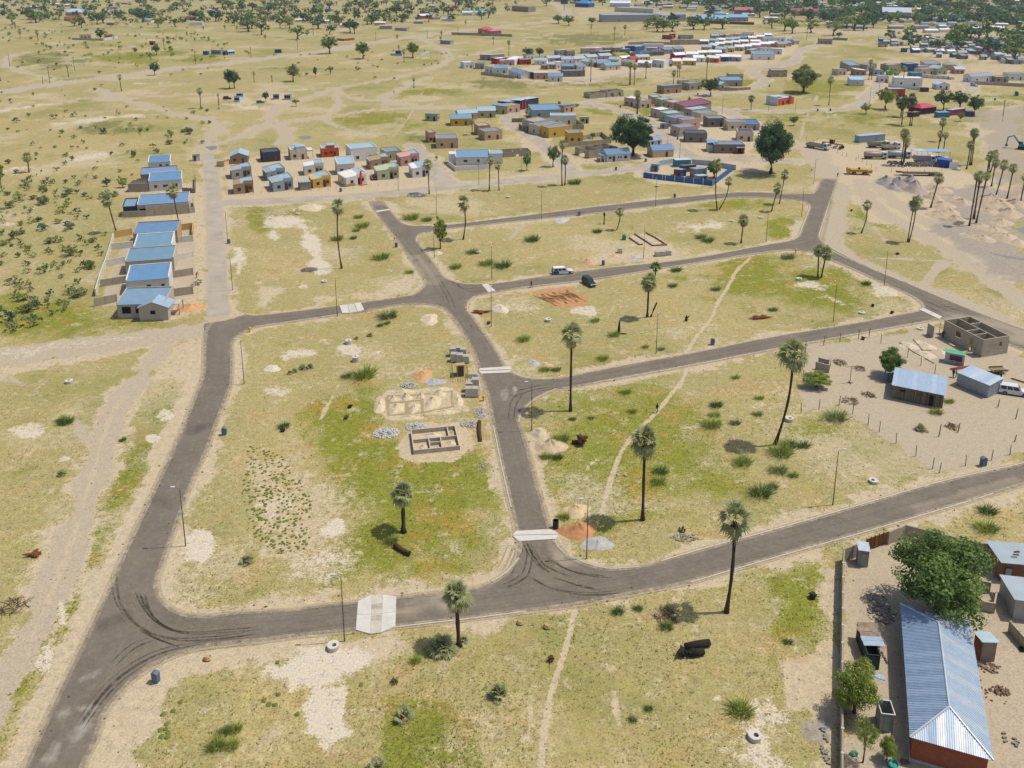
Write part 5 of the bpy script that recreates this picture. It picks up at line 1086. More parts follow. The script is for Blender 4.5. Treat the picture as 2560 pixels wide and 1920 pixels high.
for i,(c,rx,ry,h,cl) in enumerate([(t30(1020,1580),26,9,2.6,'a49a94'),(t30(1120,1590),22,9,2.6,'9e9690'),(t30(1230,1570),20,8,2.4,'a0968e'),(t30(1270,1640),34,11,3.2,'b2a294'),(t30(1080,1625),18,7,1.8,'a8a09a'),(t30(1440,1640),16,6,1.3,'c2ae94')]):
 heap(['leftmost grey gravel heap of the camp','second grey gravel heap of the camp','right dark grey gravel heap of the camp','largest brownish heap in front of the grey gravel heaps','small grey heap in front of the gravel heaps','small sand heap right of the gravel heaps'][i],c,rx,ry,h,cl,'gravel heap','gravel_heap',seed=20+i)
LMK[:]=[('four palms on the tipped sand',(2430,560)),('lone palm between the gravel heaps',(2326,519)),('twin palms by the wheel ruts',(2271,606)),('palm row at the right edge',(2500,495)),('puddle strip',(2500,640)),('brownish camp heap',(2287,475))]
TIPS=[(t31(1410,50),26,8,1.8),(t31(1500,120),30,9,1.5),(t31(1620,250),36,12,1.6),(t31(1560,180),30,10,1.4),(t31(1460,200),26,10,1.2),(t31(1990,110),34,11,1.8),(t31(2080,190),36,12,2.0),(t31(1930,60),30,9,1.6),(t31(2140,110),30,10,1.8),(t31(2010,270),30,10,1.4),(t31(1900,170),26,9,1.2),(t31(1830,300),26,8,1.0),(t31(2050,400),36,12,1.3),(t31(1850,400),32,10,1.0),(t31(2150,440),30,10,1.0),(t31(1330,110),22,8,.9),(t31(2180,40),24,8,1.4),(t30(1500,1650),30,8,1.4),(t31(1680,90),24,8,1.3),(t31(1600,60),24,8,1.3),(t31(1950,330),28,9,1.1),(t31(1740,380),24,8,.8)]
for i,((c,rx,ry,h),lb) in enumerate(zip(TIPS,where_all([q[0] for q in TIPS],['pale tipped soil heap']*len(TIPS)))):
 heap(lb,c,rx,ry,h,'c6b294','soil heap','soil_heap',seed=40+i)['group']='tipped soil heaps on the right'
def rubble(label,c,rx,ry,n,size,col,cat='stone pile',name='stone_pile',hgt_=.5,seed=0,shape=None):
 rng=random.Random(seed);p=gp(*c);ax,ay=rx*mpp(c[1]),ry*mpp(c[1])*G/(c[1]-YH);mb=MB()
 for i in range(n):
  a,q=rng.uniform(0,6.28),rng.random()**.5;s=size*rng.uniform(.6,1.3);z=hgt_*(1-q)*rng.random()
  mb.blob((ax*q*math.cos(a),ay*q*math.sin(a),z+s*.3),s,s*rng.uniform(.6,1),s*.7,rng=rng,m=rng.choice((0,0,1)))
 t=thing(name,label,cat,p);part('stones',mb,[mat('stone_'+col,hexc(col,.78),.9,.25,4),mat('stone_b_'+col,hexc(col,.6),.9,.25,4)],t,kind='stuff');return t
rubble('long heap of white stones left of the finished block footing',t12(1125,425),33,13,420,.17,'d4cec4',seed=1);rubble('white stone heap behind the finished block footing',t12(1385,375),26,11,300,.17,'d0c9be',seed=2);rubble('scattered white stones right of the block footing by the road',t12(1850,350),24,9,160,.16,'c8c0b4',seed=3,hgt_=.3);rubble('white stones at the roadside above the long log',t12(1940,250),18,13,150,.15,'ccc4b8',seed=4,hgt_=.3);rubble('white stone heap behind the trench outlines',t12(1320,15),22,7,160,.16,'ccc6bc',seed=5)
rubble('loose grey stones on the verge under the long log',t12(1960,720),12,12,50,.11,'b8ae9c',seed=7,hgt_=.1);rubble('grey rubble strewn at the right of the road verge',t22(1500,1330),36,10,70,.16,'b0a894',seed=8,hgt_=.2);rubble('broken rock rubble by the old estate road',t11(1390,30),26,5,90,.3,'a8a6a2',seed=9)
# fallen logs and stumps
def log(label,a,b,r,m=WOODK,extra=None,name='fallen_log',cat='log',z=.0):
 pa,pb=gp(*a),gp(*b);t=thing(name,label,cat,pa);v=pb-pa
 mb=MB();pts=[Vector((0,0,r+z)),v*.5+Vector((R.uniform(-.15,.15),R.uniform(-.1,.1),r*1.1+z)),v+Vector((0,0,r+z))];mb.tube(pts,[r*1.15,r,r*.9],9);part('trunk',mb,m,t,smooth=True)
 e=MB();e.tube([pts[2],pts[2]+v.normalized()*.03],r*.8,9);part('cut_end',e,mat('cut_wood',hexc('8a6c4c',.6),.9,.3,8),t)
 if extra:extra(t,v,r)
 return t
def rootball(t,v,r,at=0,n=9,sz=1.0,m=WOODK):
 mb=MB();c=v*at+Vector((0,0,r));mb.blob(c,r*1.5*sz,r*1.5*sz,r*1.4*sz)
 for i in range(n):
  a=6.28*i/n;d=Vector((math.cos(a),math.sin(a)*.7,R.uniform(-.1,.9))).normalized();k_=R.uniform(.5,1.25);mb.tube([c,c+d*r*1.5*sz*k_,c+d*r*2.1*sz*k_+Vector((R.uniform(-.2,.2),R.uniform(-.2,.2),-.1))],[r*.75,r*.4,r*.1],5)
 part('roots',mb,m,t)
log('dark fallen log under the short palm in the left block',t12(1200,1410),t12(1320,1480),.32,WOODD,lambda t,v,r:rootball(t,v,r,1,6,.7))
log('long dark log lying between the block footing and the road',t12(1930,340),t12(1940,500),.3,WOODD)
log('longer black log of the charred pair in the bottom right plot',t23(1500,645),t23(1705,600),.42,WOODK);log('shorter black log of the charred pair in the bottom right plot',t23(1540,690),t23(1655,675),.4,WOODK,lambda t,v,r:rootball(t,v,r,0,7,.7))
st=thing('uprooted_stump','round charred stump beside the two black logs','stump',gp(*t23(1470,690)));rootball(st,Vector((0,0,0)),.42,0,8,.9,WOODK)
st=thing('uprooted_stump','dark upturned root plate in the right plot beside the tall soil heap','stump',gp(*t22(600,525)));rootball(st,Vector((0,0,.3)),.62,1,14,.85,WOODD);part('trunk',MB().tube([(0,0,.5),(-1.5,.3,.35)],[.4,.25],8),WOODK,st)
for lb,b,s in [('reddish fallen stump with broken branches at the crossroads',t11(1960,1045),.5),('reddish brown split stump in the right green plot',t21(2140,1095),.55),('red brown log remains in the left meadow',t02(300,1480),.4)]:
 t=thing('fallen_branches',lb,'fallen tree',gp(*b));redw=mat('red_wood',hexc('8a5230',.62),.9,.35,3,bump=.5);mb=MB()
 for i in range(7):
  a=R.uniform(0,6.28);L=R.uniform(1.2,2.6)*s*2;mb.tube([(R.uniform(-.5,.5),R.uniform(-.4,.4),.2),(math.cos(a)*L*.5,math.sin(a)*L*.4,.35),(math.cos(a)*L,math.sin(a)*L*.6,R.uniform(.1,1.1)*s)],[s*.55,s*.42,s*.12],6)
 part('branches',mb,redw,t);part('trunk',MB().tube([(-1.6*s,-.2,s*.5),(1.8*s,.3,s*.45)],[s*.6,s*.45],8),redw,t)
t=thing('broken_trunk','leaning broken palm trunk beside the shaggy palm','dead trunk',gp(*t21(1200,1078)));part('trunk',MB().tube([(0,0,0),(.5,0,1.6),(1.15,0,3.3)],[.26,.2,.16],8),TRUNKM,t)
t=thing('broken_trunk','black upright stump of a burnt palm in the right plot','dead trunk',gp(*t21(922,1228)));part('trunk',MB().tube([(0,0,0),(.02,0,1.4),(.08,0,3.0)],[.3,.26,.12],8),WOODK,t);part('fallen_piece',MB().tube([(.3,0,.12),(1.6,-.1,.12)],[.16,.1],6),WOODK,t)
t=thing('broken_trunk','burnt forked stump on the grass left of the footpath','dead trunk',gp(*t21(1505,1115)));part('trunk',MB().tube([(0,0,0),(-.05,0,.8),(.1,0,1.3)],[.3,.25,.1],7),WOODK,t);part('branch',MB().tube([(.1,0,.6),(.7,.1,1.2)],[.16,.05],6),WOODK,t)
for lb,b in [('little black stump at the left edge of the left block',t12(230,410)),('brown branch litter left of the trench outlines',t12(780,300)),('small dark stump below a branch heap in the left block',t12(815,205)),('dark log beside the tuft at the top of the left block',t11(1200,1085)),('dark short log at the verge by the crossroads',t11(2010,1140)),('black twig heap at the corner of the right green plot',t31(905,990)),('dark soil clod at the right plot corner',t31(1070,1050)),('black twig heap near the single palm',t31(720,165)),('upright burnt stump at the road verge right',t31(1120,540)),('brown root at the foot of the sandy rise',t22(1470,1270)),('dead shrub in front of the fence right',t31(820,1275)),('little dark stump by the compound wall',t33(385,185)),('small brown stump in the lower plot',t23(340,735))]:
 st=thing('dead_stump',lb,'stump',gp(*b));rootball(st,Vector((0,0,0)),.3,0,7,.8,R.choice((WOODD,WOODK)))
for lb,c,w in [('dry brushwood heap in the fenced yard',t32(710,150),19),('smaller brushwood heap in the fenced yard',t32(865,95),15),('scattered firewood in the middle of the fenced yard',t31(620,1475),17),('thin sticks on the sand right of the spiky palm',t32(1590,370),16),('firewood beside the washing frame',t31(790,1530),14),('dry grey palm leaf heap under the bottom palm shadow',t23(1330,350),30),('grey net like litter heap on the verge beside the lower meadow',t13(1190,920),9),('dead black grass clump at the left edge',t03(110,270),34)]:
 t=thing('brushwood_heap',lb,'brushwood',gp(*c));s=w*mpp(c[1]);mb=MB()
 for i in range(46):
  a,q=R.uniform(0,6.28),R.random()**.5;x,y=math.cos(a)*q*s,math.sin(a)*q*s;b=R.uniform(0,3.14);L=s*R.uniform(.25,.6);z=.06+.3*(1-q)*R.random()
  mb.tube([(x-math.cos(b)*L,y-math.sin(b)*L,z),(x+math.cos(b)*L,y+math.sin(b)*L,z+R.uniform(-.04,.2))],.03,4,R.choice((0,1)))
 part('sticks',mb,[mat('dry_stick',hexc('8a7458',.62),.9,.3,3),mat('dry_stick_dark',hexc('5c4c3a',.6),.9)],t,kind='stuff')
for lb,c,s in [('tan boulder beside the meter box bend',t03(1790,725),.5),('round tan boulder on the verge of the bottom road',t23(305,450),.5),('brown boulder on the verge edge of the bottom road',t22(1470,1270),.55),('pale clod on the bottom road verge, left',t23(70,415),.45),('first of two white stones by the footpath',t22(915,790),.3),('second of two white stones by the footpath',t22(980,795),.3)]:
 single('boulder',MB().blob((0,0,s*.4),s,s*.8,s*.7,n=9,j=.15),mat('boulder',hexc('c8a878' if s>.4 else 'd4ccb8',.7),.9,.2,2,bump=.4),lb,'boulder',gp(*c))
# the estates
WC=dict(w=('white','dcd8d0'),g=('grey','a29c96'),d=('dark grey','7c7872'),k=('charcoal','46454c'),t=('tan','c4a482'),c=('cream','d0c0a4'),y=('yellow','d6ac50'),o=('orange','cc6a34'),r=('red','b04438'),b=('blue','4a6c98'),p=('pink','d0a49a'),n=('brown','a08a68'),v=('pale green','b0b490'),u=('bare block','b0a48e'),s=('blue grey','98a2a8'),m=('taupe','b4a498'),q=('teal','4c8c94'),Y=('bright yellow','dcc81c'))
RC=dict(W=('white','f0f2f4',.85),L=('pale blue','a8c0c8',.78),B=('blue','7c9cb4',.72),G=('grey','8c949c',.7),R=('red','b83c40',.7),M=('maroon','8c4a60',.7),K=('dark','4c5460',.7),S=('sandy','b8a890',.7))
ORD='leftmost second third fourth fifth sixth seventh eighth ninth tenth eleventh twelfth thirteenth fourteenth fifteenth sixteenth seventeenth eighteenth nineteenth twentieth'.split()
def nth(i):return ORD[i] if i<20 else 'number %d'%(i+1)
def estate(row,crop,text,fine=True,group=None,dflt=7.0):
 rows=[]
 for ln in text.strip().split(';'):
  q=ln.split()
  if len(q)<7:continue
  x0,y0,x1,y1=map(float,q[:4]);wc,rc,st=q[4],q[5],q[6];D=float(q[7]) if len(q)>7 else dflt;h=(float(q[8]) if len(q)>8 else 2.9)*1.2;D*=1.15
  rows.append((x0,y0,x1,y1,wc,rc,st,D,h,q[9] if len(q)>9 else ''))
 order=sorted(range(len(rows)),key=lambda i:rows[i][0]);out=[]
 for i,r in enumerate(rows):
  wn,rn=WC[r[4]][0],RC[r[5]][0];same=[j for j in order if rows[j][4:6]==r[4:6]]
  kind=dict(flat='flat roofed',ml='single pitch',mf='front sloped',gx='ridged',gy='front gabled',mb='box like',mr='slanted',hip='hipped')[r[6]]
  lb=f"{wn} {kind} house with {rn} roof"
  if len(same)>1:lb+=f", {nth(same.index(i))} such"
  lb+=f" in {row}"
  WC_=WC[r[4]][1];v=R.randint(-7,7);hx=''.join('%02x'%max(0,min(255,int(WC_[k:k+2],16)+v+R.randint(-3,3))) for k in (0,2,4))
  wins=None if fine else [('f',.3,.8,.9),('l',.5,.8,.9)]
  out.append(house(lb,crop(r[0],r[1]),crop(r[2],r[3]),r[7],r[6],hx,RC[r[5]][1],r[8],None,wins,('f',.72),R.choice(('5c3a26','6a4a30','7a3028','open')),group=group or 'houses in '+row,fine=fine,blocks=r[4]=='u'))
 return out
c1=CR(540,330,7.373);c6=CR(300,380,9.218);q4=CR(1780,150,7.9);q5=CR(2040,130,7.9);q6=CR(2280,130,7.9)
E1=estate('left estate\'s back row',c1,'268 596 592 580 n L gy 7 2.5;872 562 1196 532 k K flat 6 3.1;1380 522 1690 498 c L flat 7 3.2;3130 540 3430 512 v G flat 7 3.0;2494 555 2974 512 w L flat 8 4.2')
E1b=house('orange house with raised middle and blue roofs in left estate\'s back row',c1(1950,472),c1(2270,452),7,'flat','cc6030','a4bcc8',3.5,'d8d0c8')
part('tower',MB().box(2.2,5.0,-.04,4,0,4.6),wallm('c85c2c'),E1b);part('tower_roof',MB().box(2.1,5.1,-.1,4.1,4.6,4.72),roofm('a4bcc8'),E1b);add_window(E1b,'f',3.6,1.9,1.1,1,7,7,off=.07)
t=E1[2];part('tower',MB().box(2.1,5.4,-.04,4.2,0,5.0),wallm('c8bca8'),t);part('tower_roof',MB().box(2.0,5.5,-.1,4.3,5.0,5.12),roofm('9cc4dc'),t);part('porch',MB().box(6.2,8.4,0,4.6,2.9,3.5).box(8.2,8.4,0,.2,0,2.9),wallm('d4ccbc'),t)
estate('left estate\'s middle row',c1,'300 872 664 838 g L ml 6 3;950 905 1282 868 s L ml 7 3;1632 805 1992 780 w L ml 6 3.2;2240 792 2565 768 w L mf 6 3.2;2855 695 3215 662 n L ml 6 3.2;3412 632 3752 604 p L ml 6 3.3')
EF=estate('left estate\'s front row',c1,'330 1152 700 1122 n L ml 6 3.1;1062 1106 1432 1066 s L ml 7 3.1;1792 1042 2122 1010 y L ml 7 3;2404 1012 2784 962 w L ml 7.5 3;2980 892 3376 862 v L ml 6.5 3.2;3626 846 3946 824 w L ml 7 3.2')
fin=MB().box(4.9,5.5,-.14,.0,0,4.9);part('red_fin',fin,paint('d83420',.8,.7),EF[3]);part('red_base',MB().box(4.3,7.2,-1.0,-.15,0,.12),paint('c83040',.8,.7),EF[3]);part('tan_base',MB().box(.0,3.2,-.06,0,0,.9),wallm('b88c58'),EF[3])
house('little tan ridge roofed lean to at the left of the brown gabled house',c1(150,640),c1(245,600),3,'mb','d0b070','b0a890',1.7,wins=[],door=None,cat='shed',name='shed')
house('blue sheet roofed carport beside the yellow house',c1(1555,1080),c1(1750,1060),4,'mb','8a8478','a4bcc8',2.3,wins=[],door=None,cat='carport',name='carport')
house('white walled house with blue roof, top of the left row',c6(665,437),c6(1175,402),6.5,'mf','d8d4ca','6e90b0',3.0,wins=[('f',.55,.9,1.2)],door=('f',.86))
house('low house with pale violet blue roof behind the biggest white house',c6(490,700),c6(1330,640),5.5,'mf','8c8478','8498b8',2.8)
house('big white house with blue roof and white side parapet in the left row',c6(680,912),c6(1440,855),7,'mf','d0ccc6','6c94b4',3.4,wins=[('f',.2,.9,.9),('f',.5,1.6,.8),('f',.78,1.6,1.1)],door=None)
house('block outbuilding with a brown trussed roof in the left row',c6(195,928),c6(660,915),5,'flat','ac9e8a','6a5448',2.7,wins=[],door=None,blocks=True,cat='outbuilding',name='outbuilding')
house('dark fronted carport with blue roof at the left end of the stepped wall',c6(90,1490),c6(400,1470),5,'mf','3a4654','84a0b4',3.2,wins=[],door=None,cat='carport',name='carport')
house('house with blue roof hidden behind the stepped block wall',c6(420,1470),c6(1600,1385),7,'mf','c4bcae','7898b8',3.3,wins=[('f',.1,1.8,1.1)],door=None)
t=wall_run('boundary_wall','stepped high block wall in front of the blue roofed house at the left','wall',c6(620,1486,1600,1412),3.3,BLOCK,panel=2.4);wall_run('boundary_wall','low block wall left of the stepped high wall','wall',c6(75,1512,610,1488),1.9,BLOCK,panel=2.6);wall_run('boundary_wall','short block wall right of the stepped high wall','wall',c6(1610,1412,1720,1396,1690,1180),1.8,BLOCK,panel=2.2)
wall_run('boundary_wall','dark panel fence beside the big white house of the left row','wall',c6(1450,930,1730,945,1735,640),1.6,wallm('8a7c74'),panel=1.6)
house('small pale twin toilet block at the estate road',c6(1680,215),c6(1850,200),1.5,'mb','c8c0b4','c0ccd0',2.2,wins=[],door=('f',.3),cat='toilet',name='toilet_block')
for lb,a,b,D,wl,rf in [('first blue roofed row house with orange yard walls',(1160,462),(1540,440),6.5,'b49878','7090b0'),('second row house with pale parapets around a blue roof',(1165,585),(1495,560),7,'d8d4ca','7a9cb0'),('third row house with long blue roof',(1092,712),(1510,680),6.5,'c0b49e','7898ac'),('fourth row house with white parapets around a blue roof',(1100,888),(1470,855),7,'d0cec6','6c94b8')]:
 house(lb,t01(*a),t01(*b),D,'mf',wl,rf,3.3,'dedad0' if 'parap' in lb else None,[('f',.52,.9,.9),('f',.85,.7,.7)],None,group='row houses by the old left road')
t=house('unfinished grey plastered house with a gabled wing and black window holes',t01(1022,1095),t01(1436,1083),6.5,'mf','b4a898','84a0b4',3.3,None,[],None)
wg=MB();wg.box(5.0,11.0,-1.6,0,0,3.1);wg.prism([(5.0,-1.6,3.1),(8.0,-1.6,4.3),(11.0,-1.6,3.1)],(0,1.6,0),(0,0,0));part('gable_wing',wg,wallm('b4a898'),t)
rf=MB();ribbed(rf,(4.6,-2.0,2.98),(4.6,2.6,2.98),(8,2.6,4.36),(8,-2.0,4.36),8);ribbed(rf,(11.4,2.6,2.98),(11.4,-2.0,2.98),(8,-2.0,4.36),(8,2.6,4.36),8);part('wing_roof',rf,roofm('98b0c0'),t)
for u,y,w_,h_ in ((1.9,-.03,1.8,1.5),(4.3,-.03,1.0,1.5),(7.9,-1.63,1.0,.8)):obj('window',MB().box(-.5,.5,-.03,.03,-.5,.5).mesh('window',DARK),t,(u,y,1.9),0,(w_,1,h_))
part('porch',MB().box(11.3,12.6,1,4,2.5,2.62).box(12.4,12.6,1,1.2,0,2.5).box(12.4,12.6,3.8,4,0,2.5),wallm('b4a898'),t)
PALEW=wallm('d8d2c4');TANW=wallm('d0a868')
for lb,p,h,m in [('orange tan yard wall behind the first row house',t01(990,395,1140,370),1.9,TANW),('orange tan yard wall at the road side of the first row house',t01(1540,335,1670,320,1665,400),1.9,TANW),('white outer wall along the scrub side of the row houses',t01(985,410,960,495,915,640,870,760,830,900),1.8,PALEW),('pale cross wall left of the second row house',t01(960,500,1150,480),1.8,PALEW),('pale cross wall left of the third row house',t01(918,645,1078,615),1.8,PALEW),('block cross wall left of the fourth row house',t01(872,820,1090,785),1.8,BLOCK),('block cross wall left of the unfinished grey house',t01(822,990,1010,950),1.9,BLOCK),('pale cross wall right of the second row house',t01(1490,440,1668,425),1.7,PALEW),('pale cross wall right of the third row house',t01(1510,600,1668,560),1.7,PALEW),('block cross wall right of the fourth row house',t01(1478,745,1668,715),1.8,BLOCK),('block cross wall right of the unfinished grey house',t01(1490,905,1668,880),1.9,BLOCK)]:
 wall_run('boundary_wall',lb,'wall',p,h,m)
def fence(label,pts,h=1.5,step=3.0,m=None,cat='fence',name='wire_fence',r=.045,mesh=True):
 q=[gp(*p) for p in pts];t=thing(name,label,cat,q[0]);m=m or mat('fence_post',hexc('5a4c3e',.6),.9,.2,3);wires=MB();line=dens([(v.x,v.y) for v in q],step)
 pm=MB().tube([(0,0,0),(0,0,h)],[r*1.1,r],5).mesh('post',m)
 for i,p in enumerate(line):
  o=obj('post',pm,t,(p[0]-q[0].x,p[1]-q[0].y,0),R.uniform(0,3));o.rotation_euler=(R.uniform(-.05,.05),R.uniform(-.05,.05),0)
  if i:
   a=Vector((line[i-1][0]-q[0].x,line[i-1][1]-q[0].y,0));b=Vector((p[0]-q[0].x,p[1]-q[0].y,0))
   for z in (.3,.62,.95):
    wires.tube([a+Vector((0,0,h*z)),b+Vector((0,0,h*z))],.006,3,cap=False)
 part('wires',wires,STEEL,t);return t
PALEP=mat('pale_post',hexc('b4ac9c',.7),.8)
for lb,p in [('thin pale wire fence before the front row of the left estate',c2(-1700,1180,300,1050,1550,960,1850,940)),('wire fence along the corner lot of the left estate',c2(1850,940,2010,760,1860,620)),('wire fence around the charcoal and red house',c5(1100,860,1250,1000,1500,1080,2100,1120)),('wire fence along the grey estate road',c5(540,520,800,720,1100,870)),('wire fence before the white blue roofed house',c4(1290,1260,1450,1330,1730,1365,2200,1310)),('pale picket line before the green and red house',c3(1240,610,1500,560,1900,460)),('wire fence at the tan houses plot',c3(80,1010,200,1180,700,1140))]:fence(lb,p,1.3,2.6,PALEP,r=.04)
estate('plots above the left estate',c3,'97 602 326 614 v L mb 3 2.6;576 700 950 690 y B gx 6 2.8;712 600 1060 580 p L gx 5 2.8;1066 552 1392 544 v L gx 6 2.9;1328 482 1612 484 v G mr 6 3.2;1610 470 1842 438 t S flat 6 3.1;1640 412 1990 352 k L mb 7 3.2;302 1118 705 1108 t G flat 8 3.4;1196 972 1522 940 t G flat 6 3.2;1072 872 1300 858 t S flat 6 3.4;170 1012 300 1002 t S flat 5 3.6')
t=house('long white house with a blue roof and flat wings below the tan houses',c3(660,1425),c3(1300,1410),7,'mf','d8d6d4','7c9eb4',3.0,None,[('f',.28,1.4,.8),('f',.65,.9,.9)],None);part('left_wing',MB().box(-2.4,.0,1.5,6,0,4.0),wallm('d0ceca'),t);part('right_wing',MB().box(12.6,17.5,.6,6,0,3.9),wallm('d4d2d0'),t);part('wing_roof',MB().box(12.5,17.6,.5,6.1,3.9,4.0),roofm('a0b8c8'),t)
wall_run('boundary_wall','white boundary wall before the long white house','wall',c3(510,1420,650,1530,1300,1490),1.7,wallm('dcdad8'))
roofless('low roofless block ruin right of the long white house',(c3(1545,1275),c3(2045,1252),6),1.9,[(.35,0,.35,.6),(.35,.6,1,.6),(.7,.6,.7,1)],wins=[(0,.5,1.2,0,1.4),(1,.4,1.2,.5,1.5)])
t=house('charcoal boxy house with red pillars and pale wing beyond the estates',c4(150,332),c4(490,272),7,'mb','44424c','b4d0e0',4.4,None,[],None);part('red_pillar',MB().box(3.2,3.8,-.3,.1,0,5.2),paint('d03040',.8,.7),t);part('red_pillar',MB().box(1.0,1.5,-.4,.1,0,4.6),paint('d03040',.8,.7),t);part('pale_wing',MB().box(9.2,12,.5,6,0,4.6),wallm('c8c8c2'),t)
single('red_water_tank',MB().lathe([(.01,0),(.8,0),(.85,1.2),(.5,1.5),(.01,1.55)],12),paint('d8342c',.8),'round red water tank beside the charcoal house','water tank',gp(*c4(510,285)))
estate('middle estate road row',c4,'366 482 898 462 s B mf 7 3.2;710 606 1180 606 w L flat 6 3.6;402 752 710 700 m S flat 7 4.0;500 800 910 730 c G flat 6 3.5;680 850 1112 800 y G flat 6 3.6;1040 946 1306 936 y G flat 6 3.6;960 384 1150 356 t B mb 5 2.7;1262 582 1420 580 v L mb 3 2.2')
wall_run('boundary_wall','block wall round the yellow houses yard','wall',c4(1010,1012,1820,952,1650,812,1310,882),1.9,BLOCK);wall_run('boundary_wall','block wall behind the white house with the red door','wall',c4(920,690,1320,690,1190,580),2.2,BLOCK);wall_run('boundary_wall','red piered wall at the taupe house','wall',c4(130,660,280,750,400,740),1.9,blockm('8c7c74'),cap=paint('983a3c',.7));wall_run('boundary_wall','dark wall left of the grey stepped house','wall',c4(0,560,220,555),1.9,blockm('948878'))
roofless('roofless unfinished block house left of the white blue roofed house',(c4(1422,1228),c4(1940,1150),9),3.0,[(.4,0,.4,1),(.4,.5,1,.5),(.7,.5,.7,1)],wins=[(3,.5,3.4,0,2.4)])
t=house('white house with blue roof and blue porch by the old road',c4(1745,1290),c4(2178,1266),6.5,'gx','d6d2ca','6688a8',2.9,None,[('f',.14,1.0,.9),('f',.5,.5,.7),('f',.6,.5,.7),('f',.8,1.2,1.1)],('f',.3),'3a4c6c');part('porch_roof',MB().box(-2.6,.3,-.4,4.2,2.55,2.65),roofm('6688a8'),t)
for x,y in ((-2.5,-.2),(-.9,-.2),(-2.5,3.6)):part('porch_post',MB().box(x-.12,x+.12,y-.12,y+.12,0,2.55),wallm('d6d2ca'),t)
house('cream house with blue roof on the estate corner',c5(600,1132),c5(935,1116),6.5,'gx','d2c0a2','688aac',2.9,None,[('l',.5,.9,.9)],('f',.66),'4c3428');house('small blue roofed house behind the cream house',c5(540,965),c5(745,935),5,'gx','c8c0b0','84a0b4',2.6)
estate('grey estate',c5,'130 282 300 302 p W flat 6 3.4;388 336 572 322 c S flat 6 3.3;600 268 748 262 m L flat 6 3.2;738 314 918 302 v L flat 6 3.2;922 362 1112 342 t L flat 6 3.2;1112 424 1545 345 n M mf 6 3;712 494 905 470 m W flat 6 3.3;838 558 1095 532 v L flat 6 3.3;952 632 1205 604 s G flat 6 3.3;1242 492 1545 452 g L flat 6 3.3;1372 552 1645 524 c G flat 6 3.3;1492 638 1788 632 d G flat 6 3.3;1082 662 1362 644 p G flat 6 3.3;1028 794 1335 764 m G flat 6 3.3;1132 884 1478 888 d K flat 6 3.3;1822 694 2098 690 c G flat 6 3.3;1972 864 2230 872 c K flat 6 3.3')
house('long blue roofed house hidden behind the cream house of the grey estate',c5(2010,690),c5(2330,690),6,'mf','a89c94','58789c',2.9)
t=house('charcoal house with a red plinth and red framed porch',c5(1592,1062),c5(2090,1064),7,'flat','7a7670','848c94',3.6,'d8d4ce',[('f',.28,1.1,.9),('f',.55,1.1,.9),('l',.5,.8,1)],None,plinth='b83438')
part('porch',MB().box(8.6,8.9,-1.2,0,0,2.5).box(11.1,11.4,-1.2,0,0,2.5),paint('c82c2c',.8,.7),t);part('porch_roof',MB().box(8.4,11.6,-1.4,0,2.5,2.62),roofm('94b8cc'),t);add_door(t,'f',10,1.2,2.1,11,7,'open');part('left_wing',MB().box(-1.8,0,2.5,7,0,2.7),wallm('d0cec8'),t);part('wing_roof',MB().box(-1.9,2.2,2.4,8.4,3.74,3.84),roofm('7ca8c8'),t)
house('blue doored kiosk hut on the grey estate road',c5(728,664),c5(856,664),2.4,'mb','a09890','b4c8d0',2.1,wins=[],door=('f',.3),dcol='3c5c98',cat='kiosk',name='kiosk')
INN=[(.5,0,.5,1),(.5,.5,1,.5)]
roofless('left roofless block house beyond the estate bend',(t20(672,852),t20(815,842),7),2.7,INN,wins=[(0,.6,1,.9,2.1)]);roofless('right roofless block house with arched porch beyond the estate bend',(t20(822,842),t20(962,830),7),3.3,INN,wins=[(0,.3,2,0,2.3),(0,.75,1.6,0,2.3)])
estate('plots by the dense tree',t20,'1312 812 1462 800 n B mb 6 3.4;1530 782 1642 772 u G flat 6 3.3;1455 742 1530 738 c L mb 4 2.4')
estate('estate curve cluster',q4,'340 408 612 408 t S flat 7 3.4;175 520 600 515 g B mf 6 3.0;160 590 330 575 t L gy 6 2.6')
wall_run('boundary_wall','grey wall with red gates beside the white bakkie','wall',q4(150,610,480,606,750,588),1.6,blockm('a89888'),cap=paint('a83838',.7));roofless('roofless grey block house by the estate curve',(q4(1175,342),q4(1478,336),6),3.4,[(.62,0,.62,1),(0,.5,.62,.5)],wins=[(0,.15,1,.8,2.2),(0,.38,.9,0,2.2),(0,.82,1,1.2,2.0)])
t=house('red and orange modern house with a blank white side wall',q4(1285,908),q4(1612,862),7,'flat','c86038','b4cce0',3.7,'d8dce0',[('f',.6,1.6,1.2)],('f',.35),'open');part('white_side_wall',MB().box(-.12,0,-.3,7.3,0,4.6),wallm('d4d8da'),t);part('red_fin',MB().box(9.0,10.4,-.3,.2,0,4.5),paint('b83428',.8,.7),t);part('upper_roof',MB().box(1,8,2.5,6.5,4.2,4.3),roofm('c4d8e8'),t)
estate('right estate',q5,'430 462 602 456 c B mb 6 2.9;636 382 862 372 u B mf 8 3.4;762 462 988 462 n W mr 6 2.7;1126 468 1332 468 s B mr 6 2.8;1000 384 1192 362 u G flat 6 3.6;1425 392 1672 372 u S flat 6 3.8;1790 390 2012 384 b G flat 7 4.2;1252 602 1430 604 w G flat 6 3.2;1540 665 2092 682 w W flat 7 4.0;1430 880 1752 882 r L mb 6 3.2;1892 522 2082 522 q B mb 6 2.7')
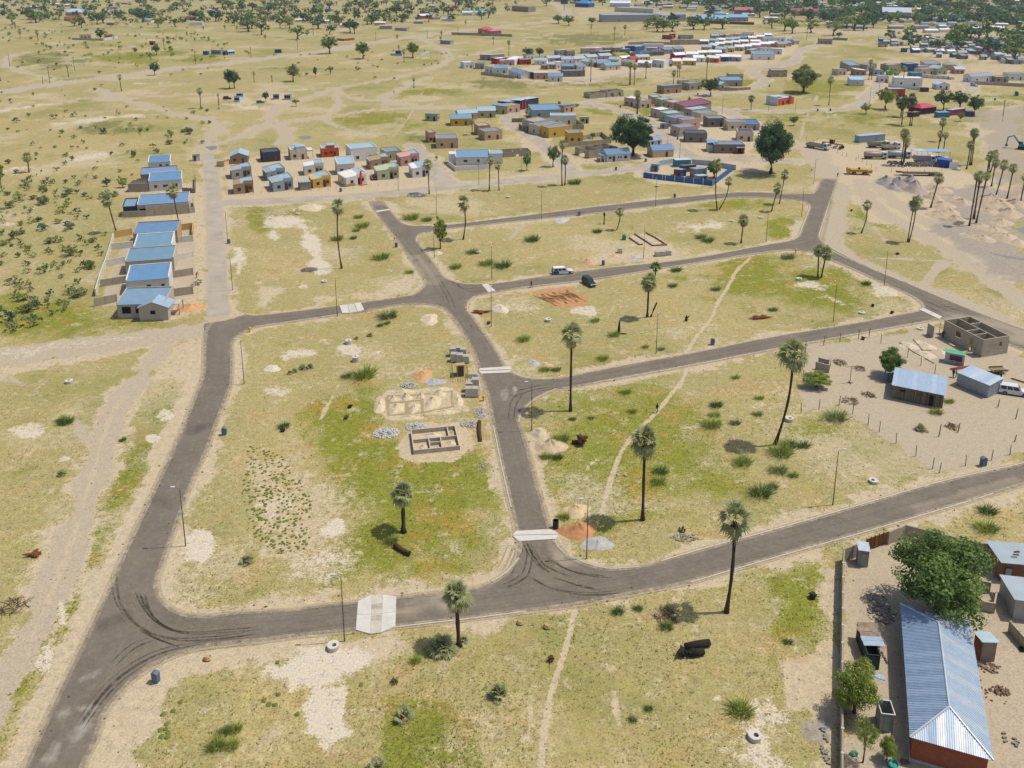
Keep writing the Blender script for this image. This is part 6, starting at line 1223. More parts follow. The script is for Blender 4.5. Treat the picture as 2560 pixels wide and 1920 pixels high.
house('white box house with a dark vertical stripe at the road end',q5(662,662),q5(948,668),7,'mf','d8d8d4','a8ccdc',3.6,None,[('f',.55,.6,.6)],None);wall_run('boundary_wall','white wall before the big white flat house','wall',q5(1430,690,2090,762),1.9,wallm('dcdcda'));single('bright_green_shed',MB().box(-1.6,1.6,0,3,0,2.5).prism([(-1.8,-.2,2.5),(1.8,-.2,2.5),(0,-.2,3.2)],(0,0,0),(0,3.4,0)),paint('4cc828',.75),'small bright green shed behind the palms of the right estate','shed',gp(*q5(1462,462)))
estate('right estate\'s far end',q6,'130 402 350 400 t L mb 6 3;250 335 558 332 c G mf 6 3;180 452 450 440 c S mb 6 3;495 452 690 442 v L gy 7 3.4;612 352 872 362 t G hip 6 3;852 432 1032 432 p L gx 6 2.6;1170 602 1602 582 w G gx 6 3;1895 562 2230 562 w G flat 6 3.6;1640 600 1900 600 u S flat 6 2.8')
house('white double gabled church like house near the bar',q6(500,745),q6(738,745),7,'gy','d4d4d6','b8d0e4',3);wall_run('boundary_wall','grey long wall before the white arched house','wall',q6(1180,640,1650,660,2212,690),2.0,wallm('b0a498'));wall_run('boundary_wall','white wall under the green gabled house','wall',q6(190,510,720,540),2.0,wallm('d4d0d4'),cap=paint('a84048',.7))
t=house('red hip roofed bar with an open dark veranda',q6(160,1240),q6(470,1205),7,'hip','3a3440','c02c3c',3.2,None,[('f',.3,1.2,.9),('f',.65,2.4,.9)],None,cat='bar',name='bar')
for x in (-.3,3,6.4,9):part('veranda_post',MB().box(x,x+.18,-.5,-.32,0,3.2),paint('7c3038',.7),t)
def container(label,fl,fr,D,h,col,roof='a0b4bc',cat='container',name='container'):
 loc,W,rz=place(fl,fr);t=thing(name,label,cat,loc,rz);b=MB();n=max(4,int(W/.5))
 for i in range(n):
  x0,x1=W*i/n,W*(i+1)/n;b.box(x0,x0+(x1-x0)*.6,0,D,0,h);b.box(x0+(x1-x0)*.6,x1,.05,D-.05,.02,h-.02)
 part('wall',b,paint(col,.75,.6),t);part('roof',MB().box(-.08,W+.08,-.08,D+.08,h,h+.08),roofm(roof),t);part('door',MB().box(W*.62,W*.62+.9,-.03,0,.1,2.0),paint(col,.5,.6),t);return t
container('teal blue container beside the red roofed bar',q6(512,1300),q6(745,1292),3,2.5,'3c88ac','88b0c0');container('red container behind the scrawny tree',q6(762,1262),q6(1048,1225),3,2.8,'b03c3c','c0c8cc');container('small blue kiosk right of the red container',q6(1080,1275),q6(1215,1275),2.4,2.4,'34507c','7c98b0','kiosk','kiosk');container('dark green open container left of the bar',q6(-10,1290),q6(150,1272),2.6,2.2,'2c4038','b06858');container('maroon container before the white wall',q6(205,790),q6(332,788),3,2.3,'4c2440','50304a')
container('slim blue mobile toilet at the right meadow',q6(2045,868),q6(2082,868),1.2,2.4,'2c70a8','2c70a8','mobile toilet','mobile_toilet')
BW=paint('2c6ca8',.72,.6);TW=wallm('a8b4b8')
wall_run('boundary_wall','bright blue front wall of the walled yard','wall',t20(1135,1535,1300,1555,1325,1558,1735,1605),1.9,BW,cap=wallm('c0ccd4'));wall_run('boundary_wall','bright blue right wall of the walled yard','wall',t20(1735,1605,1900,1480),1.9,BW);wall_run('boundary_wall','pale sheet fence behind the blue walled yard','wall',t20(1150,1510,1270,1430,1400,1410),1.8,wallm('b8c4c8'),panel=1.5);wall_run('boundary_wall','grey blue sheet fence at the back right of the walled yard','wall',t20(1555,1420,1700,1430,1930,1470),1.9,TW,panel=1.8)
container('turquoise container in the blue walled yard',t20(1412,1445),t20(1545,1440),3,2.6,'2c90a8','c8d4d8')
for lb,a,b,D,w,r,h in [('grey box hut at the left of the blue walled yard',(1200,1480),(1260,1485),3,'8498a8','9cb4c4',2.3),('brown hut with sheet roof in the blue walled yard',(1395,1525),(1460,1530),3.5,'8a5c44','a8b4b8',2.2),('blue tarpaulin hut in the middle of the blue walled yard',(1455,1530),(1505,1520),3,'2c68b0','2c6cc0',2.0),('grey plastered hut at the right of the blue walled yard',(1590,1545),(1680,1535),4,'a49890','8ca4b4',3.0),('low pale roofed hut in the right corner of the blue walled yard',(1610,1580),(1690,1575),3.5,'a8a098','b8d8e8',2.0),('rusty shack at the back of the blue walled yard',(1480,1490),(1590,1480),3,'6a4c40','7c6c60',2.0)]:
 house(lb,t20(*a),t20(*b),D,'mb',w,r,h,None,[('f',.3,.6,.6)],('f',.7),cat='hut',name='yard_hut')
qa=CR(1140,90,7.373);qb=CR(1400,80,7.373);qc=CR(1680,60,6.703)
fe='houses of the far estate'
estate('far estate\'s left end',qa,'145 600 330 590 w W flat 6 3.4;345 608 520 612 g G flat 6 3.2;440 445 660 450 g W mb 6 3.2;650 455 890 440 g L mb 7 3.2;760 520 960 500 r W flat 6 3.2;820 545 1075 540 p W flat 5 3;1080 540 1240 470 w W flat 6 3.2;1180 530 1385 525 r S flat 6 3;1440 530 1670 535 w L gx 6 2.7;1690 490 1930 480 p L gx 6 2.7;1940 500 2180 500 w L gx 6 2.7;1300 430 1440 420 w K mb 5 2.8;530 665 690 690 w S flat 6 3.4;690 690 960 690 w B mf 6 3;965 720 1200 790 w B gx 6 2.8;1205 768 1430 785 k L mb 6 3;1435 800 1700 800 t W mb 6 3.2;1700 838 1965 840 w B gx 6 2.8;1560 615 1700 620 n S flat 5 2.4;1700 610 1840 612 g L gx 5 2.8;1845 610 1990 600 w W flat 5 3.8;1950 640 2180 640 g B mf 5 2.8;1880 360 2040 350 g W mb 5 3;2050 375 2190 370 u S flat 5 3.4',False,fe)
wall_run('boundary_wall','long grey wall under the left end of the far estate','wall',qa(465,715,1080,785),2.0,wallm('a89c90'))
estate('far estate\'s middle',qb,'30 580 250 580 w L gx 6 2.7;270 580 480 560 c L gx 6 2.7;510 545 700 530 c L gx 6 2.7;740 520 950 510 p L gx 6 2.7;380 610 600 640 c L gx 6 2.7;1030 510 1245 500 Y S flat 6 3.6;640 640 880 640 b L gx 6 2.6;890 580 1080 590 c L gx 6 2.7;690 660 940 660 n B gx 6 2.6;850 710 1120 690 c B gx 6 2.8;60 830 460 820 d G flat 6 3.2;30 720 270 720 d B mf 6 2.8;320 710 480 700 w B mf 5 2.6;1120 620 1280 640 c G mf 5 2.8;1130 560 1310 550 n W gx 5 2.6;1310 570 1450 560 o R gx 5 2.6;1420 540 1660 530 y L gx 6 2.6;1430 650 1680 660 g W gx 6 2.7;1690 640 1910 660 w W flat 6 4;1920 640 2000 640 o W mb 4 3.2;2010 640 2060 640 w W flat 4 4;2080 620 2230 620 y W gx 6 2.8;420 400 650 395 m W mb 6 3.2;650 400 800 380 m W mb 5 3.2;820 385 990 380 n S flat 6 3.2;1000 385 1160 380 g W mb 5 3.2;1160 415 1290 410 q W mb 5 3.2;1210 350 1360 350 b W mb 5 3.2;1395 360 1560 350 b W flat 5 3.4;1560 320 1910 320 w L flat 6 3.6;1590 380 1780 385 g W mb 6 3;1270 470 1490 480 d K hip 6 2.6;1470 460 1700 450 d K hip 6 2.6;1680 440 1920 430 d K hip 6 2.6;1920 410 2100 400 g B mf 5 3;2110 395 2290 390 g B mf 5 3;1880 130 2060 138 r L mb 5 3;2060 112 2130 110 r L mb 5 3;560 440 730 440 r K hip 5 2.4;740 440 980 430 k W flat 5 2.8',False,fe)
estate('far estate\'s right part',qc,'55 590 230 580 r W gx 6 2.6;180 690 400 695 y W gx 6 2.8;240 570 440 570 c W gx 6 2.6;365 640 540 640 w W gx 6 2.8;445 545 600 540 m W gx 5 2.6;580 640 780 650 o W gx 6 2.8;615 540 830 540 v W gx 6 2.6;745 630 945 630 b W gx 6 3;910 620 1150 630 g W gx 6 2.8;485 450 650 455 y L gx 6 2.8;610 400 740 430 g W gx 5 2.6;720 480 890 490 g L gx 6 2.8;735 390 880 390 y W gx 5 2.6;875 470 1040 475 y L gx 6 2.8;860 370 1000 375 y W gx 5 2.6;1045 450 1200 455 v W gx 6 2.8;990 360 1130 365 m W gx 5 2.6;1190 440 1330 440 m W gx 6 2.8;1130 350 1280 350 m W gx 5 2.6;1320 420 1480 420 p W gx 6 2.8;1320 350 1480 350 g W gx 5 2.6;1480 400 1640 400 p W gx 6 2.8;1630 390 1780 390 m W gx 6 2.8;1780 400 1920 395 y B gx 6 2.8;470 345 610 345 n W gx 5 2.6;620 330 770 335 g L gx 5 2.6;760 320 890 320 p W gx 5 2.6;900 310 1040 312 g L gx 5 2.6;1000 300 1140 300 t L gx 5 2.6;1120 280 1260 285 g B gx 5 2.6;1280 290 1410 290 y W gx 5 2.8;1415 270 1550 270 y W gx 5 2.8;1550 240 1670 240 n W gx 5 2.8;1540 300 1720 300 w B mf 5 2.8;1720 290 1900 290 w W flat 5 3;1910 380 2000 375 t B gx 5 2.8;2050 350 2130 340 t B gx 5 2.8;1960 330 2050 330 t B gx 5 2.6;1330 510 1480 480 n L flat 5 2.8;1480 470 1650 465 w B flat 5 2.8;1640 500 1840 510 w W flat 6 3.6;1360 600 1720 600 w B mf 7 3.6;660 250 800 250 g L mf 5 2.6;800 240 900 240 g L mf 4 2.6;905 245 1020 240 p W flat 5 3;1050 230 1180 230 p W flat 5 3;1205 210 1370 210 w L flat 5 3.4;140 255 360 250 g K flat 5 2.8;1665 885 1920 885 u S flat 6 3.4',False,fe)
wall_run('boundary_wall','long grey wall behind the far estate','wall',qb(1260,235,1600,225,2212,240),2.2,wallm('a09890'),panel=8)
roofless('roofless shell between the two parts of the far estate',(qc(10,350),qc(460,345),8),3.6,INN,wins=[(0,.25,1.6,0,2.6),(0,.6,2.5,.6,2.6)])
# the walled compound, bottom right
GALV=[mat('galvanised_%d'%i,hexc(c,.72),r,.1,1.5,metal=.15,spec=.5) for i,(c,r) in enumerate((('b4c8dc',.45),('c2d2e0',.42),('d0dae0',.4),('a6bcd2',.45),('e6eaea',.35)))]
def brick_mat():
 m=mat('red_brick',hexc('a85c40',.72),.92,.14,2.0,kind='block')
 for n in m.node_tree.nodes:
  if n.type=='TEX_BRICK':n.inputs['Brick Width'].default_value=.23;n.inputs['Row Height'].default_value=.085;n.inputs['Mortar Size'].default_value=.01;n.inputs['Mortar'].default_value=(1.1,1.2,1.25,1)
 return m
bh=thing('brick_house','long red brick house with a ribbed metal hip roof','house',gp(*t33(1225,1395),0))
O=Vector(gp(*t33(1225,1395),2.9));O.z=0
TL,TR,BR,BL=[Vector((*gp(*t33(*a),2.9)[:2],2.9))-O for a in ((1150,243),(1735,385),(1985,1610),(1225,1395))]
ux,uy=(BR-BL).normalized(),(TL-BL).normalized();Wd,Ln=7.1,(TL-BL).length;RH=1.45;run=Wd/2
bh.location=O;bh.rotation_euler=(0,0,math.atan2(ux.y,ux.x))
wb_=MB().box(.35,Wd-.35,.35,Ln-.35,0,2.86);part('wall',wb_,brick_mat(),bh);part('plinth',MB().box(.25,Wd-.25,.25,Ln-.25,0,.25),CONC,bh)
def roof_side(P0,P1,inward,L,hip,nsheet,mats):
 d=(P1-P0).normalized();nrm=(inward*run+Vector((0,0,RH))).cross(d).normalized()
 if nrm.z<0:nrm=-nrm
 for i in range(nsheet):
  mb=MB();ribs=4;s0,s1=L*i/nsheet,L*(i+1)/nsheet
  for k in range(ribs):
   for u0,u1,h0,h1 in ((0,.45,0,0),(.45,.6,0,1),(.6,.85,1,1),(.85,1,1,0)):
    a,b=s0+(s1-s0)*(k+u0)/ribs,s0+(s1-s0)*(k+u1)/ribs
    ta,tb=[max(0,min(1,x/run,(L-x)/run)) for x in (a,b)]
    z=.06
    A,B=P0+d*a+nrm*z*h0,P0+d*b+nrm*z*h1
    mb.quad(A,B,B+(inward*run+Vector((0,0,RH)))*tb,A+(inward*run+Vector((0,0,RH)))*ta)
  part('roof_sheet',mb,mats(i),bh,loc=nrm*(.004 if i%2 else .011))
X_,Y_=Vector((1,0,0)),Vector((0,1,0));z9=Vector((0,0,2.92));c00,c10,c11,c01=z9,X_*Wd+z9,X_*Wd+Y_*Ln+z9,Y_*Ln+z9
roof_side(c01,c00,X_,Ln,True,22,lambda i:GALV[3] if i<9 else GALV[0 if i%2 else 3]);roof_side(c10,c11,-X_,Ln,True,22,lambda i:GALV[1 if i%3 else 2])
roof_side(c00,c10,Y_,Wd,True,9,lambda i:GALV[(2,1,3,4,1,4,2,4,2)[i]]);roof_side(c11,c01,-Y_,Wd,True,9,lambda i:GALV[1 if i%2 else 0])
r0,r1=Vector((Wd/2,run,2.92+RH)),Vector((Wd/2,Ln-run,2.92+RH))
for a,b in ((r0,r1),(r0,c00),(r0,c10),(r1,c01),(r1,c11)):part('ridge_cap',MB().tube([a+Vector((0,0,.03)),b+Vector((0,0,.05))],.11,6),GALV[2],bh)
for s,u in (('l',.2),('l',.4),('l',.6),('l',.82),('r',.3),('r',.6)):
 o=add_window(bh,s,u*Ln,1.5,1.1,1.0,Wd,Ln,True,-.34)
wall_run('boundary_wall','long grey block wall along the left side of the compound','wall',[t32(648,1535),t33(640,0),t33(632,700),t33(628,1900)],1.9,BLOCK,cap=CONC,panel=3.0)
wall_run('boundary_wall','block wall left of the brown gate','wall',t32(655,1532,800,1478),1.9,BLOCK,panel=1.6);wall_run('boundary_wall','block wall right of the brown gate running behind the big tree','wall',t32(1035,1385,1180,1325,1760,1470,2300,1575),1.9,BLOCK)
g0,gw,gz=place(t32(842,1448),t32(1022,1382));gt=thing('compound_gate','brown rusty sheet gate of the compound facing the road','gate',g0,gz)
for i in range(5):
 part('gate_panel',MB().box(gw*i/5+.03,gw*(i+1)/5-.03,-.02,.02,.1,1.85),mat('gate_rust_%d'%(i%2),hexc(('8a5c28','7a4c24')[i%2],.65),.8,.3,2),gt);part('gate_post',MB().box(gw*i/5-.03,gw*i/5+.03,-.05,.05,0,2.0),mat('gate_frame',hexc('4a3424',.6),.7),gt)
def tin_box(label,fl,fr,D,h,roof=True,col='a4aaa8',name='tin_toilet',cat='toilet',rim='c8784c',n=8):
 loc,W,rz=place(fl,fr);t=thing(name,label,cat,loc,rz);m=mat('tin_'+col,hexc(col,.68),.55,.2,1.5,metal=.2);w=MB()
 for (a,b) in (((0,0),(W,0)),((W,0),(W,D)),((W,D),(0,D)),((0,D),(0,0))):
  A,B=Vector((*a,0)),Vector((*b,0));ribbed(w,A,B,B+Vector((0,0,h)),A+Vector((0,0,h)),max(3,int((B-A).length/.22)),.03)
 w.box(.03,W-.03,.03,.06,0,h-.01);w.box(.03,W-.03,D-.06,D-.03,0,h-.01);w.box(.03,.06,.06,D-.06,0,h-.01);w.box(W-.06,W-.03,.06,D-.06,0,h-.01);part('wall',w,m,t)
 fr_=MB()
 for q in ((-.05,W+.05,-.05,.05),(-.05,W+.05,D-.05,D+.05),(-.05,.05,.05,D-.05),(W-.05,W+.05,.05,D-.05)):fr_.box(*q,h,h+.07)
 part('frame',fr_,mat('rim_'+rim,hexc(rim,.7),.7),t)
 if roof:rf=MB();ribbed(rf,(-.1,-.15,h+.1),(W+.1,-.15,h+.1),(W+.1,D+.15,h+.3),(-.1,D+.15,h+.3),n,.03);part('roof',rf,GALV[2],t)
 part('door',MB().box(W*.25,W*.25+.7,-.06,-.035,.05,min(1.9,h-.1)),m,t);return t
tin_box('leaning corrugated toilet with an orange edged roof inside the gate',t32(772,1572),t32(862,1584),1.3,2.3);tin_box('roofless corrugated washroom between the trees and the brick house',t33(962,1338),t33(1078,1352),1.7,2.1,False,'a8aca0','tin_washroom','washroom','d4d8d0')
t=tin_box('dark green shack under rusty patched sheets beside the brick house',t33(848,800),t33(958,810),4.4,1.8,False,'2c4c40','shack','shack','2c4038')
for i in range(5):rf=MB();ribbed(rf,(-.1,1.2+i*.7,1.92),(-.1,1.9+i*.7,1.92),(2.1,1.9+i*.7,2.1),(2.1,1.2+i*.7,2.1),4,.03);part('roof_sheet',rf,GALV[1] if i in (0,1) else mat('rusted_sheet',hexc('a8927c',.7),.7,.4,1.2),t,rz=R.uniform(-.03,.03))
lsm=MB();ribbed(lsm,(0,0,.05),(1.4,-.7,.05),(1.7,-.2,.06),(.3,.5,.08),5,.03);single('loose_sheet',lsm,GALV[0],'bent metal sheet on the sand below the green shack','metal sheet',gp(*t33(875,860)))
t=house('small square block toilet with a pale slab roof right of the brick house',t33(1832,738),t33(1955,742),1.7,'mb','a4907c','b8ccd4',2.2,wins=[],door=None,cat='toilet',name='block_toilet',blocks=True)
t=house('low brown shed with a torn sheet roof at the compound edge',t33(1998,45),t33(2330,75),4.5,'mb','8c6248','a8b4b8',2.3,wins=[],door=('f',.2),dcol='b8bcb8',cat='shed',name='shed')
for i in range(3):part('roof_litter',MB().box(1.5+i*.6,2.2+i*.6,1.2+i*.3,1.32+i*.3,2.5,2.75),RUST,t,rz=.1*i)
house('grey shed with pale sheet roof cut by the right picture edge',t33(2112,372),t33(2420,410),4.5,'mb','a8a49c','acb8bc',2.3,wins=[],door=None,cat='shed',name='shed')
wall_run('boundary_wall','low grey wall enclosure beside the big tree','wall',t33(1740,275,1945,315,1965,215),1.3,BLOCK,panel=1.6);wall_run('boundary_wall','short grey wall piece right of the big tree crown','wall',t33(1800,120,1905,145),1.5,BLOCK,panel=1.4);wall_run('boundary_wall','grey wall at the right picture edge with a tyre','wall',t33(2085,485,2230,650),1.4,BLOCK,panel=1.6)
single('old_tyre',MB().lathe([(.2,0),(.36,.02),(.38,.12),(.34,.22),(.2,.24)],14),TYRE,'black tyre leaning at the grey wall on the right','tyre',gp(*t33(2195,640)))
bm1=MB().box(-.2,.2,-.1,.1,-.1,.1).mesh('brick',mat('loose_block',hexc('a09484',.7),.95,.2,3,rnd=.15));bm2=MB().box(-.12,.12,-.055,.055,-.04,.04).mesh('brick',mat('loose_brick',hexc('947462',.66),.95,.2,5,rnd=.2))
def bricks(label,c,rx,ry,n,me,pile=0.0,name='loose_bricks',cat='bricks'):
 p=gp(*c);t=thing(name,label,cat,p);ax,ay=rx*mpp(c[1]),ry*mpp(c[1])*G/(c[1]-YH)
 for i in range(n):
  a,q=R.uniform(0,6.28),R.random()**.55
  o=obj('brick',me,t,(ax*q*math.cos(a),ay*q*math.sin(a),.08+pile*(1-q)*R.random()));o.rotation_euler=(R.uniform(-.5,.5)*(pile>0),R.uniform(-.3,.3)*(pile>0),R.uniform(0,3.14))
bricks('grey blocks strewn on the sand left of the brick house roof',t33(985,320),32,26,75,bm1);bricks('grey blocks under the edge of the big tree',t33(940,200),26,12,26,bm1);bricks('heap of broken bricks right of the brick house',t33(2000,1000),25,14,70,bm2,.5);bricks('bricks and boards strewn below the block toilet',t33(1920,800),30,14,38,bm2,.15);bricks('few loose blocks on the sand at the right picture edge',t33(2090,1420),17,20,8,bm1);bricks('row of stones along the green shack',t33(975,650),3,42,20,bm2,.05);bricks('pale blocks at the foot of the long wall near the gravel',t33(500,1390),5,16,7,bm1);bricks('pale blocks at the foot of the long wall near the bottom',t33(500,1560),7,24,12,bm1);bricks('stones at the brick house plinth bottom',t33(1180,1620),12,10,22,bm2,.1);bricks('bricks along the right wall of the brick house',t33(1840,950),8,40,18,bm2)
single('blue_bag',MB().blob((0,0,.1),.35,.2,.15),paint('4c80b8',.8),'crumpled blue bag on the grey gravel by the long wall','bag',gp(*t33(470,1325)));single('teal_basin',MB().lathe([(.02,.05),(.4,.05),(.5,.3),(.46,.3),(.36,.1),(.02,.08)],14),paint('34a08c',.8),'teal plastic basin upside at the picture bottom beside the papaya','basin',gp(*t33(1080,1640)));single('green_tarp',MB().blob((0,0,.1),.5,.35,.15),paint('2c8468',.7),'dark green tarpaulin lump under the papaya tree','tarpaulin',gp(*t33(745,1540)))
single('plank_stack',MB().box(-.08,1.6,0,.15,0,.08).box(-.1,1.7,.18,.33,0,.08).box(0,1.5,.05,.25,.085,.16),mat('old_plank',hexc('8c8478',.66),.9,.2,3),'weathered boards leaning by the block toilet','boards',gp(*t33(1810,770)),-.9)
single('tar_drum',MB().lathe([(.01,0),(.3,0),(.32,.4),(.3,.8),(.01,.8)],12),mat('drum_black',hexc('3c3a30',.6),.7),'dark drum lying on the grass left of the long wall','drum',gp(*t33(385,195)))
# the fenced yard
t=roofless('unfinished grey block house beside the junction with workers inside',(t31(1512,1252),t31(1840,1428),6.2),3.7,[(.55,0,.55,.55),(0,.55,1,.55),(.3,.55,.3,1),(.75,0,.75,.55)],wins=[(0,.38,1.3,1.5,2.8),(0,.74,1.1,0,2.8),(1,.7,.7,1.7,2.7),(2,.8,2.2,0,2.8)])
for i in range(4):part('scaffold_pole',MB().tube([(-.3-(i%2)*1.2,.4+(i//2)*1.4,0),(-.3-(i%2)*1.2,.4+(i//2)*1.4,2.4)],.05,5),mat('scaffold',hexc('b09a6c',.7),.8),t)
part('scaffold_board',MB().box(-1.7,-.2,.3,1.9,1.3,1.36),mat('scaffold',hexc('b09a6c',.7),.8),t)
single('wall_stub',MB().box(-.1,.1,-.9,.9,0,2.5),BLOCK,'lone block wall panel standing left of the unfinished house','wall stub',gp(*t31(1398,1245)),.2)
for i,(a,rx,ry) in enumerate([(t31(1215,1330),20,12),(t31(1360,1330),22,13),(t31(1370,1410),20,13),(t31(1480,1380),17,10)]):heap(['left sand mound between the shallow footings','upper sand mound between the shallow footings','lower sand mound between the shallow footings','right sand mound beside the little kiosk'][i],a,rx,ry,.45,'d6c6a8',seed=80+i)
wall_run('footing','shallow block footing lines in the fenced yard','footing',t31(1140,1305,1260,1385,1430,1480),.18,BLOCK,panel=2);wall_run('footing','second shallow footing line behind the sand mounds','footing',t31(1260,1280,1340,1370,1540,1370),.18,BLOCK,panel=2)
t=container('white and purple kiosk with a green roof beside the unfinished house',t31(1522,1472),t31(1690,1505),1.7,2.1,'ccc8cc','60b47c','kiosk','kiosk');part('serving_hatch',MB().box(.8,2.9,-.06,-.01,1.0,1.8),paint('6c2c50',.75),t);part('counter',MB().box(.8,3.0,-.35,-.06,.9,.98),paint('6c2c50',.6),t)
loc,W_,rz_=place(t32(1072,122),t32(1505,212));t=thing('pole_walled_house','stick walled house with a pale blue tin roof in the sandy yard','house',loc,rz_);D_=6.2
part('wall',MB().box(.06,W_-.06,.06,D_-.06,0,0,tz=(2.55,2.55,2.85,2.85)),mat('mud_wall',hexc('8c7c68',.62),.95,.3,3,bump=.4),t)
st=MB();n=90
for i in range(n):
 x=W_*(i+.5)/n+R.uniform(-.02,.02)
 if not W_*.72<x<W_*.82:st.box(x-.03,x+.03,-.02,.06,0,2.5+R.uniform(-.04,.04),R.choice((0,0,1,2)))
for i in range(70):y=D_*(i+.5)/70;st.box(-.02,.06,y-.03,y+.03,0,2.5+.3*i/70,R.choice((0,0,1,2)));st.box(W_-.06,W_+.02,y-.03,y+.03,0,2.5+.3*i/70,R.choice((0,1,2)))
part('poles',st,[mat('pole_a',hexc('9a8a74',.66),.95,.3,4),mat('pole_b',hexc('7c6c58',.62),.95,.3,4),mat('pole_c',hexc('b4a48c',.66),.95,.2,4)],t,kind='stuff')
for i in range(11):
 rf=MB();a,b=-.3+(W_+.6)*i/11,-.3+(W_+.6)*(i+1)/11;ribbed(rf,(a,-.35,2.62),(b,-.35,2.62),(b,D_+.35,2.98),(a,D_+.35,2.98),4,.03);part('roof_sheet',rf,GALV[0] if i%4 else GALV[1],t,loc=(0,0,.012*(i%2)))
part('door',MB().box(W_*.73,W_*.81,-.03,0,0,2.0),DARK,t);part('window',MB().box(W_*.14,W_*.25,-.05,0,1.6,2.0),DARK,t);part('shutter',MB().box(W_*.48,W_*.6,-.06,0,1.4,2.0),mat('shutter',hexc('7a6a58',.6),.9),t)
part('wall_lamp',MB().box(W_+.02,W_+.3,0,.2,1.9,2.1),WHITEM,t)
tin_box('small blue grey tin closet at the left end of the stick walled house',t31(1018,1645),t31(1080,1650),1.6,1.9,True,'8c98a0','tin_closet','shed')
t=tin_box('silver corrugated shack beside the parked white pickup',t32(1625,8),t32(1898,122),4.2,2.4,False,'b4c0c8','shack','shack','8c98a0')
for i in range(6):rf=MB();L=(gp(*t32(1898,122))-gp(*t32(1625,8))).length;a,b=-.15+(L+.3)*i/6,-.15+(L+.3)*(i+1)/6;ribbed(rf,(a,-.2,2.5),(b,-.2,2.5),(b,4.4,2.66),(a,4.4,2.66),4,.03);part('roof_sheet',rf,GALV[(0,1,2,1,0,2)[i]],t,loc=(0,0,.012*(i%2)))
FP=mat('bush_pole',hexc('5c4a3a',.58),.95,.3,5)
for lb,p,h,s,m in [('rough pole fence on the grass side of the sandy yard',t32(285,252,440,218,612,186,730,262,865,350,960,415,1105,515,1275,625,1420,735),1.9,4.6,FP),('rough pole fence along the bottom right road',t32(1480,768,1705,708,1930,660,2090,612,2260,580),1.8,4.4,FP),('rough pole fence along the middle right road',t31(320,1395,480,1325,620,1298,780,1272,872,1256),2.0,4.5,FP),('pole fence between the yard and the footings',t31(872,1256,975,1308,1205,1430,1320,1500,1440,1570),1.9,5.5,FP),('pole fence at the left yard end by the big palm',t31(305,1640,325,1390),2.4,5.0,FP),('camp fence of thin posts along the sandy ruts',t30(640,1350,780,1370,930,1480,1200,1500,1500,1490),1.6,5,FP),('camp fence beside the loader',t30(330,1210,600,1320,760,1390),1.5,6,FP)]:fence(lb,p,h,s,m,r=.055)
for lb,b,h in [('thick leaning post in the middle of the yard',t32(1475,455),2.3),('short post beside the sticks in the yard',t32(1640,418),1.7),('lone post at the right edge of the yard',t32(2130,500),1.3),('dark post on the green strip right of the yard',t32(2140,300),1.9),('wooden post of the gate between yard and green strip',t32(1985,200),1.5)]:single('wooden_post',MB().tube([(0,0,0),(.15,0,h)],[.08,.06],6),FP,lb,'post',gp(*b))
t=thing('washing_frame','T shaped washing frame in the sandy yard','washing frame',gp(*t31(707,1650)));part('pole',MB().tube([(0,0,0),(0,0,3.2)],.05,6),RUST,t);part('cross_bar',MB().tube([(-.8,0,3.2),(1.6,.3,3.2)],.04,5),RUST,t);part('foot',MB().box(-.5,.5,-.06,.06,0,.1).box(-.06,.06,-.5,.5,.1,.18),RUST,t)
wall_run('yard_wall','three sided low block screen above the round bush tree','wall',t31(415,1530,520,1560,535,1500),1.5,BLOCK,panel=1.2);wall_run('yard_wall','rear piece of the low block screen in the yard','wall',t31(440,1480,518,1500),1.2,BLOCK,panel=1.2)
single('steel_beams',MB().box(-2.2,2.2,-.3,-.15,.02,.14).box(-2.3,2.1,0,.15,.02,.14).box(-2.0,2.4,.3,.45,.02,.14).box(-2.1,2.2,.1,.25,.145,.26),paint('a8503c',.7,.7),'red primed steel beams lying by the silver shack','steel beams',gp(*t31(1665,1525)),.25)
single('steel_beam',MB().box(-1.6,1.6,-.06,.06,.02,.16).box(-1.5,1.7,.2,.3,.02,.16),RUST,'rusty beams at the right picture edge by the white pickup','steel beams',gp(*t31(2180,1640)),-.8)
c8=CR(980,1040,10.055)
roofless('finished low block footing with sand filled rooms in the left block',(c8(555,965),c8(1700,850),6.1),.75,[(0,.52,1,.52),(.36,0,.36,.52),(.62,0,.62,.52),(.36,.32,.62,.32),(.82,.52,.82,1)],name='block_footing',cat='footing',m=blockm('c0b4a0'))
for i,(a,rx,ry,h) in enumerate([(c8(780,800),14,5.5,.55),(c8(1130,800),9,3,.3),(c8(1470,690),17,7,.5),(c8(980,500),36,6,.55),(c8(1520,440),7,6,.5)]):heap(['sand fill in the front left room of the footing','sand fill in the middle room of the footing','sand fill in the front right room of the footing','sand fill in the long back room of the footing','sand fill in the small corner room of the footing'][i],a,rx,ry,h,'d8c9ac',seed=90+i)
LMK[:]=[('trench outline at its left end',(975,1000)),('trench outline in the middle',(1040,1000)),('trench outline at its right end',(1110,1000))]
MND=[(t12(1185,135),10,8,.5),(t12(1300,120),16,8,.55),(t12(1425,110),10,7,.5),(t12(1215,215),20,14,.6),(t12(1365,215),15,12,.55),(t12(1530,160),23,17,.6),(t12(1580,90),24,6,.5),(t12(1255,65),34,6,.35),(t12(1560,50),40,6,.35),(t12(1070,190),12,24,.35),(t12(1300,295),48,6,.3),(t12(1620,245),42,6,.3),(t12(1745,140),14,16,.35)]
for i,((a,rx,ry,h),lb) in enumerate(zip(MND,where_all([q[0] for q in MND],['sand mound']*len(MND)))):heap(lb,a,rx,ry,h*1.7,'d6c5a2',seed=100+i)['group']='sand mounds of the trench outlines'
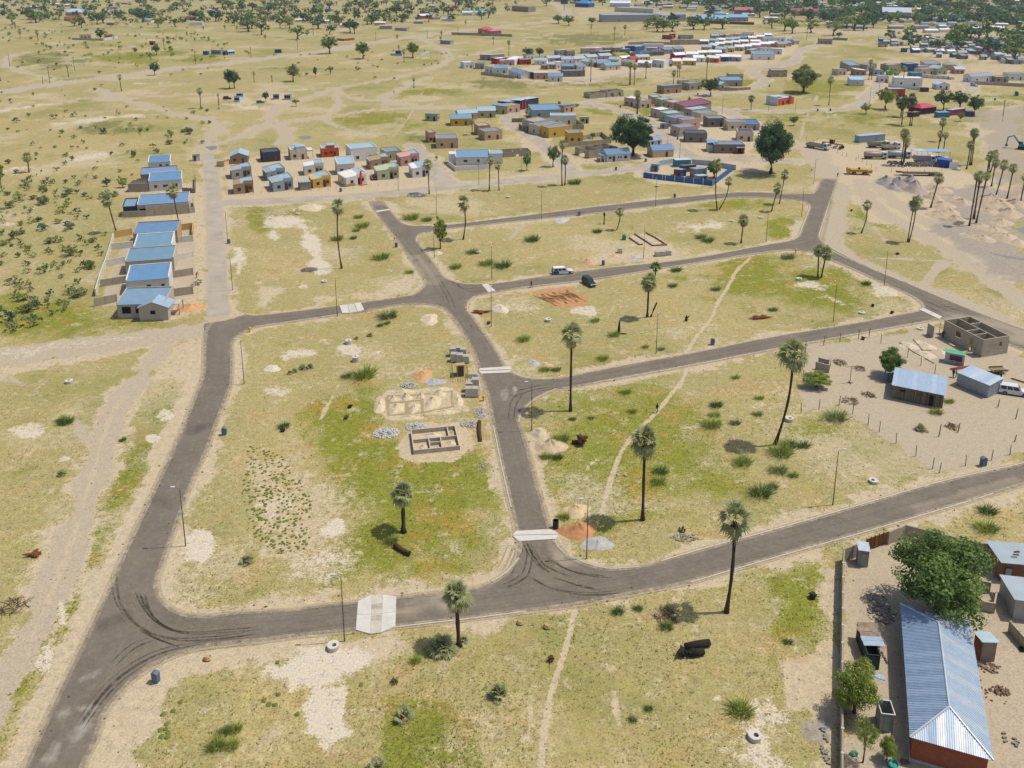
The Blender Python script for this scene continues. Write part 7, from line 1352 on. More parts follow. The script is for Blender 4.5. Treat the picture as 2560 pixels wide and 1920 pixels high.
TRENCH_SHADE=mat('trench_floor_shade',hexc('b09a72',.7),.95,.2,2)  # darker soil colour stands in for the shade of trenches not dug
for i,p in enumerate([t12(1130,110,1145,270,1430,250,1700,195,1690,60,1400,95,1135,105),t12(1300,110,1305,255),t12(1430,90,1440,250),t12(1150,165,1440,140)]):ribbon('trench_floor_shade',p,.55,.012+.005*i,TRENCH_SHADE)
BROWN=mat('brown_trench',hexc('8c6440',.66),.95,.25,2)  # brown dug soil, its dark tone also painting the shade of missing depth
for i,(p,q) in enumerate([(t21(255,880,380,985),0),(t21(350,865,475,965),1),(t21(470,850,565,950),2)]):
 ribbon('trench_floor_shade',p,.6,.012+.005*i,BROWN)
 for s in (-1,1):q_=[(x+s*9-2,y) for x,y in p];c=((q_[0][0]+q_[1][0])/2,(q_[0][1]+q_[1][1])/2);o=heap(['left','middle','right'][i]+' brown trench, '+('left' if s<0 else 'right')+' bank of dug soil',c,5,16,.5,'b48a5c','soil bank','soil_bank',seed=120+i*2+s);o.rotation_euler=(0,0,.72)
for lb,p in [('left low brick footing line by the small palms',t21(1015,402,1100,460,1125,458)),('middle low brick footing line by the small palms',t21(1060,368,1215,468,1335,462)),('right low brick footing line by the small palms',t21(1160,358,1240,400,1335,462))]:wall_run('footing',lb,'footing',p,.4,blockm('98826c'),panel=1.5)
PLM=blockm('c8c2b2');bst=MB().box(-.55,.55,-.5,.5,0,.2).mesh('block_layer',PLM);pal=MB().box(-.6,.6,-.5,.5,0,.12).mesh('pallet',WOODD)
def stack(label,b,n=6,s=1.0,grp='stacks of building blocks'):
 t=thing('block_stack',label,'block stack',gp(*b),R.uniform(-.12,.12),grp);t.scale=(s,s,s);obj('pallet',pal,t)
 for k in range(n):obj('block_layer',bst,t,(R.uniform(-.02,.02),R.uniform(-.02,.02),.12+.205*k))
for lb,b,n in [('front left block stack at the pale fence',t11(1712,1462),7),('front middle block stack at the pale fence',t11(1762,1468),7),('front right block stack at the pale fence',t11(1812,1472),6),('back left block stack at the pale fence',t11(1700,1415),7),('back middle block stack at the pale fence',t11(1748,1405),7),('back right block stack at the pale fence',t11(1790,1420),7),('front left block stack by the yellow hydrant',t12(1838,104),7),('front right block stack by the yellow hydrant',t12(1892,104),7),('back left block stack by the yellow hydrant',t12(1842,60),7),('back right block stack by the yellow hydrant',t12(1898,45),9),('first tan block stack at the middle road',t21(1255,553),5),('second tan block stack at the middle road',t21(1284,550),5),('third tan block stack at the middle road',t21(1307,549),5),('separate tan block stack at the middle road',t21(1352,543),5),('grey block stack near the green drum',t21(932,524),5)]:stack(lb,b,n,1.1)
t=house('small tan guard hut inside the pale yellow fence',t11(1738,1598),t11(1800,1594),1.6,'mb','b0985c','c4a468',1.9,wins=[],door=('f',.5),dcol='4c4434',cat='hut',name='guard_hut')
fence('yellowish pale picket fence around the guard hut',t11(1690,1450,1700,1640,1830,1635,1820,1470),1.1,.45,mat('yellow_pale',hexc('b8b06c',.7),.8),r=.03,name='picket_fence')
single('stacked_poles',MB().box(-.9,.9,-.4,-.3,.02,.1).box(-.9,.9,0,.1,.02,.1).box(-.9,.9,.4,.5,.02,.1).box(-.9,.9,.8,.9,.02,.1),STEEL,'pale bars laid out beside the meter box at the stacks','bars',gp(*t11(1850,1600)))
t=thing('water_drum','green water drum beside the brick footing lines','drum',gp(*t21(968,412)));part('drum',MB().lathe([(.01,0),(.55,0),(.57,.5),(.55,1.3),(.3,1.4),(.01,1.42)],14),paint('1f8c58',.75),t);part('lid',MB().cyl((0,0,1.4),.2,.08,10),paint('186c44',.7),t)
# vehicles
def wheel(t,x,y,r=.36,w=.24):
 wl=part('wheel',MB().tube([(0,-w/2,0),(0,w/2,0)],r,12),TYRE,t,loc=(x,y,r));s=1 if y>0 else -1
 part('rim',MB().tube([(0,s*w*.42,0),(0,s*w*.56,0)],r*.6,10),STEEL,wl)
def loft(prof,halfw,mb,m=0):
 n=len(prof);L=[(x,halfw*k,z) for x,z,k in prof];Rr=[(x,-halfw*k,z) for x,z,k in prof]
 for i in range(n):j=(i+1)%n;mb.quad(L[i],L[j],Rr[j],Rr[i],m)
 b=len(mb.v);mb.v+=L;mb.f.append(tuple(b+i for i in range(n))[::-1]);mb.m.append(m);b=len(mb.v);mb.v+=Rr;mb.f.append(tuple(b+i for i in range(n)));mb.m.append(m)
def car(label,px,rz,col,kind='suv',L=4.5,W=1.75,cat='car',col2=None):
 t=thing({'pickup':'pickup_truck','suv':'parked_car','hatch':'parked_car'}[kind],label,cat,gp(*px),rz);pm=paint(col,.75,.25);h=W/2;a=L/2
 H1,H2=(.98,1.72) if kind!='hatch' else (.88,1.48)
 b=MB();loft([(-a,.42,.97),(-a-.03,.8,.98),(-a+.05,H1,.96),(a*.45,H1+.02,.96),(a*.93,H1-.14,.9),(a,.7,.88),(a,.38,.9),(a*.5,.3,1),(-a*.6,.3,1)],h,b);part('body',b,pm,t)
 cb=MB();e={'suv':(-a+.08,-a+.25,a*.18,a*.45),'hatch':(-a+.06,-a+.4,a*.1,a*.42),'pickup':(-a+.06,-a+.14,a*.2,a*.46)}[kind]
 loft([(e[0],H1-.02,.95),(e[1],H2,.8),(e[2],H2+.02,.8),(e[3],H1,.93)],h,cb);part('cabin',cb,paint(col2 or col,.75,.3),t)
 def lerp(p,q,k):return tuple(p[i]+(q[i]-p[i])*k for i in range(3))
 for s in (1,-1):
  A,B,C,D=(e[0],s*h*.95,H1),(e[1],s*h*.8,H2),(e[2],s*h*.8,H2),(e[3],s*h*.93,H1)
  for u0,u1 in ((.06,.34),(.38,.62),(.66,.93)):
   p=[lerp(lerp(A,D,u0),lerp(B,C,u0),.12),lerp(lerp(A,D,u1),lerp(B,C,u1),.12),lerp(lerp(A,D,u1),lerp(B,C,u1),.86),lerp(lerp(A,D,u0),lerp(B,C,u0),.86)]
   part('window',MB().quad(*[(x,y+s*.012,z) for x,y,z in p]),GLASS,t)
 for nm,x0,x1 in (('windscreen',e[3],e[2]),('rear_window',e[0],e[1])):
  s=.012 if nm=='windscreen' else -.012;z0,z1=H1+.09,H2-.05;k0,k1=(z0-H1)/(H2-H1),(z1-H1)/(H2-H1);xa,xb=x0+(x1-x0)*k0,x0+(x1-x0)*k1
  part(nm,MB().quad((xa+s,-h*.84,z0+.01),(xa+s,h*.84,z0+.01),(xb+s,h*.74,z1+.01),(xb+s,-h*.74,z1+.01)),GLASS,t)
 for y in (-.62*h,.62*h):part('headlight',MB().box(a-.04,a+.015,y-.17,y+.17,.62,.76),WHITEM,t);part('tail_light',MB().box(-a-.045,-a,y-.12,y+.12,.7,.9),paint('a82020',.7),t)
 part('bumper',MB().box(a-.05,a+.07,-h*.88,h*.88,.38,.52).box(-a-.08,-a+.03,-h*.9,h*.9,.4,.56),mat('bumper',hexc('4a4a4c',.6),.6),t)
 for x in (a*.62,-a*.6):
  for y in (h*.88,-h*.88):wheel(t,x,y)
 if kind=='pickup' and col2 is None:pass
 return t
t=car('white pickup with canopy and blue rear panel parked at the middle road',t21(437,705),.18,'e4e6e8','pickup',5.1,1.8,'pickup');part('blue_panel',MB().box(-2.5,-1.1,.9,.925,.42,1.02).box(-2.5,-1.1,-.925,-.9,.42,1.02).box(-2.6,-2.56,-.85,.85,.5,1.0),paint('203c9c',.7),t);part('canopy_rail',MB().box(-2.3,.2,-.6,.6,1.745,1.79),WHITEM,t)
car('dark green off road car parked on the grass opposite the white pickup',t21(665,800),-1.15,'1c3a34','suv',4.4,1.75);car('dark red hatchback parked beside the pale green house',c2(840,870),-1.3,'7c1c34','hatch',3.9,1.65);car('white pickup parked beside the silver shack at the right edge',t32(2120,85),-.35,'e0e2e4','pickup',5.0,1.8,'pickup')
car('white pickup behind the red gates of the curve house',q4(315,590),.1,'dfe1e3','pickup',4.9,1.8,'pickup');car('silver car in the shade of the dense round tree',t20(1680,838),.2,'b4bcc4','hatch',4.2,1.7);car('silver minibus driving on the curved road at the right',q6(1225,672),-1.3,'b8c4cc','suv',4.6,1.8,'minibus');car('white car parked by the arched white wall',q6(770,540),.3,'e0e0e0','hatch',4.2,1.7);car('old blue car wreck among the shacks',t10(40,890),.5,'4c688c','hatch',4.2,1.7);car('dark car parked at the bush shacks',t00(1965,858),.2,'34383c','suv',4.4,1.7)
t=thing('flatbed_trailer','small yellowish flatbed trailer in the yard corner','trailer',gp(*t31(1985,1560)),.1);part('bed',MB().box(-1.4,1.4,-.8,.8,.55,.65),mat('bed_wood',hexc('a08c60',.65),.9,.2,3),t);part('side_board',MB().box(-1.4,1.4,.78,.82,.65,.95).box(-1.4,1.4,-.82,-.78,.65,.95),mat('bed_wood',hexc('a08c60',.65),.9,.2,3),t);part('drawbar',MB().tube([(1.4,0,.55),(2.3,0,.4)],.05,5),STEEL,t)
for y in (-.85,.85):wheel(t,-.2,y,.33)
def truck(label,px,rz,kind,cabc='d8dce0',bodyc='c8c8c8',L=8.5,cat='truck'):
 t=thing('truck',label,cat,gp(*px),rz);h=1.2;a=L/2
 cb=MB();loft([(a-1.9,.7,1),(a-1.9,2.75,.95),(a-.5,2.75,.92),(a-.12,1.7,.97),(a,1.4,.98),(a,.6,.98)],h,cb);part('cab',cb,paint(cabc,.78),t)
 part('windscreen',MB().quad((a-.1,-1.0,1.72),(a-.1,1.0,1.72),(a-.44,.95,2.6),(a-.44,-.95,2.6)),GLASS,t)
 for s in (1,-1):part('window',MB().box(a-1.6,a-.65,s*1.19-.01,s*1.19+.01,1.65,2.4),GLASS,t);part('headlight',MB().box(a-.02,a+.03,s*.85-.16,s*.85+.16,.85,1.05),WHITEM,t)
 part('chassis',MB().box(-a,a-.2,-.45,.45,.55,.85),mat('chassis',hexc('3c3a38',.6),.8),t);bm=paint(bodyc,.72,.45)
 if kind=='tank':
  mb=MB();mb.tube([(-a+.1,0,1.85),(-a+.25,0,1.85),(a-2.3,0,1.85),(a-2.15,0,1.85)],[.9,1.08,1.08,.9],16);part('tank',mb,bm,t,True);part('walkway',MB().box(-a+.6,a-2.6,-.25,.25,2.9,2.96),STEEL,t)
  for x in (-a+1,a-3):part('cradle',MB().box(x-.12,x+.12,-.9,.9,.85,1.2),STEEL,t)
 else:
  mb=MB();x0,x1=-a,a-2.1;z1=2.0 if kind=='tip' else 2.9
  mb.box(x0,x1,-1.2,1.2,.95,1.05);mb.box(x0,x1,1.12,1.22,1.05,z1);mb.box(x0,x1,-1.22,-1.12,1.05,z1);mb.box(x1-.1,x1,-1.12,1.12,1.05,z1+.2);mb.box(x0,x0+.1,-1.12,1.12,1.05,z1-.1)
  if kind=='box':mb.box(x0,x1,-1.22,1.22,z1,z1+.05)
  part('load_box',mb,bm,t)
  for i in range(5):x=x0+.4+(x1-x0-.6)*i/4;part('rib',MB().box(x-.05,x+.05,-1.27,-1.22,1.0,z1).box(x-.05,x+.05,1.22,1.27,1.0,z1),bm,t)
  if kind=='tip':part('sand_load',MB().box(x0+.1,x1-.1,-1.12,1.12,1.05,1.6),mat('load_sand',hexc('8c8478',.7),.95),t)
 for x in (a-1.0,-a+1.0,-a+2.3):
  for y in (1.05,-1.05):wheel(t,x,y,.5,.32)
 return t
truck('white tipper truck loaded with dark soil left of the loader',t30(430,1285),-.85,'tip','d4d4d6','a8a4a8',9.5);truck('muddy brown tank truck with white cab in front of the camp',t30(925,1372),-.05,'tank','d8e0e0','b8a894',8.5);truck('grey tank truck behind the palms',t30(1130,1365),-.03,'tank','d8d8d8','b4b8ba',8.5);truck('brown tipper truck at the back of the camp',t30(955,1275),-.02,'tip','e0e8e8','a09078',8.5);truck('white cabbed truck half hidden by the tank trucks',t30(1060,1290),.3,'tip','dce4e8','c0b8a8',8);truck('white covered truck beside the drums',t30(1350,1405),-.1,'box','e0e0e0','b4b0a8',7.5)
t=thing('low_loader_trailer','long dark low bed trailer in front of the drums','trailer',gp(*t30(1330,1515)),-.06);part('bed',MB().box(-7,6,-1.25,1.25,.8,1.05),mat('trailer_brown',hexc('5c4440',.6),.8),t);part('neck',MB().box(-9,-7,-.6,.6,1.0,1.4),mat('trailer_brown',hexc('5c4440',.6),.8),t)
for x in (3,4.1,5.2):
 for y in (1.1,-1.1):wheel(t,x,y,.45,.3)
CATY=paint('d09c2c',.75,.5)
def machine(label,px,rz,kind,cat):
 t=thing(kind,label,cat,gp(*px),rz)
 if kind=='wheel_loader':part('body',MB().box(-3,.4,-1,1,1.0,2.2),CATY,t);part('cab',MB().box(-.6,.9,-.8,.8,2.0,3.4),GLASS,t);part('cab_roof',MB().box(-.7,1.0,-.9,.9,3.4,3.52),CATY,t);part('arm',MB().tube([(.6,-.7,1.6),(2.6,-.7,.9)],.16,5).tube([(.6,.7,1.6),(2.6,.7,.9)],.16,5),CATY,t);part('bucket',MB().prism([(2.5,-1.4,.2),(3.7,-1.4,.2),(3.5,-1.4,.5),(2.9,-1.4,1.3),(2.5,-1.4,1.2)],(0,0,0),(0,2.8,0)),CATY,t);xs=(-2,1.4);r=.85
 elif kind=='grader':part('body',MB().box(-4,-.8,-1,1,1.0,2.1),CATY,t);part('frame',MB().box(-.8,4.4,-.3,.3,1.4,2.0),CATY,t);part('cab',MB().box(-1,.6,-.8,.8,1.9,3.4),GLASS,t);part('cab_roof',MB().box(-1.1,.7,-.9,.9,3.4,3.5),CATY,t);part('blade',MB().box(1.2,1.4,-2,2,.25,1.0),STEEL,t);xs=(-3.2,-1.7,3.8);r=.65
 else:
  part('body',MB().box(-3.2,2.6,-1.2,1.2,.9,1.9),CATY,t);part('hopper',MB().prism([(2.4,-1.4,.7),(4,-1.4,.7),(4.2,-1.4,1.9),(2.4,-1.4,1.6)],(0,0,0),(0,2.8,0)),CATY,t);part('rear_box',MB().box(-4.2,-3.2,-1.3,1.3,.6,2.3),CATY,t);part('railing',MB().tube([(-1,-1.1,1.9),(-1,-1.1,2.7),(2,-1.1,2.7),(2,-1.1,1.9)],.04,4),STEEL,t);part('seat',MB().box(-.4,.2,-.4,.2,1.9,2.5),TYRE,t);xs=(-1.8,1.8);r=.6
 for x in xs:
  for y in (1.1,-1.1):wheel(t,x,y,r,.5)
machine('yellow grader parked beside the loaded tipper truck',t30(555,1275),-.8,'grader','grader');machine('ochre yellow road compactor machine at the sandy road head',t30(785,1505),-.12,'road_machine','road machine')
TEAL=paint('20948c',.7,.5)
t=thing('excavator','teal excavator cut by the right picture edge','excavator',gp(*t30(2200,1290)),2.6);part('body',MB().box(-1.8,1.6,-1.3,1.3,1.1,2.3),TEAL,t);part('cab',MB().box(.2,1.7,.2,1.3,2.3,3.2),GLASS,t);part('boom',MB().tube([(1.2,-.2,2),(3.6,-.2,5.2),(5.6,-.2,4.4)],[.35,.3,.25],6),TEAL,t);part('stick',MB().tube([(5.6,-.2,4.4),(5.9,-.2,1.6)],[.25,.18],6),TEAL,t);part('bucket',MB().box(5.4,6.3,-.7,.3,.6,1.6),TEAL,t)
for y in (-1.1,1.1):part('track',MB().tube([(-1.8,y,.5),(1.8,y,.5)],.5,10),TYRE,t)
container('blue tarpaulin sided camp hut beside the white panel',t30(1450,1440),t30(1568,1455),4,2.8,'2040a8','3058c0','tent hut','camp_hut');single('white_panel',MB().box(-1.6,1.6,-.05,.05,0,2.6),WHITEM,'white panel leaning at the blue camp hut','panel',gp(*t30(1600,1460)),.1);container('long grey container at the back of the camp',t30(790,1235),t30(1010,1215),3,2.8,'98acb8','a8bcc8')
t=thing('shade_roof','open shade roof with pale blue sheets on thin posts','shade roof',gp(*t30(1370,1370)));part('roof',MB().box(0,9,0,5,2.6,2.7),roofm('8cb4d4'),t);part('roof',MB().box(-4,-.2,0,5,2.75,2.85),roofm('b8c8d0'),t)
for x in (-3.8,0.3,4.5,8.8):part('post',MB().tube([(x,.1,0),(x,.1,2.6)],.07,5).tube([(x,4.8,0),(x,4.8,2.6)],.07,5),STEEL,t)
dm=MB().lathe([(.01,0),(.3,0),(.31,.45),(.3,.9),(.01,.9)],10).mesh('bitumen_drum',mat('drum_grey',hexc('8c8c88',.66),.7,.3,2,rnd=.25));dp=gp(*t30(1375,1440))
for i in range(60):tag(obj('bitumen_drum',dm,None,(dp.x+(i%15)*.78-5.5+R.uniform(-.1,.1),dp.y+(i//15)*1.4+R.uniform(-.2,.2),0),R.uniform(0,6)),'grey bitumen drum standing in the dense block of drums beside the blue camp hut','drum','grey bitumen drums of the camp')
rubble('dark scrap heap at the foot of the palms among the trucks',t30(1130,1420),24,8,70,.4,'6c6860','scrap heap','scrap_heap',.8,31)
# people
def person(label,px,rz,shirt,trousers,pose='walk',z=0.0):
 me=bpy.data.meshes.new('body');J=dict(walk=((.22,-.02),(-.25,.02)),stand=((.05,.02),(-.04,0)),bend=((.1,0),(-.1,0)))[pose]
 bend=.55 if pose=='bend' else .04
 sx=bend*.45;v=[(0,0,.95),(sx*.5,0,1.18),(sx,0,1.40-bend*.12),(sx*1.2,0,1.5-bend*.2),(sx*1.35+.02,0,1.58-bend*.22),(sx*1.4+.02,0,1.72-bend*.25)]
 e=[(0,1),(1,2),(2,3),(3,4),(4,5)];r=[.15,.14,.15,.06,.085,.08]
 for s,(fx,fz) in zip((1,-1),J):
  b=len(v);v+=[(.0,s*.1,.88),(fx*.5+.04,s*.11,.48),(fx,s*.11,.09+max(0,fz)),(fx+.17,s*.12,.05)];r+=[.1,.07,.05,.045];e+=[(0,b),(b,b+1),(b+1,b+2),(b+2,b+3)]
  a=len(v);v+=[(sx,s*.2,1.4-bend*.12),(sx-fx*.4,s*.25,1.12-bend*.1),(sx-fx*.7+.08,s*.24,.86-bend*.1),(sx-fx*.75+.1,s*.24,.78-bend*.1)];r+=[.065,.05,.038,.04];e+=[(2,a),(a,a+1),(a+1,a+2),(a+2,a+3)]
 me.from_pydata(v,e,[]);o=bpy.data.objects.new('body',me);COL.objects.link(o);o.modifiers.new('s','SKIN');o.modifiers.new('u','SUBSURF').levels=1
 for i,q in enumerate(me.skin_vertices[0].data):q.radius=(r[i],r[i]*(1.25 if i in (1,2) else 1));q.use_root=(i==0)
 dg=bpy.context.evaluated_depsgraph_get();nm=bpy.data.meshes.new_from_object(o.evaluated_get(dg));bpy.data.objects.remove(o);nm.name='body'
 for m in (paint(shirt,.6,.9),paint(trousers,.6,.9),mat('skin_dark',hexc('5a3c2c',.6),.6),mat('shoe',(.03,.028,.026,1),.7)):nm.materials.append(m)
 for p in nm.polygons:
  c=p.center;p.material_index=3 if c.z<.09 else 1 if c.z<.95 and abs(c.y)<.19 else 2 if c.z>1.5-bend*.2 or (abs(c.y)>.2 and c.z<1.1) else 0;p.use_smooth=True
 loc=gp(*px);loc.z=z;t=thing('person',label,'person',loc,rz);obj('body',nm,t)
 part('hair',MB().blob((sx*1.4+.005,0,1.75-bend*.25),.1,.088,.07,n=8,j=.02),mat('hair',(.012,.01,.009,1),.9),t,True);return t
person('person in dark blue walking along the footpath in the right plot',t22(1253,248),.6,'2c3a54','30343c','walk');person('person in dark clothes walking beside the middle road by the brown trenches',t21(167,828),2.2,'3c3c40','28282c','walk');person('worker in a blue overall at the door of the unfinished block house',t31(1790,1398),2.0,'2c4c90','2c4c90','stand');person('worker in a yellow vest bending at the unfinished house door',t31(1752,1372),.2,'c0b43c','34343c','bend');person('worker in dark blue left of the unfinished block house',t31(1508,1262),.3,'28345c','28345c','stand');person('worker in a light blue shirt inside the unfinished block house',t31(1735,1260),.3,'6c94b8','34404c','stand');person('left person of the pair by the red beams',t31(1598,1600),.4,'3c4470','2c2c34','stand');person('right person of the pair by the red beams',t31(1624,1605),2.7,'503c70','3c3454','stand');person('person standing at the pickup beside the silver shack',t31(2010,1620),2.0,'4c5468','2c3038','stand');person('person bending at the end of the new asphalt',t30(598,1530),.5,'34343c','2c2c30','bend');person('person standing on the far straight footpath',t10(1192,808),1,'303038','282830','stand');person('person in a red top at the row house rubble',t01(1698,745),1,'b83424','3c3c48','bend')
rubble('sticks and rubbish heap by the row house wall',t01(1700,790),12,10,40,.18,'8c8478','rubbish heap','rubbish_heap',.3,33)
# far bush, town and scrub
rr=random.Random(77)
def scatter(n,poly,dmin=6):
 out=[];xs,ys=[p[0] for p in poly],[p[1] for p in poly];q=np.array(poly,float)
 for _ in range(n*60):
  if len(out)>=n:break
  p=(rr.uniform(min(xs),max(xs)),rr.uniform(min(ys),max(ys)))
  if inside(np.array([p]),q)[0] and all((p[0]-o[0])**2+((p[1]-o[1])*2.5)**2>dmin**2 for o in out):out.append(p)
 return out
WOODS=[('tree scattered over the distant bushland beyond the pale gravel road','trees of the distant bushland',104,[(0,0),(1290,-2),(1240,55),(1130,60),(700,105),(560,60),(380,80),(0,62)],9,'gdtdgo',(8.5,13)),('tree standing among the roofs of the town at the horizon','trees of the distant town',96,[(1290,-8),(2560,-8),(2560,60),(2150,72),(1950,60),(1700,25),(1300,14)],12,'ddgdtd',(10,15)),('tree shading the dense shacks at the right','trees of the shack settlement',24,[(2180,84),(2560,88),(2560,160),(2400,145),(2200,118)],16,'dgdt',(9,14)),('tree behind the far estate before the town','trees before the town',22,[(1560,60),(2180,62),(2140,92),(1980,90),(1600,78)],14,'dgog',(9,14))]
LMK[:]=[('long grey warehouse',(1600,54)),('white warehouse block',(1670,56)),('blue roofed white hall',(1770,56)),('blue filling station',(1455,18)),('white roofed town hall',(1550,18)),('grey roofed warehouse in the trees',(2240,47)),('red roofed long house',(2010,40)),('red white mast',(2452,90)),('brown flat building',(2064,110)),('red farm houses',(1220,84)),('red walled gabled house',(1065,46)),('white bushland buildings',(1168,39)),('pale roofed bush hall',(186,40)),('round dark tree',(251,97)),('field edge hamlet',(540,137)),('roadside big tree',(824,135)),('blue shed under the big tree',(995,137)),('left meadow',(120,150)),('sign pylon',(1410,26)),('far estate',(1700,110)),('shack settlement edge',(2230,120)),('right end of the shacks',(2520,150)),('straight footpath palm',(1035,220)),('track junction palm',(304,227)),('bush shacks',(700,250)),('upper left row house',(400,420)),('squat shaggy palm',(72,431)),('leaning scrub palm',(290,580)),('row house yard wall',(250,680)),('pale left road',(60,880)),('dark hollow shrub',(260,334))]
CN=dict(g='green',d='dark green',t='grey green',o='olive',b='bright green',s='pale grey')
for lb,gr,n,poly,dm_,cols,hs in WOODS:
 pts=scatter(n,poly,dm_);cc=[rr.choice(cols) for _ in pts];hh=[rr.uniform(*hs)*1.15 for _ in pts]
 lbs=where_all(pts,[('tall ' if h>12.5 else 'low ' if h<10.5 else '')+CN[c]+' distant tree' for c,h in zip(cc,hh)])
 for i,p in enumerate(pts):
  lb,h=lbs[i],hh[i];k=rr.choice(('far','far','farw'))
  tree(lb,p,0,0,k,cc[i],i,gr,h=h,w=h*rr.uniform(1.0,1.8))
for i,p in enumerate(scatter(34,[(0,20),(1290,5),(1250,110),(600,120),(250,100),(0,100)],14)):
 fp('slender palm standing in the distant bushland',p,p[1]-8-110*8/75*.3,9,seed=200+i,skirt=8 if i%2 else 3,rad=.22)['group']='palms of the distant bushland'
def mass(name,label,n,poly,cols,h0,h1,seed):
 """distant canopy past counting: leaf clumps in one object"""
 rng=random.Random(seed);mb=MB()
 for p in scatter(n,poly,2.2):
  c=gp(*p);h=rng.uniform(h0,h1);r=h*rng.uniform(.45,.8)
  m=rng.choice((0,0,1,2))
  for _ in range(22):
   d=Vector((rng.gauss(0,1),rng.gauss(0,1),rng.gauss(0,1))).normalized()*rng.random()**.4;q=c+Vector((d.x*r,d.y*r,h*.55+d.z*h*.42));s=r*rng.uniform(.22,.42)
   nn=(d+Vector((rng.uniform(-.6,.6),rng.uniform(-.6,.6),.5))).normalized();u=nn.orthogonal().normalized();u=Matrix.Rotation(rng.uniform(0,6.28),3,nn)@u;w=nn.cross(u)
   mb.quad(q-u*s,q-w*s*.7,q+u*s,q+w*s*.7,m)
 o=obj(name,mb.mesh(name,LEAF[cols]));o['kind']='stuff';tag(o,label,'woodland')
mass('town_canopy','dense dark tree canopy between the roofs of the distant town',1150,[(1290,-30),(2700,-40),(2700,66),(2150,60),(1960,50),(1700,8),(1300,4)],'d',6,13,3)
mass('bushland_canopy','thin far bush and thicket at the top of the distant plain',900,[(-100,-40),(1300,-40),(1290,30),(1000,60),(400,60),(-100,50)],'d',4,10,4)
mass('bush_thicket','low thorn bushes along the far gravel road',170,[(-50,60),(420,40),(640,140),(420,170),(230,150),(0,120)],'g',1.5,3.5,5)
def town_mass(name,label,n,poly,dmn,wls,rfs,ww,seed):
 """far roofs too small and many to keep apart: one object of little gabled houses"""
 rng=random.Random(seed);mb=MB();mats=[wallm(WC[k][1]) for k in wls]+[roofm(RC[k][1],.85) for k in rfs]
 for p in scatter(n,poly,dmn):
  c=gp(*p);W,D,h=rng.uniform(*ww),rng.uniform(5,8),rng.uniform(2.6,3.4);M_=Matrix.Translation(c)@Matrix.Rotation(rng.uniform(-.4,.4),4,'Z');a,b=rng.randrange(len(wls)),len(wls)+rng.randrange(len(rfs))
  mb.box(0,W,0,D,0,h,a,M_);pk=h+D*.16
  mb.quad(*[M_@Vector(q) for q in ((-.3,-.3,h),(W+.3,-.3,h),(W+.3,D/2,pk),(-.3,D/2,pk))],b);mb.quad(*[M_@Vector(q) for q in ((W+.3,D+.3,h),(-.3,D+.3,h),(-.3,D/2,pk),(W+.3,D/2,pk))],b)
  for s_ in (0,W):mb.tri(*[M_@Vector(q) for q in ((s_,0,h),(s_,D,h),(s_,D/2,pk))],a)
  for u in (.2,.65):mb.box(W*u,W*u+1,-.04,0,1,2.1,a,M_)
 o=obj(name,mb.mesh(name,mats));o['kind']='stuff';tag(o,label,'houses')
town_mass('town_houses','many small roofs showing between the trees of the distant town',150,[(1300,2),(2560,-6),(2560,92),(2150,76),(1900,52),(1400,18)],10,'wwgcgtn','LWGBGSW',(9,17),3)
town_mass('bush_homesteads','low huts and houses scattered over the distant bushland',46,[(0,10),(1280,0),(1240,70),(900,80),(640,70),(0,60)],20,'wgctn','LWGSR',(8,14),4)
SH=scatter(100,[(2190,104),(2290,92),(2560,100),(2560,166),(2430,158),(2300,138),(2200,122)],8.2);SHM=[('shack settlement left tip',(2200,112)),('settlement middle tree',(2370,130)),('far right settlement edge',(2540,150)),('pale settlement track',(2320,142)),('red white mast',(2452,90))]
LFAR=list(LMK);LMK[:]=SHM;SC_=[rr.choice('gsbduwc') for _ in SH];SL=where_all(SH,[WC[c][0]+' shack' for c in SC_])
for i,p in enumerate(SH):
 w=rr.uniform(3.5,6.5)/mpp(p[1]);house(SL[i],p,(p[0]+w,p[1]+rr.uniform(-.6,.6)),rr.uniform(3.5,6),rr.choice(('gx','mb','mf')),WC[SC_[i]][1],RC[rr.choice('GGLSWL')][1],rr.uniform(2.3,3),None,[],('f',.7),cat='shack',group='shacks of the dense settlement',fine=False,name='shack')
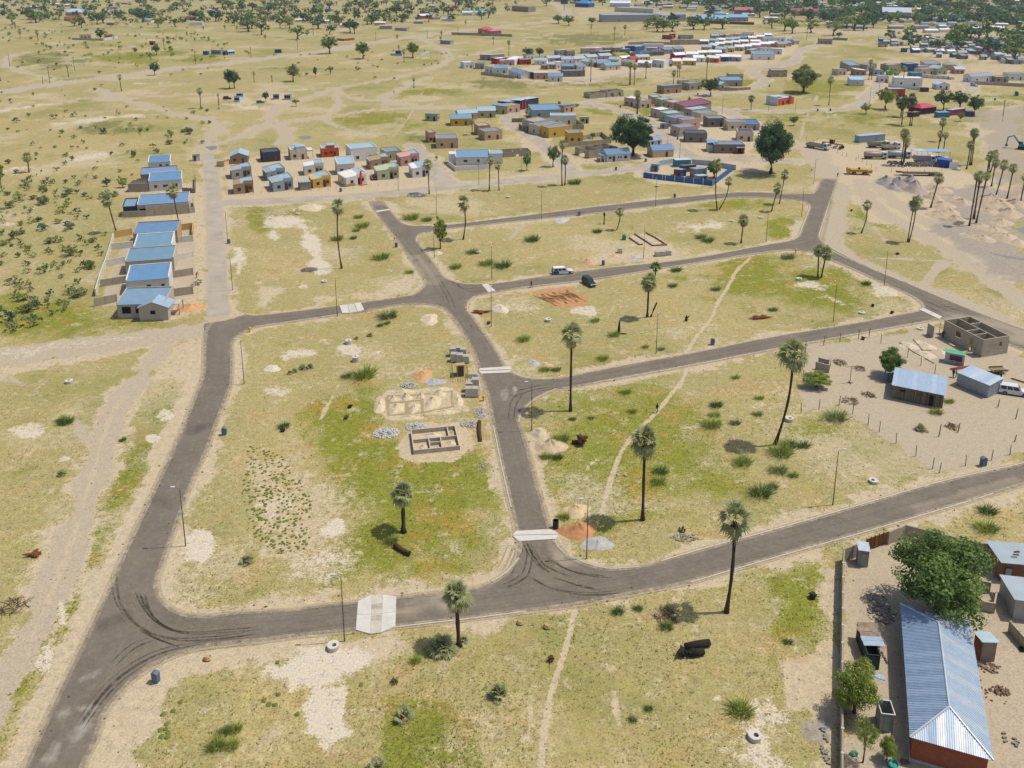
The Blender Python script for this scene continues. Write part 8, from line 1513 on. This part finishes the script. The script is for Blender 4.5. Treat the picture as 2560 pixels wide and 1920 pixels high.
for lb,c,x0,y0,x1,y1,D,st,w,r,h in [('long grey warehouse with ribbed front in the distance',t20,780,190,1500,185,22,'flat','a8aab0','a0b0c0',8),('white warehouse block right of the long grey one',t20,1290,195,1420,190,14,'flat','d4d4d4','c0ccd8',9),('blue roofed white school like building beyond the estates',t20,1545,195,1870,200,16,'gx','d4d0c8','8cbcdc',5),('low blue roofed hall right of the white school',t20,1880,185,2040,185,14,'gx','8c949c','7cb0d0',5),('green roofed small hall above the blue roofs',t20,1780,158,1850,158,10,'hip','b0c0b8','7cc0b8',6),('red brown roofed building beside dark sheds',t20,1920,125,2080,128,16,'gx','a86c60','b87870',6),('white roofed hall in the trees of the town',t20,845,60,1020,62,16,'gx','c8c8c8','e8eef0',6),('pale two tone workshop under the white hall',t20,885,100,1220,115,16,'flat','c4bca8','b8c8d0',6),('blue roofed filling station in the distance',t20,545,60,660,65,16,'hip','34508c','3c90c8',6),('grey roofed warehouse among the town trees',t30,985,160,1235,165,24,'gx','b0a494','c4ccd4',8),('brown flat building on the dusty crossing',t30,440,380,555,382,9,'flat','b09888','b8a898',4.5),('red roofed long house at the town edge',t30,205,135,430,140,14,'gx','a89890','a85860',6),('grey house row at the dark town edge',t20,1700,115,1800,118,12,'gx','9aa0a4','9cb0c0',5),('block shell at the distant junction',t20,0,95,140,105,14,'flat','94887c','8c8478',7),('red roofed farm house beyond the far wall',t10,1960,290,2060,285,10,'hip','c07868','c85450',4),('pink roofed farm house beyond the far wall',t10,2030,300,2120,295,8,'hip','b87468','c87c7c',3.5),('red walled gabled house in the bushland',t10,1425,165,1520,160,9,'gx','b85040','dce4e8',4),('white low buildings on the bushland road',t10,1780,135,1870,135,9,'gx','d8d8d4','d0e0e8',4),('pale green roofed hall right of the white low buildings',t10,1890,135,1990,135,9,'gx','d0d8d0','a8d0d0',4),('big pale roofed hall behind the red farm building',t00,578,138,710,140,18,'gx','a8a49c','c4d4dc',5),('red building under the pale roofed hall',t00,555,180,635,182,9,'gx','a84c40','b86050',4),('cream walled house by the round dark tree',t00,690,335,790,335,8,'flat','d4c494','b8a888',4),('pink small block house beside the cream walled one',t00,930,325,970,322,6,'flat','c8986c','c0a080',3),('tiny red shop on the green field',t00,1292,390,1325,390,5,'mb','8c3c34','7c5048',3),('grey tin house of the field edge hamlet',t00,1825,470,1910,472,6,'mb','989ca4','8c98a8',3),('blue tin hut of the field edge hamlet',t00,1755,475,1795,475,4,'mb','3c6c94','6c90b0',2.6),('red tin hut of the field edge hamlet',t00,1925,478,1950,478,3,'mb','983c3c','843434',2.6),('pale blue hut of the field edge hamlet',t00,1975,475,2030,470,5,'gx','8cb4c8','a8c4d0',2.6),('blue topped white hut in the bush clearing',t00,2025,880,2070,882,4,'mb','c4ccd4','5c88b8',2.6),('dark blue hut behind the white bush hut',t00,2045,860,2088,860,3,'mb','34548c','3c64a0',2.8),('left grey shack at the track fork',t10,150,860,200,858,4,'mb','9098a0','a0a8ac',2.4),('right grey shack at the track fork',t10,245,862,298,862,4,'mb','a0a4a8','a8b0b4',2.4),('blue hut on the gravel roadside',t10,165,460,222,458,4,'mb','3c6494','8cacc4',2.6),('bright blue shed under the big tree',t10,1205,475,1250,475,5,'mb','2c64b8','3c78c8',3),('grey sheds beside the round bush',t10,1590,380,1680,385,6,'mb','9c9ca0','a8acb0',3),('dark hut with antenna at the crossing',t30,120,655,165,655,4,'mb','8c8078','8c8478',3)]:
 house(lb,c(x0,y0),c(x1,y1),D,st,w,r,h,None,[('f',.2,1.2,1.2),('f',.5,1.2,1.2),('f',.8,1.2,1.2)],None,fine=False,cat='building' if D>9 else 'house',name='building' if D>9 else 'house')
for lb,p,h,c in [('grey low wall of the bush homestead',t00(625,345,890,352),2,'b0a494'),('white sheet wall right of the round dark tree',t00(900,350,1020,330),2.2,'c8ccc8'),('long grey wall before the red farm roofs',t10(1690,300,2000,310,2212,318),2.4,'a4988c'),('red yard wall by the roadside tree',t10(700,350,760,355,850,345),2,'9c4448'),('pale wall of the blue shed yard',t10(1165,480,1260,482),1.6,'9cacb4'),('pale wall right of the big tree by the blue shed',t10(1420,480,1500,455),1.6,'b8c4c8'),('maroon wall under the blue roofed halls',t20(1550,200,2090,215),3,'704c48'),('long low wall at the dusty town edge',t30(560,345,685,350),2.2,'9098a0')]:wall_run('boundary_wall',lb,'wall',p,h,wallm(c),panel=9)
t=thing('red_white_mast','red and white lattice mast over the town edge','mast',gp(*t30(1840,310)))
for i in range(8):part('mast_section',MB().tube([(0,0,i*4.5),(0,0,i*4.5+4.5)],.55-.04*i,4),paint('c84840' if i%2==0 else 'd8d8d8',.75),t)
t=thing('sign_pylon','tall blue and red sign pylon at the filling station','sign',gp(*t20(450,90)));part('pole',MB().tube([(0,0,0),(0,0,10)],.5,6),STEEL,t);part('panel',MB().box(-5,5,-.6,.6,9,21),paint('34305c',.75),t);part('red_band',MB().box(-5.1,1,-.7,.7,15,18),paint('c04858',.8),t)
UPM=MB().tube([(0,0,0),(0,0,8.5)],[.16,.11],6).mesh('pole',mat('utility_pole',hexc('5c5044',.6),.9));UPX=MB().box(-.9,.9,-.06,.06,8.0,8.12).mesh('cross_arm',mat('utility_pole',hexc('5c5044',.6),.9))
for lb,b,s in [('wooden power pole left of the curved track',t00(85,575),1),('wooden power pole right of the meadow',t00(645,610),1.1),('stayed power pole at the gravel road bend',t00(430,720),1.2),('power pole by the field edge hamlet',t00(1690,550),1.1),('power pole behind the hamlet',t00(2170,500),1),('power pole beside the roadside tree',t10(360,435),1),('power pole at the red yard',t10(1035,355),1),('power pole on the far road, left',t10(1480,330),1),('power pole on the far road, right',t10(1745,310),1),('power pole at the dusty town crossing',t30(333,350),1.3),('short power pole at the track verge',t00(372,725),.5),('power pole at the far right of the shacks',t30(2030,1000),.9)]:
 t=thing('utility_pole',lb,'power pole',gp(*b),R.uniform(-.5,.5),'wooden power poles');t.scale=(1,1,s);obj('pole',UPM,t);obj('cross_arm',UPX,t)
for nm,lb,p in [('pond','left',t00(1770,1270,1830,1258,1880,1265,1870,1290,1820,1300)),('pond','mid',t10(365,1185,420,1172,480,1178,470,1200,400,1205)),('pond','right',t31(1900,520,2030,545,2212,575,2212,590,2060,570)),('pond','right',t31(2150,310,2230,300,2230,350,2170,345))]:
 o=structure('puddle',prism_px(MB(),p,.01,.02),mat('puddle_water',hexc('8c9088',.7),.5,.1,.5,spec=.3))
LMK[:]=LFAR
for pts,gr,dens_,s0,s1,cl in [(scatter(132,[(0,470),(230,430),(300,480),(268,560),(240,700),(150,800),(0,850)],12),'shrubs of the left scrub',1.25,1.1,2.8,'sosgtb'),(scatter(90,[(0,250),(560,270),(520,360),(360,470),(0,470)],16)+scatter(36,[(650,140),(1000,120),(1180,140),(1000,200),(680,190)],12)+scatter(30,[(0,140),(500,120),(620,160),(300,250),(0,250)],14),'bushes of the open grassland',1.2,.9,2.6,'gotsd')]:
 ss=[rr.uniform(s0,s1)*(1.5 if rr.random()<.15 else 1) for _ in pts];cc=[rr.choice(cl) for _ in pts];lbs=where_all(pts,[('big ' if q>2.6 else 'tiny ' if q<1.5 else '')+CN[c]+' bush' for q,c in zip(ss,cc)])
 for i,p in enumerate(pts):tree(lbs[i],p,0,0,rr.choice(('fbush','bush','fbush')),cc[i],i,gr,name='scrub_shrub',cat='shrub',h=ss[i]*.78,w=ss[i]*dens_*rr.uniform(.7,1.4))
# short grass tufts and litter, past counting
def tufts(n,seed,hmin,hmax,wid,mats,ymin,want):
 rng=np.random.default_rng(seed);px=rng.uniform(-60,2620,n);py=ymin+(2000-ymin)*rng.random(n)
 ri=np.clip(((2420-(py-YH))/5.2).round().astype(int),0,nr-1);ci=np.clip(np.searchsorted(Cg,px),0,nc-1);vi=ri*nc+ci
 f=pt.f;bare=np.maximum.reduce([f['sand'][vi],f['track'][vi],f['white'][vi],f['orange'][vi],f['grey'][vi]])
 w=py-YH;x=(px-1280)*K/w;y=K*G/w-H*math.tan(PITCH);P=np.stack([x,y],1)
 ok=(rng.random(n)>bare*1.08)&want(f,vi,P,rng)
 road=inside(P,G2(OUT));isl=np.zeros(n,bool)
 for h in ISL:isl|=inside(P,G2(h))
 ok&=~(road&~isl);P=P[ok];m=len(P)
 B=4;a=rng.uniform(0,6.28,(m,B));L=rng.uniform(hmin,hmax,(m,1))*rng.uniform(.6,1.1,(m,B));sp=L*rng.uniform(.3,1.0,(m,B))
 bx=P[:,:1]+np.cos(a)*L*.25;by=P[:,1:]+np.sin(a)*L*.25;sx,sy=-np.sin(a)*wid*L,np.cos(a)*wid*L
 V0=np.stack([bx-sx,by-sy,np.zeros_like(bx)],2);V1=np.stack([bx+sx,by+sy,np.zeros_like(bx)],2);V2=np.stack([bx+np.cos(a)*sp,by+np.sin(a)*sp,L*.75],2)
 co=np.stack([V0,V1,V2],2).reshape(-1,3);nf=m*B;me=bpy.data.meshes.new('short_grass')
 me.vertices.add(nf*3);me.vertices.foreach_set('co',co.astype(np.float32).ravel());me.loops.add(nf*3);me.loops.foreach_set('vertex_index',np.arange(nf*3,dtype=np.int32));me.polygons.add(nf);me.polygons.foreach_set('loop_start',np.arange(0,nf*3,3,dtype=np.int32))
 for q in mats:me.materials.append(q)
 me.polygons.foreach_set('material_index',np.repeat(rng.integers(0,len(mats),m),B).astype(np.int32));me.update(calc_edges=True)
 o=obj('short_grass',me);o['kind']='stuff';return o
GRM=[leafmat('grass_%d'%i,c,.85) for i,c in enumerate(('b8b074','aaa65e','c8b880','d8c898'))];GRG=[leafmat('grass_green_%d'%i,c,.85) for i,c in enumerate(('a0a858','8e984c','b0ae66'))]
o=tufts(80000,1,.05,.2,.3,GRM,420,lambda f,v,P,r:vnoise(P,5,9)>r.random(len(P))*.7+.1);tag(o,'short dry grass tufts over the building plots','grass')
o=tufts(40000,2,.08,.28,.3,GRG,420,lambda f,v,P,r:(f['green'][v]+vnoise(P,9,11)*.9>r.random(len(P))*1.1+.25));tag(o,'short green grass tufts in the damper parts of the plots','grass')
lt=MB()
for i in range(420):
 p=gp(rr.uniform(0,2560),rr.uniform(700,1920));s=rr.uniform(.04,.12);lt.blob((p.x,p.y,s*.4),s,s*.8,s*.6,n=5)
o=obj('litter_clods',lt.mesh('litter_clods',mat('clod',hexc('a08c6c',.7),.95,.3,3)));o['kind']='stuff';tag(o,'small clods and stones lying over the ground','clods')
lt=MB()
for loop in [OUT]+ISL:
 q=G2(loop);q=dens(np.vstack([q,q[:1]]),1.3)
 for a in q:
  if rr.random()<.55 and a[1]<320:
   s=rr.uniform(.05,.2);lt.blob((a[0]+rr.gauss(0,.5),a[1]+rr.gauss(0,.5),.06),s,s*.7,s*.5,n=5)
o=obj('asphalt_crumbs',lt.mesh('asphalt_crumbs',mat('crumb',hexc('6c6050',.66),.95,.3,3)));o['kind']='stuff';tag(o,'dark asphalt crumbs and clods along the road edges','crumbs')
cp=MB()
for i,p in enumerate(scatter(330,t12(-60,520,250,620,480,1000,470,1420,200,1480,0,1350,-130,1000),5)):
 c=gp(*p);s=rr.uniform(.12,.28);cp.blob((c.x,c.y,.03),s,s,.1,n=6)
for p in t03(1500,1165,1410,1195,1440,1280,1430,1325,1385,1335,1450,1355,1395,1390,1445,1395,1560,1090)+t13(70,1075,190,1025,110,1110,160,1115,355,1195,910,940,185,750):c=gp(*p);cp.blob((c.x,c.y,.04),.3,.3,.12,n=7)
o=obj('cushion_weeds',cp.mesh('cushion_weeds',GRG[1]));o['kind']='stuff';tag(o,'little round cushion weeds dotted over the bare patch of the left block','weeds')
# the air
hz=obj('haze',MB().box(-12000,12000,-300,5200,-1.0,90).mesh('haze',None));hz['kind']='stuff';hz.data.materials.clear()
hm_=bpy.data.materials.new('haze');hm_.use_nodes=True;hn=hm_.node_tree.nodes;hn.remove(hn['Principled BSDF']);pv=hn.new('ShaderNodeVolumePrincipled')
pv.inputs['Color'].default_value=(.86,.9,.94,1);pv.inputs['Density'].default_value=.00007;pv.inputs['Anisotropy'].default_value=.2
hm_.node_tree.links.new(pv.outputs[0],hn['Material Output'].inputs['Volume']);hz.data.materials.append(hm_)
